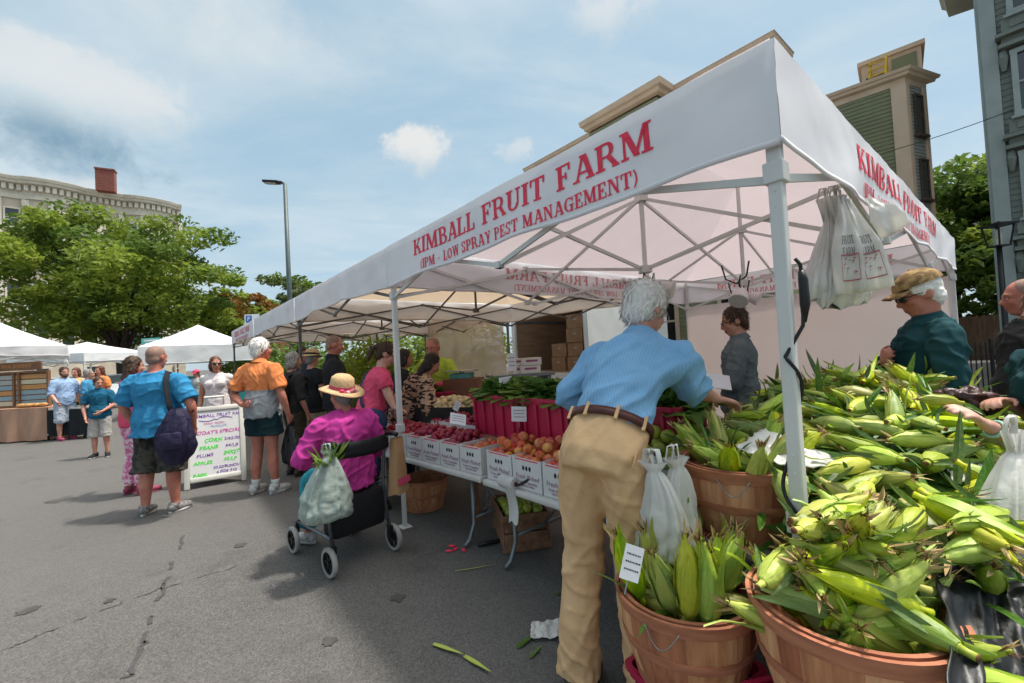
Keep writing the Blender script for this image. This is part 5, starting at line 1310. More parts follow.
# ------------------------------------------------------------------ cartons
def carton(label, c, t, inn, z, w_=.25, dp=.40, h=.205, front_print=True, group='white fruit cartons on the folding tables'):
    """c: middle of the front bottom edge; front faces -inn"""
    s = empty('fruit_carton', V((c.x, c.y, z)), label, 'carton', group, math.atan2(t.y, t.x)); th = .005
    m = MB(); fl = 1 if V((-t.y, t.x, 0)).dot(inn) > 0 else -1; Y = lambda y: fl * y
    m.box((0, Y(dp / 2), .004), (w_, dp, .006)); m.box((0, Y(th / 2), h / 2), (w_, th, h)); m.box((0, Y(dp - th / 2), h / 2), (w_, th, h))
    for e in (-1, 1): m.box((e * (w_ / 2 - th / 2), Y(dp / 2), h / 2), (th, dp - 2 * th - .001, h)); m.box((e * (w_ / 2 - th / 2 - .004), Y(dp / 2), h - .03), (th, dp - 2 * th - .003, .06))
    for e in (0, 1): m.box((0, Y(th * 1.6 if e == 0 else dp - th * 1.6), h * .88), (w_ - .014, th, h * .22))
    m.build('carton_body', CARTON, s)
    if front_print:
        m = MB(); sx = -fl
        for k in (-1, 0, 1): m.ball((k * .030, Y(-.0006), h * .70), (.011, .0018, .016), seg=12, rings=6)
        m.build('hand_hole', BLACK, s)
        m = MB(); m.box((0, Y(-.0008), h * .955), (w_ * .8, .001, h * .035)); m.build('print_band', INK, s)
        for txt, sz, zz, mt_ in (('Fresh Picked', .043, .36, PURP), ('Fruits & Vegetables', .0235, .22, PURP), ('ORCHARD FRESH', .017, .12, PURP)):
            cu = bpy.data.curves.new('print', 'FONT'); cu.body = txt; cu.size = sz; cu.align_x = 'CENTER'; cu.shear = .25; cu.extrude = .0003; to = bpy.data.objects.new('print', cu); COL.objects.link(to)
            me = PRINT_CACHE.get(txt) or bpy.data.meshes.new_from_object(to.evaluated_get(bpy.context.evaluated_depsgraph_get())); PRINT_CACHE[txt] = me; bpy.data.objects.remove(to)
            if not me.materials: me.materials.append(mt_)
            po = bpy.data.objects.new('lettering', me); COL.objects.link(po); po.parent = s; po.location = (0, Y(-.0012), h * zz); po.rotation_euler = (R(90), 0, 0 if fl == 1 else math.pi)
    return s
PRINT_CACHE = {}
def fruit_mesh(kind, seed):
    rnd = random.Random(seed); m = MB(); n, k = 16, 12; rr = {'plum': .027, 'peach': .038, 'apple': .040, 'potato': .034}[kind]; vs = []
    m.ball((0, 0, 0), rr, seg=n, rings=k)
    for i, p in enumerate(m.v):
        u = p.normalized(); d = 1 + .05 * noise.noise(u * 1.5 + V((seed, 0, 0)))
        if kind in ('plum', 'peach'): d *= 1 - .075 * math.exp(-((u.x / .16) ** 2)) * max(0, u.y + .2)
        q = u * rr * d
        if kind == 'plum': q.z *= 1.12
        if kind in ('apple', 'peach'): q.z = q.z * .93 - rr * .22 * math.exp(-((u.x ** 2 + u.y ** 2) / .09)) * (1 if u.z > 0 else -.6)
        if kind == 'potato': q.x *= 1.3; q.z *= .85
        m.v[i] = q
    return m.mesh(kind, [FM[kind]], True)
def fruitmat(name, c1, c2, lo, hi, rough=.35, scale=14, rnd=.25, spec=.45):
    return mat(name, c1, c2, scale=scale, rough=rough, rnd=rnd, spec=spec, lo=lo, hi=hi, sss=.08, bump=.05, bscale=90)
FM = {'plum': fruitmat('plum_skin', (.42, .025, .055), (.20, .008, .03), .35, .7), 'peach': fruitmat('peach_skin', (.66, .28, .075), (.50, .055, .045), .40, .62, .65, 18),
      'apple': fruitmat('green_apple_skin', (.40, .46, .07), (.30, .38, .05), .3, .7, .35), 'potato': fruitmat('onion_skin', (.60, .47, .27), (.48, .35, .18), .3, .7, .7, rnd=.2)}
FRUIT = {k: [fruit_mesh(k, i) for i in range(4)] for k in FM}; FSZ = {'plum': .027, 'peach': .038, 'apple': .04, 'potato': .034}
def fruit(kind, p, label, group, rnd, sc=1.0):
    o = bpy.data.objects.new({'potato': 'onion', 'apple': 'green_apple'}.get(kind, kind), rnd.choice(FRUIT[kind])); COL.objects.link(o); tag(o, label, {'potato': 'onion', 'apple': 'apple'}.get(kind, kind), group); o.location = p
    o.rotation_euler = (rnd.uniform(-.6, .6), rnd.uniform(-.6, .6), rnd.uniform(0, 6.28)); o.scale = (sc * rnd.uniform(.9, 1.1),) * 3
def heap(kind, c, t, inn, w_, dp, z, label, group, seed, crown=.0, sc=1.0, layers=1):
    """fruit packed in a w x d area, heaped towards the middle"""
    rnd = random.Random(seed); r_ = FSZ[kind] * sc; st = r_ * 1.92; n = 0
    for l_ in range(layers):
        c = V((c.x, c.y, 0)); nx, ny = int((w_ - l_ * r_ * 2) / st), int((dp - l_ * r_ * 2) / (st * .9))
        for j in range(ny):
            for i in range(nx):
                x = (i - (nx - 1) / 2 + (.25 if j % 2 else -.25)) * st + rnd.gauss(0, r_ * .12); y = (j - (ny - 1) / 2) * st * .9 + rnd.gauss(0, r_ * .12)
                if l_ and rnd.random() < .18: continue
                h = crown * max(0, 1 - (2 * x / w_) ** 2) * max(0, 1 - (2 * y / dp) ** 2) + l_ * r_ * 1.35 + rnd.uniform(-.3, .3) * r_
                fruit(kind, c + t * x + inn * y + Z * (z + h), label, group, rnd, sc); n += 1
    return n
t1 = -tdir; t2 = -t2dir                                       # left to right seen from the front
NB = 0
rowW = .262
plum_places = ['the carton next to the near pole', 'the second plum carton from the near pole', 'the third plum carton from the near pole']
names1 = ['second white carton left of the near pole', 'white plum carton just left of the near pole', 'white plum carton just right of the near pole', 'second white plum carton right of the near pole', 'third white plum carton right of the near pole', 'white carton at the end of the left table with a few peaches']
for i in range(6):                                            # front row on the left table
    c = T1a + tdir * (.14 + rowW * (5 - i)) + tin * .03
    carton(names1[i], c, t1, tin, TZ)
    if i < 5: heap('plum', c + tin * .20, t1, tin, .235, .38, TZ + .165, 'red plum in the ' + names1[i].replace('white plum carton', 'carton').replace('white carton', 'carton'), 'red plums in the front cartons', 40 + i, .085)
    else: heap('peach', c + tin * .20, t1, tin, .22, .37, TZ + .165, 'peach in the ' + names1[i], 'peaches in the cartons', 60, .01)
for i in range(5):                                            # raised second row
    c = T1a + tdir * (.10 + .29 * (4 - i)) + tin * .46
    lab = ['fifth', 'fourth', 'third', 'second', 'first'][i] + ' white carton of the raised back row counting from the magenta bins'
    carton(lab, c, t1, tin, TZ, .28, .29, .25, False)
    heap('plum', c + tin * .145, t1, tin, .27, .28, TZ + .225, 'red plum in the ' + lab.replace('white ', ''), 'red plums in the back cartons', 70 + i, .09)
names2 = ['white peach carton at the left end of the right table', 'white peach carton behind the bag roll', 'white peach carton beside the khaki trousers', 'white carton of the right table hidden behind the khaki trousers']
for i in range(4):
    c = T2b - t2dir * (.16 + .285 * i) + t2in * .035
    carton(names2[i], c, t2, t2in, TZ, .272, .42, .205)
    heap('peach', c + t2in * .21, t2, t2in, .27, .42, TZ + .165, 'peach in the ' + names2[i], 'peaches in the cartons', 80 + i, .07, layers=2)
# magenta bins of greens behind
GRN = leafmat('kale_leaf', (.10, .20, .032), (.05, .125, .02), .35); GRN2 = leafmat('lettuce_leaf', (.20, .30, .05), (.11, .20, .03), .35)
def greens(label, p, r_, seed, mt_, n=46, group='bunches of leafy greens in the magenta bins'):
    rnd = random.Random(seed); s = MB()
    for _ in range(n):
        a = rnd.uniform(0, 6.28); el_ = rnd.uniform(.25, 1.25); d = V((math.cos(a) * math.cos(el_), math.sin(a) * math.cos(el_), math.sin(el_))); l_ = r_ * rnd.uniform(.7, 1.25); sd = d.cross(Z).normalized(); nn = sd.cross(d); w_ = l_ * rnd.uniform(.35, .55); vs = []
        for j in range(6):
            t_ = j / 5
            for e in (-1, -.5, 0, .5, 1): vs.append(d * l_ * t_ - Z * l_ * .35 * t_ * t_ + sd * e * w_ * math.sin(math.pi * min(1, .12 + t_ * .8)) + nn * (.18 * w_ * math.sin(e * 7 + t_ * 9 + a) * abs(e) + .12 * w_ * abs(e)))
        s.add(vs, [(j * 5 + i, j * 5 + i + 1, j * 5 + i + 6, j * 5 + i + 5) for j in range(5) for i in range(4)])
    o = s.build('greens_bunch', mt_); o.location = p; tag(o, label, 'greens', group); return o
def bin_(label, c, t, inn, z, w_, dp, h, group='magenta plastic bins', rib=True):
    s = empty('plastic_bin', V((c.x, c.y, z)), label, 'bin', group, math.atan2(t.y, t.x)); m = MB(); tp = .93
    def ring(k, o): 
        a, b = w_ / 2 * lerp(tp, 1, k) + o, dp / 2 * lerp(tp, 1, k) + o; r2 = .03; pts = []
        for cx, cy, a0 in ((1, 1, 0), (-1, 1, 90), (-1, -1, 180), (1, -1, 270)):
            for q in range(4): an = R(a0 + 30 * q); pts.append(V((cx * (a - r2) + r2 * math.cos(an), cy * (b - r2) + r2 * math.sin(an), h * k)))
        return pts
    rows = [ring(0, 0), ring(.86, 0), ring(.86, .012), ring(.93, .014), ring(.935, .022), ring(1, .022), ring(1, .004), ring(.06, -.010)]; n = 16
    m.add([p for r_ in rows for p in r_], [(j * n + i, j * n + (i + 1) % n, (j + 1) * n + (i + 1) % n, (j + 1) * n + i) for j in range(len(rows) - 1) for i in range(n)] + [tuple(range(n - 1, -1, -1)), tuple((len(rows) - 1) * n + i for i in range(n))])
    if rib:
        for k in range(5):
            x = (k - 2) * w_ * .2; m.bbox((x, -dp / 2 * .985, h * .45), (.022, .03, h * .82), rot=MX.Rotation(.045, 3, 'X')); m.bbox((x, dp / 2 * .985, h * .45), (.022, .03, h * .82), rot=MX.Rotation(-.045, 3, 'X'))
        for e in (-1, 1):
            for k in (-1, 0, 1): m.bbox((e * w_ / 2 * .985, k * dp * .3, h * .45), (.03, .022, h * .82), rot=MX.Rotation(e * .055, 3, 'Y'))
    m.build('bin_body', MAG, s, 'auto'); return s
bz = at(468, 394, 3.72); hb2 = .33
B0_ = V((bz.x, bz.y, 0)); binspec = [('magenta ribbed bin at the left end of the row of greens', .33), ('magenta ribbed bin in the middle of the row behind the peaches', .96), ('magenta ribbed bin behind the man in the blue striped shirt', 1.59)]
rz_ = empty('bin_stand', B0_ - t2dir * 1.0 + t2in * .25, 'dark stand carrying the magenta bins', 'stand', None, math.atan2(t2.y, t2.x)); m = MB(); m.bbox((0, 0, bz.z - hb2 - .02), (2.3, .55, .04)); 
for x in (-1.05, 1.05):
    for y in (-.2, .2): m.box((x, y, (bz.z - hb2 - .04) / 2), (.05, .05, bz.z - hb2 - .04))
m.build('frame', WOODC, rz_)
for i, (lab, o) in enumerate(binspec):
    c = B0_ - t2dir * o + t2in * .22; bin_(lab, c, t2, t2in, bz.z - hb2, .61, .42, hb2)
    for j in range(4):
        q = c - t2dir * (j - 1.5) * .145 + t2in * random.Random(i * 9 + j).uniform(-.06, .06); greens('leafy bunch in the ' + lab, q + Z * (bz.z - .06), .27, 300 + i * 7 + j, GRN if (i + j) % 3 else GRN2)
# red bin of herbs, brown box and the onion crate by the vendor
vb = at(437, 392, 4.9); oc = at(452, 408, 4.55)
tb3_ = fold_table('folding table with the onion crate in front of the lime shirted vendor', V((oc.x - .9, oc.y - .20, 0)), V((oc.x + .55, oc.y - .62, 0)), .8, .78, 'white folding tables of the stall', V((.28, .96, 0)).normalized())
s = empty('onion_crate', V((oc.x, oc.y, .79)), 'dark low crate heaped with pale onions', 'crate', None, -.28); m = MB(); m.box((0, 0, .01), (.62, .46, .02))
for e in (-1, 1): m.box((0, e * .23, .08), (.62, .012, .15)); m.box((e * .31, 0, .08), (.012, .448, .15))
m.build('crate_body', BLACK, s); heap('potato', V((oc.x, oc.y, 0)), V((.96, -.28, 0)), V((.28, .96, 0)), .58, .44, .905, 'pale onion heaped in the dark low crate', 'onions in the dark crate', 91, .06, layers=2)
bin_('small magenta bin of herbs in front of the vendor', V((vb.x - .05, vb.y + .1, 0)), V((1, 0, 0)), V((0, 1, 0)), .80, .45, .32, .26, rib=False); greens('green herb bunch in the small magenta bin by the vendor', V((vb.x - .16, vb.y + .1, 1.04)), .17, 331, GRN, group='herb bunches by the vendor'); greens('green herb bunch in the small magenta bin by the vendor', V((vb.x + .06, vb.y + .1, 1.04)), .17, 332, GRN2, group='herb bunches by the vendor')
BROWNB = mat('brown_box', (.20, .085, .05), (.15, .06, .035), rough=.8, scale=4); vb2 = at(464, 380, 5.0)
s = empty('wooden_box', V((vb2.x, vb2.y, .79)), 'reddish brown box holding up the vendor scale', 'box', None, -.2); m = MB(); m.bbox((0, 0, .20), (.40, .34, .40)); m.build('box_body', BROWNB, s)
s = empty('scale', V((vb2.x - .02, vb2.y, 1.192)), 'small market scale with a flat pan on the brown box', 'scale', None, -.2); m = MB(); m.bbox((0, 0, .03), (.24, .2, .06)); m.build('base', mat('teal_scale', (.10, .28, .25), rough=.4), s); m = MB(); m.bbox((0, 0, .085), (.34, .26, .015)); m.tube([(0, 0, .06), (0, 0, .08)], .03, seg=8); m.build('pan', WIRE, s)

# ------------------------------------------------------------------ price cards
def card(label, px, py, Y, w_, h, tilt=.35, yaw=0.0, roll=0.0, lines=3, stick=True, lean=None):
    p = at(px, py, Y); s = empty('price_card', p, label, 'price card', 'price cards on the stall', yaw); m = MB(); rot = MX.Rotation(-tilt, 3, 'X') @ MX.Rotation(roll, 3, 'Y')
    m.box((0, 0, 0), (w_, .0016, h), rot=rot); m.build('card', PAPER, s); m = MB(); rnd = random.Random(int(px))
    for i in range(lines):
        z = h * (.24 - i * .22); x = -w_ * .36
        while x < w_ * .34:
            l_ = w_ * rnd.uniform(.04, .10); m.box(rot @ V((x + l_ / 2, -.0013, z)), (l_, .0006, h * .045), rot=rot); x += l_ + w_ * .03
    m.build('handwriting', INKK, s)
    if stick: m = MB(); m.tube([rot @ V((0, .004, 0)), rot @ V((0, .006, -h * .9))], .0025, seg=6); m.build('stake', WIRE, s)
card('white price card among the plums tilted flat', 458, 419, 3.35, .125, .105, .75, .5, .35); card('white price card standing in front of the magenta bins', 519, 414, 3.05, .112, .105, .25, .35, .12)
card('white price card standing among the leafy greens', 506, 382, 3.55, .115, .085, .15, .35, -.08); card('small white price card leaning beside the onions', 457, 406, 4.0, .055, .09, .3, .5, .6); card('white price card clipped inside the rim of the left corn basket', 632, 563, 1.33, .062, .10, .25, .2, .42)
card('white price sheet taped beside the apples', 512, 342 + 20, 4.9, .10, .2, .0, .3, 0)

# ------------------------------------------------------------------ bag roll on the table edge
rp = gnd(516, 486, TZ - .01) - t2in * .06; s = empty('bag_roll', rp + Z * .0, 'white roll of produce bags on a black spindle at the table edge', 'bag roll', None, math.atan2(t2.y, t2.x))
m = MB(); m.tube([(-.07, 0, .04), (.07, 0, .04)], .044, seg=20); m.tube([(-.071, 0, .04), (.071, 0, .04)], .018, seg=12, mi=1); m.build('roll', [BAGM, CARD], s, 'auto'); m = MB(); m.tube([(-.16, .05, .13), (-.12, .02, .06), (-.08, 0, .04), (.10, 0, .04), (.20, .03, .10)], .009, seg=8); m.build('spindle', BLACK, s, True)
m = MB(); m.grid(lambda u, v_: V((.02 + .05 * v_ + (u - .5) * (.11 - .02 * v_), -.044 + .03 * math.sin(v_ * 3), .04 - .24 * v_ + .01 * math.sin(u * 8 + v_ * 5))), 8, 12); m.build('loose_end', BAGM, s, True)

# ------------------------------------------------------------------ under the tables: crate of green apples, empty basket
cp = gnd(521, 543); s = empty('wooden_crate', V((cp.x, cp.y + .10, 0)), 'weathered wooden crate of green apples under the table', 'crate', None, TH + R(62)); m = MB()
W_, D_c, Hc = .46, .34, .27
for e in (-1, 1):
    for k in range(2): m.bbox((0, e * D_c / 2, .07 + k * .135), (W_, .012, .122)); 
    for k in range(2): m.bbox((e * W_ / 2, 0, .07 + k * .135), (.018, D_c - .014, .124))
    m.bbox((e * (W_ / 2 + .016), 0, .03), (.014, D_c + .03, .05)); m.bbox((e * (W_ / 2 + .016), 0, Hc - .02), (.014, D_c + .03, .04))
m.box((0, 0, .012), (W_, D_c, .012)); m.build('slats', WOODC, s); tt = V((math.cos(TH + R(62)), math.sin(TH + R(62)), 0)); heap('apple', V((cp.x, cp.y + .10, 0)), tt, V((-tt.y, tt.x, 0)), .43, .32, .245, 'green apple in the crate under the table', 'green apples in the crate', 95, .03)
bp_ = gnd(418, 515); basket('empty bushel basket on the ground under the left table', V((bp_.x + .02, bp_.y + .2, 0)), .4, seed=5)

# green apples heaped behind the blue shirted man
ap = at(672, 440, 2.35); carton('white carton of large green apples behind the blue shirted man', V((ap.x, ap.y, 0)) - S_ * .16, -D, S_, .68, .44, .40, .20, False); m0 = V((ap.x, ap.y, 0)) + S_ * .04
heap('apple', m0, -D, S_, .42, .38, .865, 'large green apple heaped in the carton behind the blue shirted man', 'green apples heaped by the corn', 97, .09, 1.05, 2)
s = empty('side_table', V((ap.x + .05, ap.y + .12, 0)), 'small table under the green apples behind the blue shirted man', 'table', None, RZ_D); m = MB(); m.bbox((0, 0, .66), (.62, .62, .04)); m.build('table_top', PLASW, s)
for x in (-1, 1):
    for y in (-1, 1): m = MB(); m.tube([(x * .26, y * .26, 0), (x * .26, y * .26, .64)], .015, seg=8); m.build('leg', STEEL, s)

# ------------------------------------------------------------------ corn: baskets and the pile
BK = {}
c1 = gnd(684, 586, .60); c1 = V((c1.x, c1.y, 0)); c2 = gnd(846, 600, .75); c2 = V((c2.x, c2.y, 0)); c3 = uv(.30, .26)
bA = basket('bushel basket of upright corn ears beside the khaki trousers', c1 + Z * .305, .9, seed=11); bB = basket('nearest bushel basket of corn at the bottom of the picture', c2 + Z * .455, 2.2, seed=12); bC = basket('bushel basket holding corn against the nearest tent pole', c3 + Z * (CZ + .002), 1.0, seed=13)
def support(label, c, top, w_=.42, rz=.3, lid=False):
    bin_(label, c, V((math.cos(rz), math.sin(rz), 0)), V((-math.sin(rz), math.cos(rz), 0)), .0, w_ * 1.35, w_, top, group='magenta plastic bins', rib=False)
support('upturned magenta bin under the basket of upright corn', c1 + V((.03, .03, 0)), .30, .27, .5); support('magenta bin under the nearest corn basket', c2, .45, .30, .2)
d1 = gnd(818, 556, .80); d2 = gnd(925, 548, .82); d3 = gnd(985, 540, .84)
for i, q in ((1, d2),):
    q = V((q.x, q.y, 0)) + V((.21, .24, 0)); s = basket('bushel basket under the right front of the corn pile', q + Z * .37, i, seed=20 + i); support('magenta bin under the basket at the right front of the pile', q, .36, .34, 1.1 + i)
rnd = random.Random(77)
def rnd_axis(el_lo, el_hi, a=None): 
    a = rnd.uniform(0, 6.28) if a is None else a; e = rnd.uniform(el_lo, el_hi); return V((math.cos(a) * math.cos(e), math.sin(a) * math.cos(e), math.sin(e)))
def fill_basket(c, zr, label, group, n_up, n_low, lean=0.0, r_=.19, up_el=(.75, 1.35), sc=.92, sink=(.08, .12)):
    for i in range(n_low):                                    # lying just under and at the rim
        a = rnd.uniform(0, 6.28); k = rnd.uniform(0, .75); p = c + V((math.cos(a), math.sin(a), 0)) * r_ * k + Z * (zr - .06 + rnd.uniform(0, .09)); ax = rnd_axis(-.15, .55)
        for _t in range(30):
            e0, e1 = p - ax * .15, p + ax * .13
            if all((V((q.x, q.y, 0)) - V((c.x, c.y, 0))).length < r_ - .005 or q.z > zr + .035 for q in (e0, e1)): break
            ax = rnd_axis(.1, .8); p = p.lerp(V((c.x, c.y, p.z)), .12)
        ear(p - ax * .12, ax, rnd.uniform(0, 6), label, group)
    for i in range(n_up):
        a = 6.28 * i / n_up + rnd.uniform(-.3, .3); o = V((math.cos(a), math.sin(a), 0)); p = c + o * r_ * rnd.uniform(.35, .85) + Z * (zr - rnd.uniform(*sink)); ax = (rnd_axis(*up_el, a + rnd.uniform(-.5, .5)) + V((lean, 0, 0))).normalized(); ear(p, ax, rnd.uniform(0, 6), label, group, sc)
fill_basket(c1, .60, 'corn ear in the basket beside the khaki trousers', 'corn ears in the left front basket', 15, 8, up_el=(1.05, 1.48), sc=1.12, sink=(.0, .06))
fill_basket(c2, .75, 'corn ear in the nearest basket at the bottom of the picture', 'corn ears in the nearest basket', 8, 16, up_el=(.25, .95))
for k in range(38):
    a = rnd.uniform(0, 6.28); rr_ = .20 * (1 - k / 44); ax = rnd_axis(-.2, .9); ear(c2 + V((math.cos(a), math.sin(a), 0)) * rnd.uniform(.3, 1) * rr_ + V((.01, .01, 0)) + Z * (.765 + .17 * k / 30 + rnd.uniform(-.02, .02)) - ax * .10, ax, rnd.uniform(0, 6), 'corn ear heaped on top of the nearest basket', 'corn ears heaped on the nearest basket')
fill_basket(c3, CZ + .30, 'corn ear in the basket against the nearest tent pole', 'corn ears in the basket by the pole', 8, 7, up_el=(.75, 1.25), sink=(.03, .07))
for q, of in ((d2, V((.21, .24, 0))),): fill_basket(V((q.x, q.y, 0)) + of, .65, 'corn ear hanging over the basket at the right front of the pile', 'corn ears at the front of the pile', 5, 5, up_el=(.7, 1.2), sink=(.03, .07))
def pile_z(u, v_):
    """top of the mound over the corn table"""
    a = (u - .15) / .62; b = (v_ - 1.15) / 1.15; e = max(0, 1 - abs(a) ** 3.2) * max(0, 1 - abs(b) ** 4)
    k = min(1, max(0, v_ / 1.7)); return CZ + .06 + (lerp(.20, .46, k)) * e ** .6 + .03 * noise.noise(V((u * 4, v_ * 4, 2)))
# loose husk leaves that fill the pile: nobody could count them
m = MB(); rl = random.Random(5)
m.grid(lambda u, v_: uv(lerp(-.42, .74, u), lerp(.11, 2.04, v_), pile_z(lerp(-.42, .74, u), lerp(.11, 2.04, v_)) - .075), 30, 44)
for _ in range(650):
    u, v_ = rl.uniform(-.52, .84), rl.uniform(.0, 2.2); p = uv(u, v_, pile_z(u, v_) - rl.uniform(.0, .07)); a = rl.uniform(0, 6.28); d = V((math.cos(a), math.sin(a), rl.uniform(-.1, .7))); n_ = Z - d * (d.z / d.length_squared); blade(m, p, d, n_.normalized(), rl.uniform(.10, .28), rl.uniform(.016, .034), rl.uniform(-1.6, .3), rl.uniform(-1, 1), k=6)
tag(m.build('corn_husk_leaves', HUSKD), 'loose green husk leaves filling the corn pile', 'husk leaves', kind='stuff')
cells = []
nu, nv = 9, 15
for j in range(nv):
    for i in range(nu): cells.append((lerp(-.46, .76, (i + .5) / nu) + rnd.uniform(-.05, .05), lerp(.05, 2.1, (j + .5) / nv) + rnd.uniform(-.05, .05)))
for u, v_ in cells:
    if (uv(u, v_) - c3).length < .22 and v_ < .55: continue
    if (uv(u, v_) - uv(0, 0)).length < .07: continue
    p = uv(u, v_, pile_z(u, v_) + rnd.uniform(-.02, .03)); a = rnd.uniform(0, 6.28); ax = rnd_axis(-.30, .62, a)
    row = 'front' if v_ < .7 else ('middle' if v_ < 1.4 else 'back')
    ear(p - ax * .12, ax, rnd.uniform(0, 6), 'corn ear lying in the %s of the big pile on the corn table' % row, 'corn ears in the %s of the pile' % row)
for k in range(26):
    u, v_ = rnd.uniform(-.44, .66), rnd.uniform(.25, 2.0)
    if (uv(u, v_) - c3).length < .26: continue
    ax = rnd_axis(-.1, .8); ear(uv(u, v_, pile_z(u, v_) + .045) - ax * .11, ax, rnd.uniform(0, 6), 'corn ear lying on top of the big pile on the corn table', 'corn ears on top of the pile')
# ears poking over the front and right edges
for k in range(34):
    if k < 18: u, v_ = rnd.uniform(-.40, .12), rnd.uniform(-.02, .18)
    else: u, v_ = rnd.uniform(-.50, -.38), rnd.uniform(.5, 1.5)
    if (uv(u, v_) - uv(0, 0)).length < .08: continue
    z = CZ + .22 + rnd.uniform(-.10, .07); a = math.atan2((-S_ if k < 18 else -D).y, (-S_ if k < 18 else -D).x) + rnd.gauss(0, .7); ax = rnd_axis(-.7, .3, a)
    ear(uv(u, v_, z) - ax * .12, ax, rnd.uniform(0, 6), 'corn ear spilling over the edge of the big pile', 'corn ears spilling off the pile')
# dark blades sticking up out of the pile
for k in range(16):
    u, v_ = rnd.uniform(-.45, .75), rnd.uniform(.1, 2.1); m = MB(); ax = rnd_axis(.5, 1.3)
    blade(m, V((0, 0, 0)), ax, ax.orthogonal().normalized(), rnd.uniform(.14, .30), rnd.uniform(.025, .042), rnd.uniform(-.5, .9), rnd.uniform(-.6, .6)); o = m.build('corn_leaf', HUSKD); o.location = uv(u, v_, pile_z(u, v_) - .01); tag(o, 'dark green corn leaf standing up out of the big pile', 'corn leaf', 'corn leaves standing in the pile')
# ------------------------------------------------------------------ garments
C_BLUEST = bpy.data.materials.new('blue_pinstripe_shirt'); C_BLUEST.use_nodes = True
def _stripe(mt, a, b, sc, rough=.85):
    n = mt.node_tree; p = n.nodes['Principled BSDF']; t = _n(n, 'ShaderNodeTexCoord'); sp = _n(n, 'ShaderNodeSeparateXYZ'); n.links.new(t.outputs['Object'], sp.inputs[0])
    at_ = _n(n, 'ShaderNodeMath', operation='ARCTAN2'); n.links.new(sp.outputs[0], at_.inputs[0]); n.links.new(sp.outputs[1], at_.inputs[1])
    ad = _n(n, 'ShaderNodeMath', operation='ADD'); n.links.new(sp.outputs[0], ad.inputs[0]); m1 = _n(n, 'ShaderNodeMath', operation='MULTIPLY'); n.links.new(sp.outputs[1], m1.inputs[0]); m1.inputs[1].default_value = .6; n.links.new(m1.outputs[0], ad.inputs[1])
    m2 = _n(n, 'ShaderNodeMath', operation='MULTIPLY'); n.links.new(ad.outputs[0], m2.inputs[0]); m2.inputs[1].default_value = sc
    sn = _n(n, 'ShaderNodeMath', operation='SINE'); n.links.new(m2.outputs[0], sn.inputs[0])
    r_ = _n(n, 'ShaderNodeMapRange'); r_.inputs[1].default_value = .1; r_.inputs[2].default_value = .7; n.links.new(sn.outputs[0], r_.inputs[0])
    mx = _n(n, 'ShaderNodeMix', data_type='RGBA'); n.links.new(r_.outputs[0], mx.inputs[0]); mx.inputs[6].default_value = (*a, 1); mx.inputs[7].default_value = (*b, 1)
    n.links.new(mx.outputs[2], p.inputs['Base Color']); p.inputs['Roughness'].default_value = rough; p.inputs['Specular IOR Level'].default_value = .15
    nz = _n(n, 'ShaderNodeTexNoise'); nz.inputs['Scale'].default_value = 16; nz.inputs['Detail'].default_value = 5; n.links.new(t.outputs['Object'], nz.inputs['Vector']); bp = _n(n, 'ShaderNodeBump'); bp.inputs['Strength'].default_value = .5; bp.inputs['Distance'].default_value = .012; n.links.new(nz.outputs['Fac'], bp.inputs['Height']); n.links.new(bp.outputs[0], p.inputs['Normal'])
_stripe(C_BLUEST, (.14, .33, .56), (.31, .51, .70), 900)
K_ = lambda n, c, c2=None, **k: cloth(n, c, c2, **k)
KHAKI = K_('khaki_cotton', (.64, .415, .225), (.56, .35, .185), bump=.6, bscale=18, bdist=.012); LEATH = mat('brown_leather', (.085, .022, .016), (.05, .014, .010), rough=.35, scale=20)
SHOE_D = mat('dark_shoe', (.05, .04, .035), rough=.5); SHOE_W = mat('white_trainer', (.55, .54, .52), (.40, .40, .39), scale=30, rough=.6); SHOE_G = mat('grey_trainer', (.12, .115, .11), (.28, .27, .26), scale=45, rough=.7); SOLE_W = mat('pale_sole', (.5, .49, .46), rough=.7); SANDAL = mat('sandal_strap', (.30, .05, .10), rough=.6)
AZURE = K_('azure_cotton', (.035, .22, .42)); CAMO = mat('dark_camo_cotton', (.075, .068, .055), (.025, .024, .022), scale=16, rough=.9, bump=.4, bscale=200, lo=.42, hi=.58)
ORANGE = K_('orange_knit', (.80, .26, .09)); GREYK = K_('grey_knit', (.33, .35, .36)); TEALD = K_('dark_teal_shorts', (.012, .035, .042)); WHITE_K = K_('white_knit', (.66, .60, .60))
PINKT = K_('pink_cotton', (.72, .085, .17)); PURP_T = K_('magenta_cotton', (.50, .045, .27)); TEALP = K_('teal_trousers', (.03, .25, .32)); BLACKT = K_('black_cotton', (.022, .024, .028)); OLIVEP = K_('olive_trousers', (.07, .06, .04)); LIME = K_('lime_cotton', (.42, .52, .06)); GREYSH = K_('grey_chambray', (.13, .155, .165)); TEALSH = K_('dark_teal_shirt', (.012, .055, .065), (.009, .042, .05)); CHAR = K_('charcoal_cotton', (.035, .036, .036))
LTBLUE = K_('pale_blue_linen', (.30, .42, .62)); PALESH = K_('pale_grey_blue_shorts', (.42, .47, .55)); TEALPOLO = K_('teal_polo', (.012, .10, .18)); GREYSHORT = K_('grey_shorts', (.40, .38, .36)); BEIGE = K_('beige_trousers', (.48, .40, .30)); YELG = K_('yellow_grey_top', (.62, .40, .14), (.42, .40, .36), lo=.4, hi=.6, scale=4); DENIM = K_('navy_denim', (.035, .055, .12)); SEAT_T = K_('blue_button_shirt', (.06, .25, .44))
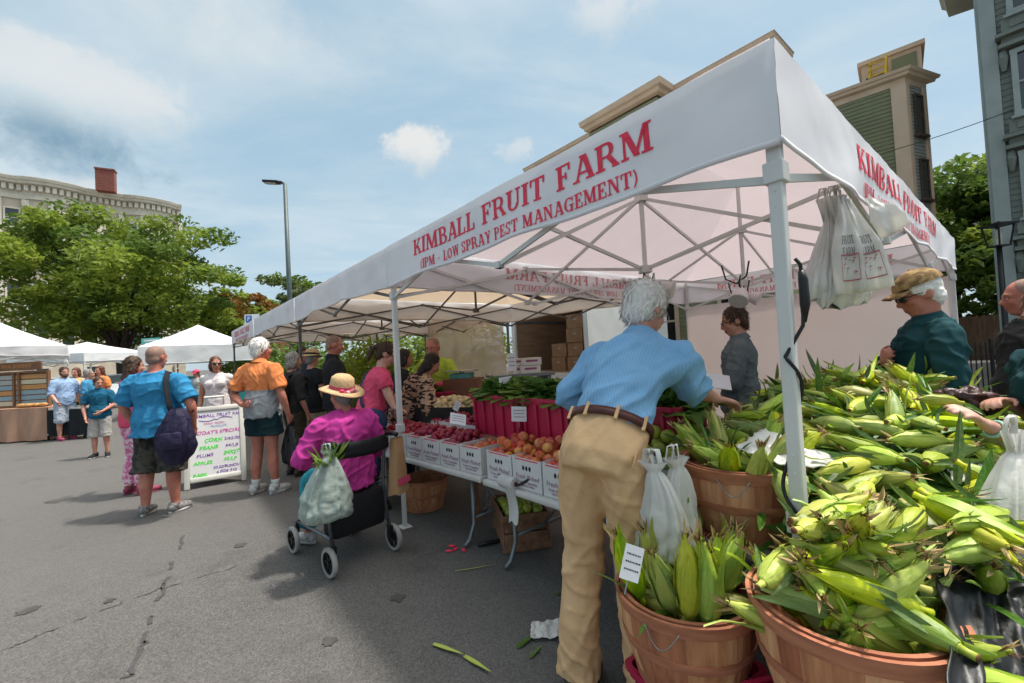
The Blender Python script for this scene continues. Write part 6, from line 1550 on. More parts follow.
FLORAL = mat('pink_floral_cotton', (.62, .16, .34), (.74, .55, .60), scale=26, rough=.9, lo=.46, hi=.52); SHAWL = mat('patterned_shawl', (.46, .30, .20), (.025, .016, .014), scale=16, rough=.95, lo=.47, hi=.52, stretch=(1, 1, 2.6), bump=.5, bscale=90); SHAWL_B = K_('black_knit_shawl', (.02, .016, .016))
STRAW = mat('straw', (.66, .46, .25), (.46, .29, .14), scale=40, stretch=(1, 1, 4), rough=.8, bump=.6, bscale=120); CAPC = mat('camo_cap', (.36, .235, .10), (.17, .105, .045), scale=26, rough=.9, lo=.44, hi=.56); RIBBON = K_('pink_ribbon', (.55, .07, .14)); GLASSF = mat('dark_glasses', (.012, .012, .014), rough=.12, spec=.7); PAPERB = mat('brown_paper', (.40, .24, .12), (.33, .19, .09), scale=5, rough=.85, bump=.5, bscale=20)
NAVYBAG = K_('navy_nylon', (.030, .026, .060), (.02, .018, .042), rough=.5, bump=.8, bscale=18, bdist=.02)

def tolocal(loc, rz, H, p): return (MX.Rotation(-rz, 3, 'Z') @ (V(p) - V(loc))) / (H / 1.75)
def crowd_at(px, Y): 
    p = at(px, 365, Y); return V((p.x, p.y, 0))
def strap_belt(root, J, fin, z_off, mt, sp, name='belt'):
    up = (J['chest'] - J['pel']).normalized(); lat = (J['hipR'] - J['hipL']).normalized(); f = up.cross(lat); c = J['pel'] + up * z_off; w = sp.get('wide', 1); d = sp.get('deep', 1); m = MB(); N = 44; vs = []
    for s_, o in ((-.016, .023), (.016, .023), (.016, .017), (-.016, .017)):
        for i in range(N): a = 2 * math.pi * i / N; vs.append(c + up * s_ + lat * math.cos(a) * (.162 * w + o) + f * math.sin(a) * (.119 * d + o + sp.get('belly', 0) * .25))
    m.add(vs, [(k * N + i, k * N + (i + 1) % N, ((k + 1) % 4) * N + (i + 1) % N, ((k + 1) % 4) * N + i) for k in range(4) for i in range(N)]); fin(name, m.mesh(name, [], True), mt)
def glasses(HF, fin, mt=None, big=True):
    m = MB(); T = lambda *a: HF @ V(a); q = HF.to_3x3()
    for s in (-1, 1):
        if big: m.ball(T(s * .033, .092, .008), (.028, .010, .019), rot=q @ MX.Rotation(-s * .35, 3, 'Z'), seg=12, rings=8)
        else: m.tube([T(s * .033 + .024 * math.cos(a * .5236), .098, .006 + .017 * math.sin(a * .5236)) for a in range(12)], .0018, seg=5, closed=True)
        m.tube([T(s * .058, .082, .012), T(s * .074, .04, .012), T(s * .080, -.015, .008)], .0028 if big else .002, seg=5)
    m.tube([T(-.012, .102, .012), T(.012, .102, .012)], .0025, seg=5); fin('sunglasses' if big else 'spectacles', m.mesh('glasses', [], True), mt or GLASSF)
def straw_hat(HF, fin, brim=.165, crown=.10, tilt=0, flowers=True, mt=None):
    Q = HF @ MX.Rotation(tilt, 4, 'X'); m = MB(); prof = [(brim, .045), (brim * .8, .058), (.098, .062), (.094, .10), (.088, .06 + crown * .9), (.06, .062 + crown * 1.12), (.001, .062 + crown * 1.16)]; N = 40
    vs = []
    for off in (0, -.004):
        for r_, z in prof:
            for i in range(N): a = 2 * math.pi * i / N; wv = .012 * math.sin(a * 2 + 1) * (r_ / brim) ** 3; vs.append(Q @ V((r_ * math.cos(a), r_ * 1.12 * math.sin(a) - .01, z + off + wv)))
    n = len(prof); fs = [(j * N + i, j * N + (i + 1) % N, (j + 1) * N + (i + 1) % N, (j + 1) * N + i) for j in range(n - 1) for i in range(N)]; fs += [tuple(n * N + q for q in reversed(f)) for f in fs[:]]; fs += [(i, n * N + i, n * N + (i + 1) % N, (i + 1) % N) for i in range(N)]
    m.add(vs, fs); h = fin('hat', m.mesh('hat', [], True), mt or STRAW)
    m = MB(); vs = [Q @ V((r_ * math.cos(2 * math.pi * i / N), r_ * 1.12 * math.sin(2 * math.pi * i / N) - .01, z)) for r_, z in ((.1005, .064), (.0985, .092)) for i in range(N)]; m.add(vs, [(i, (i + 1) % N, N + (i + 1) % N, N + i) for i in range(N)]); fin('ribbon', m.mesh('ribbon', [], True), RIBBON if flowers else BLACKT, h)
    if flowers:
        rnd = random.Random(3); m = MB()
        for k in range(16): a = -math.pi / 2 + rnd.uniform(-.6, .6); m.ball(Q @ V((.116 * math.cos(a), .125 * math.sin(a) - .015, .050 + rnd.uniform(-.02, .025))), (.024, .020, .018), seg=8, rings=6, mi=k % 3)
        fin('scarf_knot', m.mesh('scarf', [], True), [RIBBON, K_('cream_scarf', (.55, .5, .4)), K_('grey_scarf', (.18, .18, .14))], h)
def cap(HF, fin, mt):
    m = MB(); q = HF.to_3x3(); T = lambda *a: HF @ V(a)
    N, K = 28, 8; vs = []
    for j in range(K + 1):
        e = j / K * math.pi / 2
        for i in range(N): a = 2 * math.pi * i / N; vs.append(T(.096 * math.cos(a) * math.cos(e), -.016 + .118 * math.sin(a) * math.cos(e), .058 + .090 * math.sin(e)))
    m.add(vs, [(j * N + i, j * N + (i + 1) % N, (j + 1) * N + (i + 1) % N, (j + 1) * N + i) for j in range(K) for i in range(N)]); m.ball(T(0, -.016, .148), .008, seg=8, rings=5)
    m.slab(lambda u, v_: T(lerp(-.078, .078, u) * (1 - .25 * v_ * abs(2 * u - 1)), lerp(.068, .165, v_ * (1 - .35 * (2 * u - 1) ** 2)) - .02 * (2 * u - 1) ** 2, .064 - .018 * v_ - .024 * (2 * u - 1) ** 2), 12, 6, q @ V((0, 0, 1)), .005)
    fin('cap', m.mesh('cap', [], True), mt)
def strap(fin, pts, w_, mt, name='strap'):
    m = MB(); m.tube(pts, (w_, .004), seg=8, up=None); return fin(name, m.mesh(name, [], True), mt)

# ------------------------------------------------------------------ 1: white haired man at the corn, seen from behind
H = 1.93; loc = V((.352, 1.79, 0)); rz = R(-40); tl = lambda p: tolocal(loc, rz, H, p)
elR, wrR = tl(at(686, 384, 1.98)), tl(at(716, 399, 2.10))
def khaki_fold(p, n):
    z = p.z; a = noise.noise(V((p.x * 5 + z * 3, p.y * 5, z * 2.2))); b = noise.noise(V((p.x * 9, p.y * 9, z * 13 + p.x * 6))); c = noise.noise(V((p.x * 4 + 7, p.y * 4, z * 7 - p.x * 10)))
    knee = math.exp(-((z - .50) / .13) ** 2); hem = math.exp(-((z - .16) / .12) ** 2); seat = math.exp(-((z - .80) / .09) ** 2)
    return .010 * max(0, 1 - abs(a) * 4.5) * .9 - .004 + (.010 * knee + .012 * hem + .006 * seat) * (max(0, 1 - abs(b) * 4.5) - .25) + .007 * (max(0, 1 - abs(c) * 5) - .2)
def shirt_fold(p, n):
    a = noise.noise(V((p.x * 7 - p.z * 4, p.y * 5, p.z * 5))); b = noise.noise(V((p.x * 4 + 3, p.y * 6, p.z * 11 - p.x * 7))); c = noise.noise(p * 17)
    waist = math.exp(-((p.z - 1.06) / .09) ** 2)
    return .013 * (max(0, 1 - abs(a) * 3) - .3) + .013 * (max(0, 1 - abs(b) * 3.2) - .25) + .004 * c - .004 * waist
sp = dict(skin='fair', hair=('full', 'white'), strands=2600, strand_len=.030, lean=(.02, .36, -.125), head=(-14, -28, 0), wide=.90, deep=.98, limb=1.0,
          joints={'elR': elR, 'wrR': wrR, 'elL': (-.29, .22, 1.10), 'wrL': (-.14, .42, 1.08), 'anL': (-.13, -.06, .075), 'knL': (-.115, .0, .50), 'anR': (.12, .03, .075)},
          handR=((tl(at(745, 404, 2.18)) - wrR), (0, .1, -1), .45), top=dict(mat=C_BLUEST, sleeve=.60, hem=1.0, off=.016, lowx=.0, cuff=.014, collar=True, w=.011, arm=1.15, vox=.0085, smooth=3),
          bottom=dict(mat=KHAKI, len=.985, minr=.080, fat=1.0, rise=.10, disp=khaki_fold, vox=.0085), shoe=dict(mat=SHOE_D, solemat=SHOE_D), footR=-6, footL=8)
_w0 = wrinkle; 
def wrinkle_once(*a): return shirt_fold
wrinkle = wrinkle_once
root, J, HF, fin = person('white haired man in blue striped shirt and khaki trousers reaching over the corn', loc, rz, H, sp, vox=.007); wrinkle = _w0
strap_belt(root, J, fin, .088, LEATH, sp); glasses(HF, fin, WIRE, False)
up = (J['chest'] - J['pel']).normalized(); lat = (J['hipR'] - J['hipL']).normalized(); fw = up.cross(lat)
for a in (-100, -60, -135, -20):
    m = MB(); c = J['pel'] + up * .088 + lat * math.cos(R(a)) * .171 + fw * math.sin(R(a)) * .141; m.beam(c - up * .027, c + up * .027, .012, .006, up=fw); fin('belt_loop', m.mesh('loop', []), KHAKI)
m = MB(); c0_ = J['pel'] - up * .02 + lat * .155 - fw * .045; m.tube([c0_ + up * .07 + fw * .03 - lat * .0, c0_ + up * .02, c0_ - up * .07 - fw * .015 + lat * .012], .0035, seg=6); fin('pocket_seam', m.mesh('seam', [], True), KHAKI)
# small paper bag in his hidden left hand
s = empty('paper_bag', wp(root, J['wrL']) + V((-.16, .02, -.12)), 'small brown paper bag at the left side of the blue shirted man', 'bag', None, rz); m = MB(); m.grid(lambda u, v_: V((.07 * math.cos(u * 2 * math.pi) + .01 * noise.noise(V((u * 6, v_ * 3, 0))), .045 * math.sin(u * 2 * math.pi), .26 * v_ - .02 + .012 * noise.noise(V((u * 9, v_ * 9, 2))))), 20, 8); m.build('bag_skin', PAPERB, s, True); m = MB(); m.box((-.0, -.05, .10), (.09, .004, .10)); m.build('print_band', RIBBON, s)

# ------------------------------------------------------------------ 2: man in azure shirt with the bag
p = gnd(161, 513); loc = V((p.x, p.y, 0)); rz = R(4)
sp = dict(skin='red', hair=('crop', 'stubble'), wide=1.24, deep=1.3, belly=.05, limb=1.16, head=(-4, -6, 0), joints={'elL': (-.34, -.01, 1.12), 'wrL': (-.30, .13, .90), 'elR': (.36, -.03, 1.12), 'wrR': (.33, .04, .87), 'shR': (.215, -.02, 1.39), 'shL': (-.215, -.02, 1.39), 'anR': (.15, .0, .075), 'anL': (-.13, -.03, .075), 'knR': (.135, .01, .49), 'knL': (-.12, .01, .49)},
          top=dict(mat=AZURE, sleeve=.45, hem=.82, off=.02, flare=.03, cuff=.03, w=.012, ws=.8, collar=False), bottom=dict(mat=CAMO, len=.58, minr=.118, fat=1.12, flare=.02, w=.012), shoe=dict(mat=SHOE_G, solemat=SOLE_W, big=1.12), footL=12, footR=-14)
root, J, HF, fin = person('heavy man in azure shirt and dark camouflage shorts with a navy shoulder bag', loc, rz, 1.73, sp, vox=.010)
m = MB(); m.bbox(J['wrL'] + V((-.0, .05, -.10)), (.05, .12, .09), b=.02); o = m.build('wallet', mat('tan_pouch', (.36, .27, .12), rough=.7)); o.matrix_world = root_matrix(root) @ MX.Scale(root['_S'], 4); tag(o, 'tan pouch in the left hand of the man in azure', 'pouch')
sh, S0 = J['shR'], root['_S']
bagc = V((.33, -.17, .84)); s = empty('shoulder_bag', wp(root, bagc), 'navy nylon duffel bag slung on the azure shirted man', 'bag', None, rz + R(14)); m = MB()
def duf(u, v_):
    a = u * 2 * math.pi; k = math.sin(math.pi * (v_ * .92 + .04)) ** .55; q = V((.19 * k * math.cos(a) * (1 - .25 * v_), .10 * k * math.sin(a), .56 * (v_ - .55))); f = noise.noise(V((math.cos(a) * 2, math.sin(a) * 2, v_ * 2.2))) + .45 * noise.noise(V((math.cos(a) * 8, math.sin(a) * 8, v_ * 2))) - .5 * abs(noise.noise(V((math.cos(a) * 4, math.sin(a) * 4, v_ * 6)))); return q * 1.0 + V((q.x, q.y, 0)) * (.26 * f) + V((.03 * v_ - .05, 0, 0))
m.grid(duf, 60, 34); m.build('bag_body', NAVYBAG, s, True)
m = MB(); m.bbox((-.04, -.095, -.06), (.18, .05, .17), b=.02); m.build('pocket', NAVYBAG, s, 'auto')
m = MB(); iv = (root_matrix(s).inverted() @ root_matrix(root)); Pl = lambda q: iv @ (V(q) * S0)
m.tube([V((-.06, 0, .20)), Pl((.24, -.185, 1.16)), Pl((.20, -.155, 1.36)), Pl((.17, -.08, 1.475)), Pl((.17, .05, 1.44)), Pl((.24, .23, 1.22)), V((.08, .10, .20))], (.024, .004), seg=8); m.build('shoulder_strap', K_('black_webbing', (.02, .02, .022)), s, True)

# ------------------------------------------------------------------ 3..8: the group on the left
def feet(px, py): q = gnd(px, py); return V((q.x, q.y, 0))
root, J, HF, fin = person('woman in pink floral trousers mostly hidden behind the man in azure', feet(137, 494), R(-28), 1.66, dict(hair=('long', 'brown'), bust=1, joints={'elL': (-.34, .16, 1.42), 'wrL': (-.14, .08, 1.66), 'anR': (.10, .04, .075)}, handL=((.9, -.1, .2), (0, -.3, -1), .5), top=dict(mat=PINKT, sleeve=.3, hem=.86, flare=.012), bottom=dict(mat=FLORAL, len=.93, minr=.075), shoe=dict(mat=SANDAL, sole=.018, big=.92)), vox=.011)
root, J, HF, fin = person('boy in teal polo and grey shorts standing with hands clasped', feet(101, 457), R(205), 1.42, dict(hair=('short', 'brown'), head=(38, -14, 0), joints={'elL': (-.25, .02, 1.12), 'wrL': (-.10, .20, 1.0), 'elR': (.27, .0, 1.12), 'wrR': (.20, .10, .88)}, top=dict(mat=TEALPOLO, sleeve=.42, hem=.84, off=.016, flare=.016, collar=True), bottom=dict(mat=GREYSHORT, len=.55, minr=.098, flare=.015), shoe=dict(mat=BLACKT, solemat=SOLE_W), footL=20, footR=-10), vox=.010)
root, J, HF, fin = person('bearded man in pale blue shirt and pale shorts facing right', feet(66, 440), R(-112), 1.68, dict(hair=('short', 'brown'), beard='brown', belly=.02, joints={'elR': (.25, .02, 1.12), 'wrR': (.22, .22, .92)}, top=dict(mat=LTBLUE, sleeve=.55, hem=.84, flare=.014), bottom=dict(mat=PALESH, len=.56, minr=.10, flare=.012), shoe=dict(mat=SANDAL, sole=.02), footL=12), vox=.012)
root, J, HF, fin = person('older white haired man in blue shirt and beige trousers behind the boy', feet(90, 437), R(-60), 1.60, dict(hair=('short', 'grey'), belly=.03, top=dict(mat=SEAT_T, sleeve=.5, hem=.84, flare=.02), bottom=dict(mat=BEIGE, len=.97, minr=.085), shoe=dict(mat=SHOE_D)), vox=.012)
root, J, HF, fin = person('woman in yellow and grey top with arms bent behind the bearded man', crowd_at(76, 10.8), R(190), 1.66, dict(hair=('bob', 'auburn'), bust=1, joints={'elL': (-.27, .10, 1.12), 'wrL': (-.06, .26, 1.20), 'elR': (.27, .08, 1.12), 'wrR': (.08, .24, 1.06)}, top=dict(mat=YELG, sleeve=.4, hem=.86), bottom=dict(mat=BLACKT), shoe=dict(mat=SHOE_D)), vox=.013)
root, J, HF, fin = person('auburn haired woman in orange top behind the boy in teal', crowd_at(100, 11.2), R(170), 1.68, dict(hair=('long', 'auburn'), bust=1, top=dict(mat=ORANGE, sleeve=.4, hem=.86), bottom=dict(mat=DENIM), shoe=dict(mat=SHOE_D)), vox=.013)

# ------------------------------------------------------------------ 9: white haired man in orange and grey
p = gnd(266, 493); rz = R(-14)
sp = dict(skin='red', hair=('full', 'white'), strands=400, wide=1.08, deep=1.12, belly=.02, limb=1.06, head=(-22, 0, 0), joints={'elL': (-.30, -.10, 1.12), 'wrL': (-.07, -.20, 1.02), 'elR': (.29, -.03, 1.11), 'wrR': (.29, .06, .87), 'anR': (.12, .02, .075), 'anL': (-.12, -.02, .075), 'shR': (.19, -.02, 1.395), 'shL': (-.19, -.02, 1.395)}, handL=((.9, -.05, .1), (0, -1, .1), .5),
          top=dict(mats=[ORANGE, GREYK], stripe=[(0, 1.17, 1)], sleeve=.42, hem=.86, off=.018, flare=.02, cuff=.022, collar=True, w=.010), bottom=dict(mat=TEALD, len=.30, minr=.118, flare=.03), shoe=dict(mat=SHOE_W, solemat=SOLE_W, big=1.08), sock=K_('white_sock', (.62, .62, .60)), sock_h=.2, footL=10, footR=-12)
root, J, HF, fin = person('white haired man in orange and grey polo with one arm behind his back', V((p.x, p.y, 0)), rz, 1.78, sp, vox=.009)
carrier('shopping_bag', 'black carrier bag in the right hand of the orange shirted man', wp(root, J['wrR'] + V((.0, .04, -.09))), .48, .24, .16, 4.4, None, rz, m_=mat('black_bag_plastic', (.015, .016, .018), rough=.3, bump=.8, bscale=20, bdist=.02))

# ------------------------------------------------------------------ 10..14: crowd by the board and under the tents
root, J, HF, fin = person('woman in white tank top with dark glasses behind the sandwich board', crowd_at(216, 6.6), R(196), 1.64, dict(skin='tan', hair=('bob', 'auburn'), bust=1, head=(30, 0, 0), top=dict(mat=WHITE_K, sleeve=0, hem=.84, flare=.012), bottom=dict(mat=DENIM), shoe=dict(mat=SHOE_D)), vox=.011); glasses(HF, fin)
root, J, HF, fin = person('small far vendor in grey shirt and cap under the low canopy', crowd_at(196, 11.5), R(180), 1.44, dict(hair=('short', 'dark'), top=dict(mat=GREYK, sleeve=.45, hem=.86), bottom=dict(mat=DENIM), shoe=dict(mat=SHOE_D)), vox=.014); cap(HF, fin, RIBBON)
root, J, HF, fin = person('grey bobbed woman in dark clothes wearing a black backpack', crowd_at(293, 5.7), R(-35), 1.62, dict(hair=('bob', 'grey'), top=dict(mat=CHAR, sleeve=.6, hem=.82, flare=.02), bottom=dict(mat=OLIVEP), shoe=dict(mat=SHOE_D), bust=1), vox=.011)
s = empty('backpack', wp(root, V((0, -.19, 1.18))), 'black backpack worn by the grey bobbed woman', 'backpack', None, R(-35)); m = MB(); m.ball((0, 0, 0), (.15, .10, .23), seg=18, rings=12); m.bbox((0, -.07, -.08), (.22, .10, .18), b=.04); m.build('pack_body', K_('black_nylon', (.018, .018, .02), rough=.55), s, 'auto')
for e in (-1, 1): m = MB(); m.tube([(e * .09, .06, .20), (e * .10, .16, .26), (e * .11, .30, .16), (e * .12, .29, -.05), (e * .12, .10, -.16)], (.022, .005), seg=6); m.build('strap', BLACKT, s, True)
root, J, HF, fin = person('shopper in straw hat and black vest beyond the tent leg', crowd_at(312, 6.3), R(-25), 1.64, dict(hair=('short', 'grey'), wide=1.12, top=dict(mat=BLACKT, sleeve=.3, hem=.80, flare=.03), bottom=dict(mat=BEIGE), shoe=dict(mat=SHOE_D)), vox=.012); straw_hat(HF, fin, .135, .085, 0, False)
root, J, HF, fin = person('dark haired man in sunglasses at the back of the crowd', crowd_at(302, 7.4), R(-110), 1.74, dict(skin='red', hair=('short', 'dark'), top=dict(mat=DENIM, sleeve=.45, hem=.84), bottom=dict(mat=BLACKT), shoe=dict(mat=SHOE_D)), vox=.013); glasses(HF, fin)
root, J, HF, fin = person('bald man in black polo choosing fruit under the tent', crowd_at(334, 5.5), R(-62), 1.80, dict(skin='red', hair=('crop', 'stubble'), belly=.03, wide=1.08, head=(0, -14, 0), joints={'elR': (.28, .06, 1.12), 'wrR': (.16, .30, 1.08), 'elL': (-.28, .06, 1.12), 'wrL': (-.12, .32, 1.08)}, top=dict(mat=BLACKT, sleeve=.44, hem=.84, flare=.018, cuff=.02, collar=True), bottom=dict(mat=OLIVEP), shoe=dict(mat=SHOE_D)), vox=.010)

# ------------------------------------------------------------------ 15: woman in pink
rz = R(-66); loc = crowd_at(367, 4.25); H = 1.66; tl = lambda p: tolocal(loc, rz, H, p); wr = tl(at(394, 408, 4.1)); 
sp = dict(skin='pale', hair=('pony', 'brown'), bust=1, wide=1.08, deep=1.05, limb=1.08, lean=(0, .16, -.03), head=(-5, -26, 0), joints={'elR': tl(at(387, 392, 4.12)), 'wrR': wr, 'elL': (-.25, .28, 1.10), 'wrL': (-.15, .50, .98)}, handR=((.2, 1, -.3), (0, -.2, -1), .5), top=dict(mat=PINKT, sleeve=.36, hem=.84, flare=.02, w=.009), bottom=dict(mat=DENIM), shoe=dict(mat=SHOE_D))
root, J, HF, fin = person('woman in pink shirt with navy strap leaning over the plums', loc, rz, H, sp, vox=.009); glasses(HF, fin)
q = J; m = MB(); a = V((-.13, -.02, 1.42)) + V((0, .16, -.03)); m.tube([V((.20, -.03, .98)), V((.13, -.085, 1.12)), V((.02, -.075, 1.28)), V((-.08, -.01, 1.40)), V((-.115, .09, 1.47)), V((-.09, .20, 1.44)), V((-.0, .29, 1.28)), V((.14, .2, 1.05)), V((.2, .05, .97))], (.020, .004), seg=8); o = m.build('bag_strap', DENIM, None, True)
s = empty('sling_bag', wp(root, V((.21, .0, .92))), 'navy sling bag on the woman in pink', 'bag', None, rz); o.parent = s; o.data.transform(root_matrix(s).inverted() @ root_matrix(root) @ MX.Scale(root['_S'], 4)); m = MB(); m.ball((0, 0, 0), (.06, .15, .13), seg=16, rings=10); m.build('bag_body', DENIM, s, True)

# ------------------------------------------------------------------ 16: seated woman and her rollator
FIR = R(48); fwd = V((-math.sin(FIR), math.cos(FIR), 0)); rgt = V((math.cos(FIR), math.sin(FIR), 0)); rc = V((-1.385, 3.345, 0))
s = empty('rollator', rc, 'black and grey rollator walker the woman in magenta sits on', 'walking frame', None, FIR)
GREYM = mat('grey_tube', (.20, .21, .23), rough=.35, metal=.6); NYL = K_('black_nylon_bag', (.016, .016, .018), rough=.6, bump=.6, bscale=25, bdist=.01); TYRE = mat('grey_tyre', (.36, .34, .32), rough=.7)
for sx in (-1, 1):
    for sy in (-1, 1):
        c = V((sx * .25, sy * .31, .10)); m = MB(); m.lathe([(.076, -.016), (.094, -.016), (.10, -.008), (.10, .008), (.094, .016), (.076, .016), (.076, -.016)], c, 26, False, axis=(1, 0, 0)); wo = m.build('wheel', TYRE, s, 'auto'); m = MB(); m.lathe([(.014, -.014), (.014, .014)], c, 12, True, axis=(1, 0, 0)); m.lathe([(.068, -.011), (.077, -.011), (.077, .011), (.068, .011), (.068, -.011)], c, 24, False, axis=(1, 0, 0))
        for k in range(6): a = k * math.pi / 3; m.beam(c, c + V((0, math.cos(a), math.sin(a))) * .07, .012)
        m.build('rim', BLACK, wo, 'auto'); m = MB(); m.tube([c + V((-sx * .03, 0, 0)), c + V((-sx * .03, 0, .08)), c + V((-sx * .03, -sy * .02, .14))], .013, seg=8); m.bbox(c + V((-sx * .03, 0, .075)), (.028, .05, .05)); m.build('fork', BLACK, s, 'auto')
    m = MB(); x = sx * .22; m.tube([(x, -.29, .22), (x, -.24, .50), (x, -.28, .80), (x, -.33, .90)], .013, seg=8); m.tube([(x, .31, .23), (x, .05, .40), (x, -.22, .52)], .013, seg=8); m.tube([(x, -.29, .24), (x, .30, .24)], .011, seg=8); m.build('side_frame', GREYM, s, True)
    m = MB(); m.tube([(x, -.33, .90), (x, -.42, .905), (x, -.46, .90)], .018, seg=8); m.build('handle', BLACK, s, True)
m = MB(); m.bbox((0, -.02, .53), (.44, .34, .035), b=.015); m.build('seat', NYL, s, 'auto')
m = MB(); pts = [V((lerp(-.24, .24, i / 16), -.30 - .10 * math.sin(math.pi * i / 16), .84 + .0 * i)) for i in range(17)]; m.tube(pts, [(.052, .012)] * 17, seg=10, up=[V((0, -1, .0))] * 17 if False else None); m.v = []; m.f = []; m.m = []
m.slab(lambda u, v_: V((lerp(-.245, .245, u), -.29 - .12 * math.sin(math.pi * u), .79 + .11 * v_)), 20, 3, (0, 1, 0), .018); m.build('back_strap', NYL, s, True)
m = MB(); m.bbox((0, -.20, .36), (.42, .20, .30), b=.05); m.build('basket_bag', NYL, s, 'auto')
H = 1.60; loc = rc - fwd * .10; 
sp = dict(skin='red', hair=('short', 'grey'), wide=1.20, deep=1.25, belly=.05, limb=1.12, head=(10, -10, 0), joints={'pel': (0, 0, .675), 'hipR': (.09, .02, .65), 'hipL': (-.09, .02, .65), 'knR': (.16, .42, .58), 'knL': (-.16, .42, .58), 'anR': (.15, .44, .085), 'anL': (-.17, .50, .085), 'chest': (0, -.02, 1.00), 'neck': (0, -.01, 1.17), 'head': (0, .05, 1.32), 'shR': (.19, -.02, 1.10), 'shL': (-.19, -.02, 1.10), 'elR': (.30, .0, .83), 'elL': (-.34, .02, .84), 'wrR': (.20, .26, .76), 'wrL': (-.26, .25, .84)},
          top=dict(mat=PURP_T, sleeve=.60, hem=.58, off=.022, flare=.03, cuff=.02, w=.013, ws=.9), bottom=dict(mat=TEALP, len=.90, minr=.085), shoe=dict(mat=SHOE_W, solemat=SOLE_W), footL=25)
root, J, HF, fin = person('seated woman in magenta shirt and straw sun hat on a rollator', loc, R(42), H, sp, vox=.009); straw_hat(HF, fin, .176, .10, .42)
bagp = rc - rgt * .27 - fwd * .38 + Z * .87
CLEARB = mat('thin_pale_plastic', (.50, .58, .53), (.42, .50, .45), scale=8, rough=.25, trans=.3, spec=.5, alpha=.82, bump=.8, bscale=20, bdist=.02)
carrier('produce_bag', 'thin pale plastic bag of greens hanging on the rollator handle', bagp, .46, .29, .20, 7.7, None, FIR - R(15), m_=CLEARB, knot=.06)
rnd = random.Random(8); m = MB()
for _ in range(20): d = V((rnd.gauss(0, .5), rnd.gauss(0, .5), rnd.uniform(.3, 1))).normalized(); blade(m, V((rnd.gauss(0, .03), rnd.gauss(0, .03), -.10)), d, d.orthogonal().normalized(), rnd.uniform(.12, .24), .035, rnd.uniform(-1, 1), k=6)
for _ in range(14): d = V((rnd.gauss(0, .5), rnd.gauss(0, .5), rnd.gauss(-.3, .6))).normalized(); blade(m, V((rnd.gauss(0, .05), rnd.gauss(0, .04), -.24)), d, d.orthogonal().normalized(), rnd.uniform(.08, .16), .035, rnd.uniform(-1, 1), k=6)
o = m.build('lettuce', GRN2); o.location = bagp; tag(o, 'bunch of lettuce inside the pale bag on the rollator', 'lettuce')
pb = rc + rgt * .30 - fwd * .33 + Z * .83; s = empty('paper_bag', pb, 'brown paper bag with a red band hanging right of the seated woman', 'bag', None, FIR + R(20)); m = MB()
m.grid(lambda u, v_: V((.085 * math.copysign(abs(math.cos(u * 2 * math.pi)) ** .5, math.cos(u * 2 * math.pi)) * (1 - .35 * v_), .055 * math.copysign(abs(math.sin(u * 2 * math.pi)) ** .5, math.sin(u * 2 * math.pi)) * (1 - .5 * v_), -.40 + .42 * v_)) * (1 + .06 * noise.noise(V((u * 8, v_ * 6, 0)))), 28, 14); m.build('bag_skin', PAPERB, s, True); m = MB(); m.grid(lambda u, v_: V((lerp(-.075, .075, u), -.060 + .006 * v_, -.33 + .05 * v_)), 4, 2); m.build('print_band', RIBBON, s)

# ------------------------------------------------------------------ 17..19 under the tent
root, J, HF, fin = person('dark haired woman in a black and tan patterned shawl bending over the fruit', crowd_at(405, 4.7), R(-80), 1.60, dict(skin='tan', hair=('long', 'dark'), lean=(0, .26, -.10), wide=1.22, deep=1.3, limb=1.2, bust=1, head=(10, -34, 0), joints={'elR': (.32, .26, 1.02), 'wrR': (.22, .50, .88)}, top=dict(mat=SHAWL, sleeve=.62, hem=.80, flare=.05, off=.03, cuff=.06, w=.012), bottom=dict(mat=BLACKT), shoe=dict(mat=SHOE_D)), vox=.011)
root, J, HF, fin = person('dark haired shopper in black between the woman in pink and the shawl', crowd_at(394, 5.3), R(-70), 1.60, dict(skin='tan', hair=('bob', 'dark'), lean=(0, .12, -.03), top=dict(mat=BLACKT, sleeve=.6, hem=.84), bottom=dict(mat=BLACKT), shoe=dict(mat=SHOE_D)), vox=.012)
root, J, HF, fin = person('vendor in lime shirt bagging produce behind the onion crate', crowd_at(439, 5.6), R(168), 1.76, dict(skin='red', hair=('crop', 'stubble'), lean=(0, .14, -.05), wide=1.12, belly=.03, head=(-8, -22, 0), joints={'elL': (-.30, .14, 1.06), 'wrL': (-.22, .40, 1.10), 'elR': (.30, .12, 1.06), 'wrR': (.2, .38, 1.0)}, top=dict(mat=LIME, sleeve=.42, hem=.84, cuff=.022), bottom=dict(mat=DENIM), shoe=dict(mat=SHOE_D)), vox=.010)
pw = wp(root, J['wrL'] + V((0, .10, .0))); m = MB(); m.ball((0, 0, 0), (.10, .07, .05), seg=16, rings=10); rr_ = random.Random(2)
for i, q in enumerate(m.v): m.v[i] = q * (1 + .3 * noise.noise(q * 30))
o = m.build('wrapped_bundle', RIBBON, None, True); o.location = pw; tag(o, 'pink wrapped bundle in the hands of the lime shirted vendor', 'bundle')
rz = R(62); loc = crowd_at(739, 3.65)
root, J, HF, fin = person('man in grey chambray shirt under the tent looking at his phone', loc, rz, 1.745, dict(skin='fair', hair=('short', 'brown'), head=(8, -16, 0), wide=1.02, joints={'elL': (-.27, .05, 1.10), 'wrL': (-.10, .30, 1.12), 'elR': (.27, .03, 1.10), 'wrR': (.10, .29, 1.10)}, top=dict(mat=GREYSH, sleeve=.58, hem=.84, flare=.012, off=.018, collar=True, w=.010), bottom=dict(mat=DENIM), shoe=dict(mat=SHOE_D), strands=300), vox=.009); glasses(HF, fin, GLASSF, False)
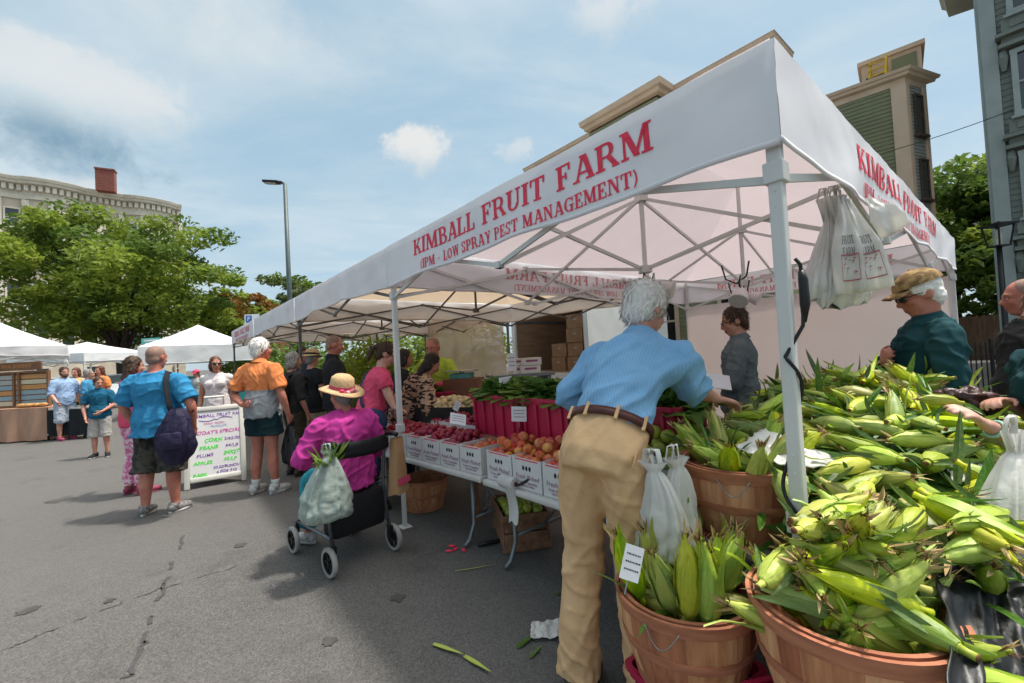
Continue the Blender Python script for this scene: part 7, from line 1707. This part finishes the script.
s = empty('phone', wp(root, V((-.03, .42, 1.16))), 'smartphone in the hands of the man in grey chambray', 'phone', None, rz); m = MB(); m.bbox((0, 0, 0), (.075, .010, .15), rot=MX.Rotation(-.6, 3, 'X')); m.build('case', BLACK, s); m = MB(); m.box(MX.Rotation(-.6, 3, 'X') @ V((0, -.0062, 0)), (.066, .001, .135), rot=MX.Rotation(-.6, 3, 'X')); m.build('screen', mat('phone_screen', (.08, .20, .38), rough=.1), s)
# papers on the ledge behind the corn
m = MB(); pp = at(716, 381, 3.2); m.box((0, 0, 0), (.20, .004, .16), rot=MX.Rotation(-.9, 3, 'X') @ MX.Rotation(.3, 3, 'Y')); o = m.build('paper_sheet', PAPER); o.location = pp; tag(o, 'white paper sheet in front of the man in grey chambray', 'paper')

# ------------------------------------------------------------------ 20..22 on the right
H = 1.80; loc = crowd_at(928, 2.52); rz = R(66); tl = lambda p: tolocal(loc, rz, H, p); wrl = V((-.03, .22, 1.20))
sp = dict(skin='red', hair=('short', 'white'), strands=200, strand_len=.012, locks=0, wide=.95, deep=1.08, belly=.03, head=(0, -20, 0), joints={'elR': (.29, .08, 1.12), 'wrR': (.03, .185, 1.25), 'elL': (-.28, .02, 1.10), 'wrL': (-.26, .16, .90)}, handR=((-.75, .25, .25), (0, -1, .15), .85),
          top=dict(mat=TEALSH, sleeve=.97, hem=.80, flare=.02, off=.020, cuff=.010, collar=True, w=.012, arm=1.15), bottom=dict(mat=CHAR), shoe=dict(mat=SHOE_D))
root, J, HF, fin = person('man in dark teal shirt and camouflage cap with a hand on his chest', loc, rz, H, sp, vox=.008); cap(HF, fin, CAPC); glasses(HF, fin)
m = MB(); c = J['chest']; m.slab(lambda u, v_: c + V((-.13 + .11 * u, .163 + .008 * math.sin(math.pi * u), .075 - .045 * v_)), 6, 3, (0, 1, 0), .006); fin('pocket_flap', m.mesh('flap', [], True), TEALSH)
H = 1.78; loc = crowd_at(1032, 3.0)
root, J, HF, fin = person('bald man in charcoal shirt seen from behind at the right edge', loc, R(52), H, dict(skin='red', hair=('crop', 'stubble'), wide=1.14, deep=1.15, belly=.03, limb=1.1, joints={'elL': (-.32, -.02, 1.10), 'wrL': (-.30, .10, .86)}, top=dict(mat=CHAR, sleeve=.46, hem=.80, flare=.02, cuff=.03, w=.010), bottom=dict(mat=BLACKT), shoe=dict(mat=SHOE_D)), vox=.009)
H = 1.64; loc = V((2.20, 1.66, 0)); rz = R(82); tl = lambda p: tolocal(loc, rz, H, p); wl1 = tl(at(984, 424, 1.62)); wr1 = tl(at(1004, 402, 1.82))
sp = dict(skin='pale', hair=('long', 'auburn'), bust=1, lean=(0, .06, -.02), head=(5, -25, 0), joints={'wrL': wl1, 'elL': tl(at(1030, 447, 1.62)), 'wrR': wr1, 'elR': tl(at(1052, 422, 1.90))}, handL=(tl(at(950, 398, 1.60)) - wl1, (.4, 0, -1), .55), handR=(tl(at(968, 398, 1.74)) - wr1, (-.4, 0, -1), .6), top=dict(mat=TEALSH, sleeve=.42, hem=.82, flare=.02, cuff=.03, w=.010), bottom=dict(mat=DENIM), shoe=dict(mat=SHOE_D))
root, J, HF, fin = person('woman in teal shirt at the right edge stripping an ear of corn', loc, rz, H, sp, vox=.0075)
m = MB(); a = (J['wrL'] - J['elL']).normalized(); b_ = a.orthogonal().normalized(); c_ = a.cross(b_); ce = J['wrL'] - a * .045; m.tube([ce + b_ * .034 * math.cos(k * .449) + c_ * .034 * math.sin(k * .449) for k in range(14)], .006, seg=6, closed=True); fin('bracelet', m.mesh('bracelet', [], True), mat('mint_bracelet', (.30, .55, .46), rough=.4))
ear(at(958, 402, 1.66), V((-.8, .3, .15)), 1.0, 'corn ear in the hands of the woman at the right edge', 'corn ears in hand', .6)
tb = at(1012, 432, 1.30); carrier('shopping_bag', 'white carrier bag hanging from the arm of the woman at the right edge', tb, .52, .30, .18, 2.2, None, R(20), knot=.12)
LB = at(968, 402, 2.0); m = MB(); m.ball((0, 0, 0), (.13, .08, .07), seg=40, rings=26)
for i, q in enumerate(m.v): m.v[i] = q * (1.1 + .40 * noise.noise(q * 12 + V((3, 0, 0))) - .55 * abs(noise.noise(q * 26)))
o = m.build('leather_bag', mat('brown_bag_leather', (.070, .030, .026), (.04, .016, .014), scale=9, rough=.35, bump=.6, bscale=30), None, True); o.location = LB; tag(o, 'crumpled dark brown leather bag behind the corn pile', 'bag')
# ------------------------------------------------------------------ sandwich board
def scribble(par, txt, sz, mt_, place, bold=.0):
    cu = bpy.data.curves.new('t', 'FONT'); cu.body = txt; cu.size = sz; cu.shear = .18; cu.extrude = .0004; cu.offset = bold; cu.space_character = 1.05; to = bpy.data.objects.new('t', cu); COL.objects.link(to)
    me = bpy.data.meshes.new_from_object(to.evaluated_get(bpy.context.evaluated_depsgraph_get())); bpy.data.objects.remove(to)
    rnd = random.Random(txt); 
    for v_ in me.vertices: v_.co.y += sz * .07 * math.sin(v_.co.x / sz * 3.1 + len(txt)) ; v_.co.x += sz * .04 * math.sin(v_.co.y / sz * 5 + v_.co.x / sz * 2)
    me.materials.clear(); me.materials.append(mt_); me.transform(place); o = bpy.data.objects.new('lettering', me); COL.objects.link(o); o.parent = par; return o
MK = lambda n, c: mat(n, c, rough=.6, scale=40)
M_PUR, M_MAG, M_GRN, M_BLU = MK('purple_marker', (.22, .045, .42)), MK('magenta_marker', (.62, .03, .36)), MK('green_marker', (.12, .78, .10)), MK('blue_marker', (.10, .25, .62))
BOARDW = mat('white_board', (.74, .73, .72), (.70, .69, .68), scale=2, rough=.35); FRAMEW = mat('white_plastic_frame', (.66, .64, .58), (.60, .58, .52), rough=.5)
bl, br = gnd(184, 491), gnd(247, 480); bl.z = br.z = 0; dxb = (br - bl); wb = dxb.length; dxb.normalize(); bang = math.atan2(dxb.y, dxb.x); mid = (bl + br) / 2; hB = 1.02
s = empty('sandwich_board', mid, 'white sandwich board with handwritten coloured specials', 'sign board', None, bang)
tl_ = R(13); Fr = MX.Rotation(-tl_, 3, 'X'); Bk = MX.Rotation(tl_, 3, 'X')
for nm, Q, off in (('front_panel', Fr, V((0, 0, 0))), ('back_panel', Bk, V((0, .46, 0)))):
    m = MB(); q = lambda x, z, y=0: off + Q @ V((x, y, z)); 
    for e in (-1, 1): m.bbox(q(e * (wb / 2 - .03), hB / 2), (.06, .045, hB), rot=Q, b=.012)
    for z in (.10, hB - .05): m.bbox(q(0, z), (wb - .121, .043, .06), rot=Q, b=.012)
    for e in (-1, 1): m.bbox(q(e * wb * .15, hB + .045), (.022, .035, .11), rot=Q, b=.008)
    m.bbox(q(0, hB + .10), (wb * .3 + .03, .034, .024), rot=Q, b=.008); p_ = m.build(nm, FRAMEW, s, 'auto'); m = MB(); m.box(q(0, hB / 2 + .02), (wb - .122, .012, hB - .16), rot=Q); m.build('board', BOARDW, p_)
pl = lambda x, z: MX.Translation(Fr @ V((x, -.0075, z))) @ (Fr @ MX.Rotation(R(90), 3, 'X')).to_4x4()
x0 = -wb / 2 + .075
for txt, sz, mt_, x, z, b_ in (('KIMBALL FRUIT FARM', .056, M_PUR, .02, .86, .001), ('FARM  FRESH', .036, M_MAG, .13, .765, 0), ('PRODUCE', .036, M_BLU, .20, .725, 0), ("TODAY'S SPECIALS", .060, M_MAG, .02, .645, .0012), ('CORN', .064, M_GRN, .13, .545, .003), ('3/$2.00', .052, M_PUR, .34, .545, .001),
                               ('BEANS', .062, M_GRN, .08, .455, .003), ('$4/LB', .056, M_PUR, .35, .455, .001), ('PLUMS', .056, M_PUR, .05, .365, .001), ('$4/QT', .060, M_GRN, .33, .370, .003), ('APPLES', .058, M_GRN, .02, .275, .002), ('$3/LB', .056, M_GRN, .33, .285, .002), ('$3.50/BUNCH', .044, M_PUR, .22, .205, .001), ('BASIL', .060, M_GRN, .01, .130, .003), ('4 FOR $10', .046, M_PUR, .25, .145, .001)):
    scribble(s, txt, sz, mt_, pl(x0 + x, z), b_)
m = MB(); m.tube([Fr @ V((x0 + .08 + .36 * i / 20, -.0085, .83 - .018 * math.sin(i * .31) - (.012 * math.sin(i * 1.3) if 8 < i < 13 else 0))) for i in range(21)], .003, seg=5); m.build('flourish', M_PUR, s)

# ------------------------------------------------------------------ bread stall at the left edge
BURL = mat('burlap', (.42, .25, .17), (.33, .19, .13), scale=6, rough=.95, bump=.6, bscale=160, stretch=(1, 1, .3)); CRATEB = mat('crate_wood', (.22, .11, .055), (.15, .075, .04), scale=5, rough=.8)
tf = gnd(46, 441); tf.z = 0; Y0 = tf.y; xr = tf.x; wt = 2.6
tro = empty('market_table', V((xr - wt / 2, Y0 + .45, 0)), 'table under the left edge canopy hidden by its burlap cloth', 'table'); m = MB(); m.bbox((0, 0, .75), (wt, .8, .04)); m.build('table_top', PLASW, tro)
for x in (-1, 1):
    for y in (-1, 1): m = MB(); m.tube([(x * (wt / 2 - .15), y * .32, 0), (x * (wt / 2 - .15), y * .32, .73)], .018, seg=8); m.build('leg', STEEL, tro)
m = MB(); per = [V((-1.34, -.44, 0)), V((1.34, -.44, 0)), V((1.34, .44, 0)), V((-1.34, .44, 0))]
for a, b in zip(per, per[1:] + per[:1]):
    n_ = (b - a).cross(Z).normalized(); m.grid(lambda u, v_: a.lerp(b, u) + n_ * (.01 + .10 * v_ * (.55 + .45 * math.sin(u * (b - a).length * 11)) * (1 - .4 * abs(2 * u - 1) ** 6)) + Z * (.776 - .745 * v_), 60, 8)
m.grid(lambda u, v_: V((lerp(-1.34, 1.34, u), lerp(-.44, .44, v_), .776)), 8, 4); o = m.build('tablecloth', BURL, None, True); o.location = V((xr - wt / 2, Y0 + .45, 0)); tag(o, 'tan burlap cloth hanging to the ground over the left edge table', 'tablecloth')
def menu_crate(px, label, seed):
    p = at(px, 395, Y0 + .35); s = empty('display_crate', V((p.x, p.y, .778)), label, 'display board', 'menu boards on the burlap table'); m = MB(); w_, h_ = .86, .86
    for e in (-1, 1): m.box((e * (w_ / 2 - .02), 0, h_ / 2), (.04, .07, h_)); m.box((0, 0, h_ / 2 + e * (h_ / 2 - .02)), (w_ - .081, .068, .04))
    m.box((0, .02, h_ / 2), (w_ - .082, .012, h_ - .082)); m.build('frame', CRATEB, s); rnd = random.Random(seed); cols = [MK('menu_blue', (.25, .38, .45)), MK('menu_cream', (.60, .55, .40)), MK('menu_orange', (.55, .28, .10)), MK('menu_grey', (.42, .44, .42))]
    m = MB()
    for j in range(6): m.box((0, .010, .10 + j * .125), (w_ - .10, .006, .10), mi=rnd.randrange(4))
    m.build('menu_sheet', cols, s)
menu_crate(3, 'left menu board of coloured strips on the burlap table', 1); menu_crate(32, 'right menu board of coloured strips on the burlap table', 2)
p = at(16, 374, Y0 + .38); m = MB(); m.bbox((0, 0, 0), (1.25, .04, .20)); o = m.build('sign_plank', CRATEB); o.location = V((p.x, p.y, 1.76)); tag(o, 'brown wooden sign plank across the top of the menu boards', 'sign'); m = MB()
lettering(m, [('FARM BAKERY', 0, .0, .075, .8)], lambda x, y, o_: V((x, -.021 - o_, y - .03)), .001); c = m.build('lettering', mat('orange_paint', (.55, .22, .06)), o)
BREAD = mat('crust', (.52, .30, .12), (.36, .18, .06), scale=12, rough=.8)
for k in range(5):
    m = MB(); m.ball((0, 0, .05), (.12, .075, .05), seg=14, rings=8); o = m.build('bread_loaf', BREAD, None, True); p = at(22 + k * 5.4, 414, Y0 + .22); o.location = V((p.x, p.y, .778)); o.rotation_euler[2] = k * .7; tag(o, 'small golden loaf on the burlap table in front of the menu boards', 'bread', 'loaves on the burlap table')
# cars behind the left group
def car(label, p, ang, paint, sc=1.0):
    s = empty('parked_car', p, label, 'car', None, ang); L_, W_ = 4.5 * sc, 1.78; prof = [(-2.2, .45), (-2.22, .75), (-2.05, .92), (-1.2, 1.0), (-.55, 1.42), (.9, 1.44), (1.75, 1.02), (2.15, .95), (2.22, .6), (2.15, .35), (-2.1, .35)]
    def shell(pr, w0, w1): 
        m = MB(); n = len(pr); vs = []
        for y, k in ((-1, 0), (1, 0)):
            for x, z in pr: vs.append(V((x * sc, y * (w0 if z < 1.0 else lerp(w0, w1, (z - 1.0) / .44)), z)))
        m.add(vs, [tuple(range(n - 1, -1, -1)), tuple(n + i for i in range(n))] + [(i, (i + 1) % n, n + (i + 1) % n, n + i) for i in range(n)]); return m
    shell(prof, W_ / 2, W_ / 2 - .2).build('body', paint, s); 
    for y in (-1, 1):
        m = MB(); yy = lambda z: y * (lerp(W_ / 2, W_ / 2 - .2, (z - 1) / .44) + .006); q = [(-1.02, 1.04), (-.5, 1.37), (.82, 1.39), (1.5, 1.06)]; m.add([V((x * sc, yy(z), z)) for x, z in q], [(0, 1, 2, 3) if y > 0 else (3, 2, 1, 0)]); m.build('side_window', GLASS, s)
    for q in (((-1.22, 1.01), (-.57, 1.41)), ((1.72, 1.05), (.94, 1.43))):
        m = MB(); (xa, za), (xb, zb) = q; o_ = .012 if xa > 0 else -.012; m.add([V((xa * sc + o_, -.76, za + .01)), V((xa * sc + o_, .76, za + .01)), V((xb * sc + o_, .62, zb + .004)), V((xb * sc + o_, -.62, zb + .004))], [(0, 1, 2, 3)]); m.build('windscreen', GLASS, s)
    for x in (-1.38, 1.38):
        for y in (-1, 1): m = MB(); m.lathe([(.20, -.10), (.32, -.09), (.32, .09), (.20, .10)], (x * sc, y * .82, .32), 22, True, axis=(0, 1, 0)); wo = m.build('wheel', BLACK, s, 'auto'); m = MB(); m.lathe([(.02, -.105), (.20, -.104), (.20, .104), (.02, .105)], (x * sc, y * .82, .32), 18, True, axis=(0, 1, 0)); m.build('rim', ALU, wo, 'auto')
    for x, mt_ in ((-2.2, LENS), (2.2, INK)):
        for y in (-1, 1): m = MB(); m.bbox((x * sc, y * .68, .75), (.06, .32, .13), b=.02); m.build('headlight' if x < 0 else 'tail_light', mt_, s)
    return s
GRNP = mat('dark_green_paint', (.020, .07, .045), rough=.2, spec=.6); WHTP = mat('white_car_paint', (.62, .63, .64), rough=.25, spec=.6); SILP = mat('silver_paint', (.30, .31, .32), rough=.25, metal=.4)
c = crowd_at(-8, 15.5); car('dark green car parked behind the left edge canopy', c, R(30), GRNP); c = crowd_at(52, 17.5); car('white car parked behind the bearded man', c, R(14), WHTP); c = crowd_at(128, 22); car('silver car parked under the shade tree', c, R(6), SILP)
m = MB(); p0_, p1_ = crowd_at(38, 13.6), crowd_at(66, 13.2); m.bbox((0, 0, .40), ((p1_ - p0_).length, .4, .80), b=.03); o = m.build('concrete_block', mat('concrete', (.22, .225, .22), (.17, .175, .17), scale=3, rough=.9, bump=.3, bscale=30)); o.location = (p0_ + p1_) / 2; tag(o, 'grey concrete block behind the bearded man', 'barrier')
# table with cloth among the left group
c = crowd_at(84, 10.2); s = empty('market_table', c, 'small dark draped table between the shoppers at left', 'table'); m = MB(); m.bbox((0, 0, .72), (1.1, .6, .04)); m.build('table_top', PLASW, s); m = MB(); m.grid(lambda u, v_: V((lerp(-.56, .56, u), -.31 - .03 * v_ * math.sin(u * 30), .70 - .6 * v_)), 30, 6); m.build('table_skirt', BLACKT, s, True)
for i in range(5):
    o = greens('leafy bunch lying on the small dark draped table', c + V((-.4 + .2 * i, 0, .75)), .13, 500 + i, GRN2, 22, 'bunches on the small table')
# teal banner and parking sign
TEALB = mat('teal_banner', (.02, .17, .19), rough=.6); s = empty('banner', crowd_at(200, 14.2), 'dark teal banner table front below the low white canopy', 'banner'); m = MB(); m.bbox((0, 0, .62), (2.7, .5, 1.24), b=.01); m.build('cloth', TEALB, s); m = MB(); m.box((0, -.253, .95), (2.2, .004, .10)); m.build('stripe', PAPER, s)
p = at(151, 342, 14.0); s = empty('hanging_sign', p, 'small teal and white sign above the head of the man in azure', 'sign'); m = MB(); m.box((0, 0, 0), (.62, .02, .26)); m.build('board', mat('aqua_sign', (.12, .45, .42), rough=.6), s); m = MB(); m.box((0, -.011, .05), (.46, .003, .05)); m.box((0, -.011, -.05), (.36, .003, .04)); m.build('lettering', PAPER, s); m = MB(); m.tube([(0, .02, .13), (0, .02, -p.z)], .015, seg=6); m.build('post', STEEL, s)
p = at(252, 319, 18.0); s = empty('parking_sign', p, 'blue and white parking sign over the farthest tent', 'sign'); m = MB(); m.box((0, 0, 0), (.62, .02, .40)); m.build('board', PAPER, s); m = MB(); m.box((-.13, -.012, 0), (.26, .004, .30)); m.build('blue_field', MK('sign_blue', (.03, .14, .42)), s); m = MB(); m.tube([(0, .03, .2), (0, .03, -p.z)], .03, seg=6); m.build('post', STEEL, s)
for e in (0,):
    scribble(s, 'P', .26, PAPER, MX.Translation(V((-.21, -.016, -.09))) @ MX.Rotation(R(90), 4, 'X'))
p = uv(6.52, .0, .95); s = empty('leg_notice', p + V((-.02, -.06, 0)), 'small pink and white notice taped low on the second tent leg', 'notice', None, .3); m = MB(); m.box((0, 0, 0), (.16, .004, .26)); m.build('paper', PAPER, s); m = MB(); m.box((0, -.003, .05), (.12, .001, .05)); m.box((0, -.003, -.04), (.11, .001, .03)); m.build('print', PINK, s)

# ------------------------------------------------------------------ box truck standing open behind the tents
WOODI = mat('truck_ply', (.33, .20, .12), (.25, .15, .085), scale=2, stretch=(1, 1, 6), rough=.7); WHB = mat('truck_white', (.58, .57, .55), rough=.4)
tcn = at(549, 350, 9.9); tcn.z = 0; s = empty('box_truck', tcn, 'box truck with its brown plywood cargo hold open behind the tents', 'truck', None, TH)
# local x along S (into the hold), y along D
wd, ht_, dp_, fz = 2.45, 2.35, 3.0, .95
m = MB(); m.box((dp_ / 2, 0, fz - .05), (dp_, wd, .10)); 
for e in (-1, 1): m.box((dp_ / 2, e * (wd / 2 - .02), fz + ht_ / 2), (dp_, .04, ht_))
m.box((dp_ / 2, 0, fz + ht_ + .03), (dp_, wd, .06)); m.box((dp_ - .02, 0, fz + ht_ / 2), (.04, wd - .081, ht_)); m.build('cargo_hold', WOODI, s)
m = MB()
for e in (-1, 1): m.box((dp_ / 2, e * (wd / 2 + .012), fz + ht_ / 2), (dp_, .02, ht_ + .1)); m.box((-.03, e * (wd / 2 - .04), fz + ht_ / 2), (.06, .12, ht_ + .12))
m.box((-.03, 0, fz + ht_ + .02), (.06, wd - .041, .16)); m.box((-.03, 0, fz - .09), (.06, wd, .16)); m.build('outer_frame', ALU, s)
m = MB()
for z in (1.25, 1.7):
    for e in (-1, 1): m.box((dp_ / 2, e * (wd / 2 - .055), fz + z), (dp_ - .1, .03, .06))
    m.box((dp_ - .055, 0, fz + z), (.03, wd - .18, .06))
m.build('cargo_rail', STEEL, s)
for x in (.9,):
    for e in (-1, 1): m = MB(); m.lathe([(.26, -.14), (.44, -.12), (.44, .12), (.26, .14)], (x, e * .95, .44), 24, True, axis=(0, 1, 0)); wo = m.build('wheel', BLACK, s, 'auto'); m = MB(); m.lathe([(.03, -.145), (.26, -.142), (.26, .142), (.03, .145)], (x, e * .95, .44), 18, True, axis=(0, 1, 0)); m.build('rim', WHB, wo, 'auto')
m = MB(); m.bbox((-.12, 0, .55), (.12, wd, .14)); m.build('bumper', STEEL, s)
mt4 = root_matrix(s)
def cbox(label, x, y, z, d_, mt_, grp, rz_=0.0):
    p = mt4 @ V((x, y, z)); q = empty('cardboard_box' if mt_ is CARD else 'white_box', p, label, 'box', grp, TH + rz_); m = MB(); m.bbox((0, 0, d_[2] / 2), d_, b=.006); m.build('box_body', mt_, q); m = MB(); m.box((0, 0, d_[2] + .001), (d_[0], .05, .002)); m.box((-d_[0] / 2 - .001, 0, d_[2] * .62), (.002, .09, .03)); m.build('tape', CARD_D if mt_ is CARD else PURP, q)
k = 0
for y, n in ((-.85, 4), (-.33, 4), (.2, 2)):
    for j in range(n): cbox('brown cardboard box in the %s stack inside the truck' % {-.85: 'right', -.33: 'middle', .2: 'left low'}[y], .75 + .03 * (j % 2), y, fz + j * .33, (.5, .48, .325), CARD, 'cardboard boxes in the truck', .06 * (j - 1)); k += 1
for i, (px, py) in enumerate(((518, 371), (528, 371), (519, 364), (529, 364))):
    p = at(px, py, 6.2); q = empty('white_box', V((p.x, p.y, 1.155 + .11 * (i // 2))), 'small white purple lettered box stacked behind the greens', 'box', 'white boxes behind the greens', .3); m = MB(); m.bbox((0, 0, .05), (.30 if i % 2 else .24, .25, .105)); m.build('box_body', CARTON, q); m = MB(); m.box((0, -.126, .06), (.18, .002, .03)); m.build('lettering', PURP, q)
p = at(520, 380, 6.2); s = empty('pallet_stack', V((p.x, p.y, 0)), 'dark stand under the small white boxes behind the greens', 'stand', None, .3); m = MB(); m.bbox((0, 0, 1.13), (.9, .5, .045)); 
for e in (-1, 1): m.bbox((e * .38, 0, .55), (.06, .4, 1.1))
m.build('frame', STEEL, s)

# ------------------------------------------------------------------ loose plastic and litter round the corn
def drape(name, label, pts4, n_, amp, seed, mt_, th=.004, sag=0.0, fr=9):
    a, b, c, d_ = pts4; m = MB(); nrm = (b - a).cross(d_ - a).normalized()
    if nrm.z < 0: nrm = -nrm
    def fn(u, v_):
        q = a.lerp(b, u).lerp(d_.lerp(c, u), v_); w_ = noise.noise(V((u * fr, v_ * fr * .5, seed))) + .5 * noise.noise(V((u * fr * 2.3, v_ * fr, seed + 4))); e = 1 + .12 * noise.noise(V((u * 5 + seed, v_ * 5, 1)))
        return q + nrm * amp * w_ - Z * sag * math.sin(math.pi * u) * math.sin(math.pi * v_) + (q - (a + c) / 2) * (e - 1)
    m.slab(fn, n_, n_, nrm, th); return tag(m.build(name, mt_, None, True), label, 'plastic sheet' if 'sheet' in name else 'plastic bag')
BLKP = mat('black_sheet_plastic', (.010, .011, .012), rough=.42, spec=.4, bump=.3, bscale=12, bdist=.02)
drape('plastic_sheet', 'crumpled black plastic sheet hanging beside the nearest corn basket', [at(934, 552, 1.22), at(1050, 590, 1.15), at(1080, 730, .88), at(955, 690, .86)], 34, .028, 3, BLKP, .006, .03, 7)
drape('plastic_bag', 'white carrier bag lying flat on the corn beside the nearest pole', [at(736, 446, 1.70), at(765, 428, 1.80), at(862, 470, 1.62), at(770, 462, 1.55)], 26, .020, 8, BAGM)
drape('plastic_bag', 'crumpled pale bag among the corn near the right edge woman', [at(948, 462, 1.62), at(985, 458, 1.66), at(990, 480, 1.56), at(952, 482, 1.54)], 18, .016, 11, BAGM)
carrier('carrier_bag', 'white carrier bag slumped between the khaki trousers and the left corn basket', at(652, 462, 1.60), .36, .16, .10, 12.5, None, R(-35), swing=.02)
carrier('carrier_bag', 'second white bag behind the upright corn beside the khaki trousers', at(673, 458, 1.60), .38, .16, .10, 19.5, None, R(20))
q0_ = gnd(536, 632, .01); drape('litter_bag', 'crumpled white plastic scrap on the asphalt beside the khaki trousers', [q0_ + V((-.03, -.06, .015)), q0_ + V((.13, -.07, .01)), q0_ + V((.15, .06, .03)), q0_ + V((-.02, .05, .02))], 26, .016, 15, BAGM, .003, 0, 4)
def strip_leaf(label, px, py, ln, wd_, ang, mt_, seed):
    p = gnd(px, py, .006); m = MB(); d = V((math.cos(ang), math.sin(ang), .02)); blade(m, V((0, 0, 0)), d, Z, ln, wd_, .10, .3, k=8); o = m.build('husk_strip', mt_); o.location = p; tag(o, label, 'husk')
HY = mat('yellow_husk', (.42, .46, .09), (.26, .34, .05), scale=9, rough=.6)
strip_leaf('yellow green husk strip on the sunlit asphalt nearest the camera', 433, 644, .20, .030, -.55, HY, 1); strip_leaf('second yellow green husk strip end to end with the first', 464, 656, .19, .030, -.75, HY, 2); strip_leaf('dark husk leaf on the shaded asphalt by the white scrap', 517, 648, .16, .035, .75, HUSKD, 3); strip_leaf('small dark husk leaf on the asphalt below the white scrap', 530, 658, .10, .025, .9, HUSKD, 4); strip_leaf('dark husk leaf under the bag roll table near the trousers', 556, 595, .14, .03, .7, HUSKD, 5); strip_leaf('thin pale husk thread lying under the tables', 455, 571, .30, .010, .12, HY, 6)
for i, (px, py) in enumerate(((449, 552), (456, 550), (464, 551), (452, 547))):
    m = MB(); m.ball((0, 0, .008), (.03, .014, .009), seg=10, rings=6); o = m.build('fruit_scrap', INK, None, True); q = gnd(px, py); o.location = q; o.rotation_euler[2] = i; tag(o, 'squashed red fruit scrap on the ground under the tables', 'fruit scrap', 'fruit scraps under the tables')
m = MB(); q = gnd(478, 548); m.tube([(0, 0, .02), (.06, .02, .025), (.14, .05, .02), (.2, .09, .022)], [.012, .018, .016, .008], seg=8); o = m.build('black_strap', BLACK, None, True); o.location = V((q.x, q.y, 0)); tag(o, 'black strap lying on the ground beside the wooden crate', 'strap')
OIL = mat('oil_stain', (.050, .047, .044), (.075, .071, .067), scale=14, rough=.75)
for px, py, r_ in ((398, 597, .055), (252, 470, .10), (240, 545, .06), (60, 500, .16), (330, 640, .05), (110, 600, .045), (300, 520, .07), (28, 610, .06)):
    q = gnd(px, py, .0045); m = MB(); m.add([q] + [q + V((math.cos(a * .2618), math.sin(a * .2618), 0)) * r_ * (.75 + .6 * noise.noise(V((math.cos(a * .2618) * 1.6 + px, math.sin(a * .2618) * 1.6, 0)))) for a in range(24)], [(0, 1 + a, 1 + (a + 1) % 24) for a in range(24)]); tag(m.build('pavement_stain', OIL), kind='structure')
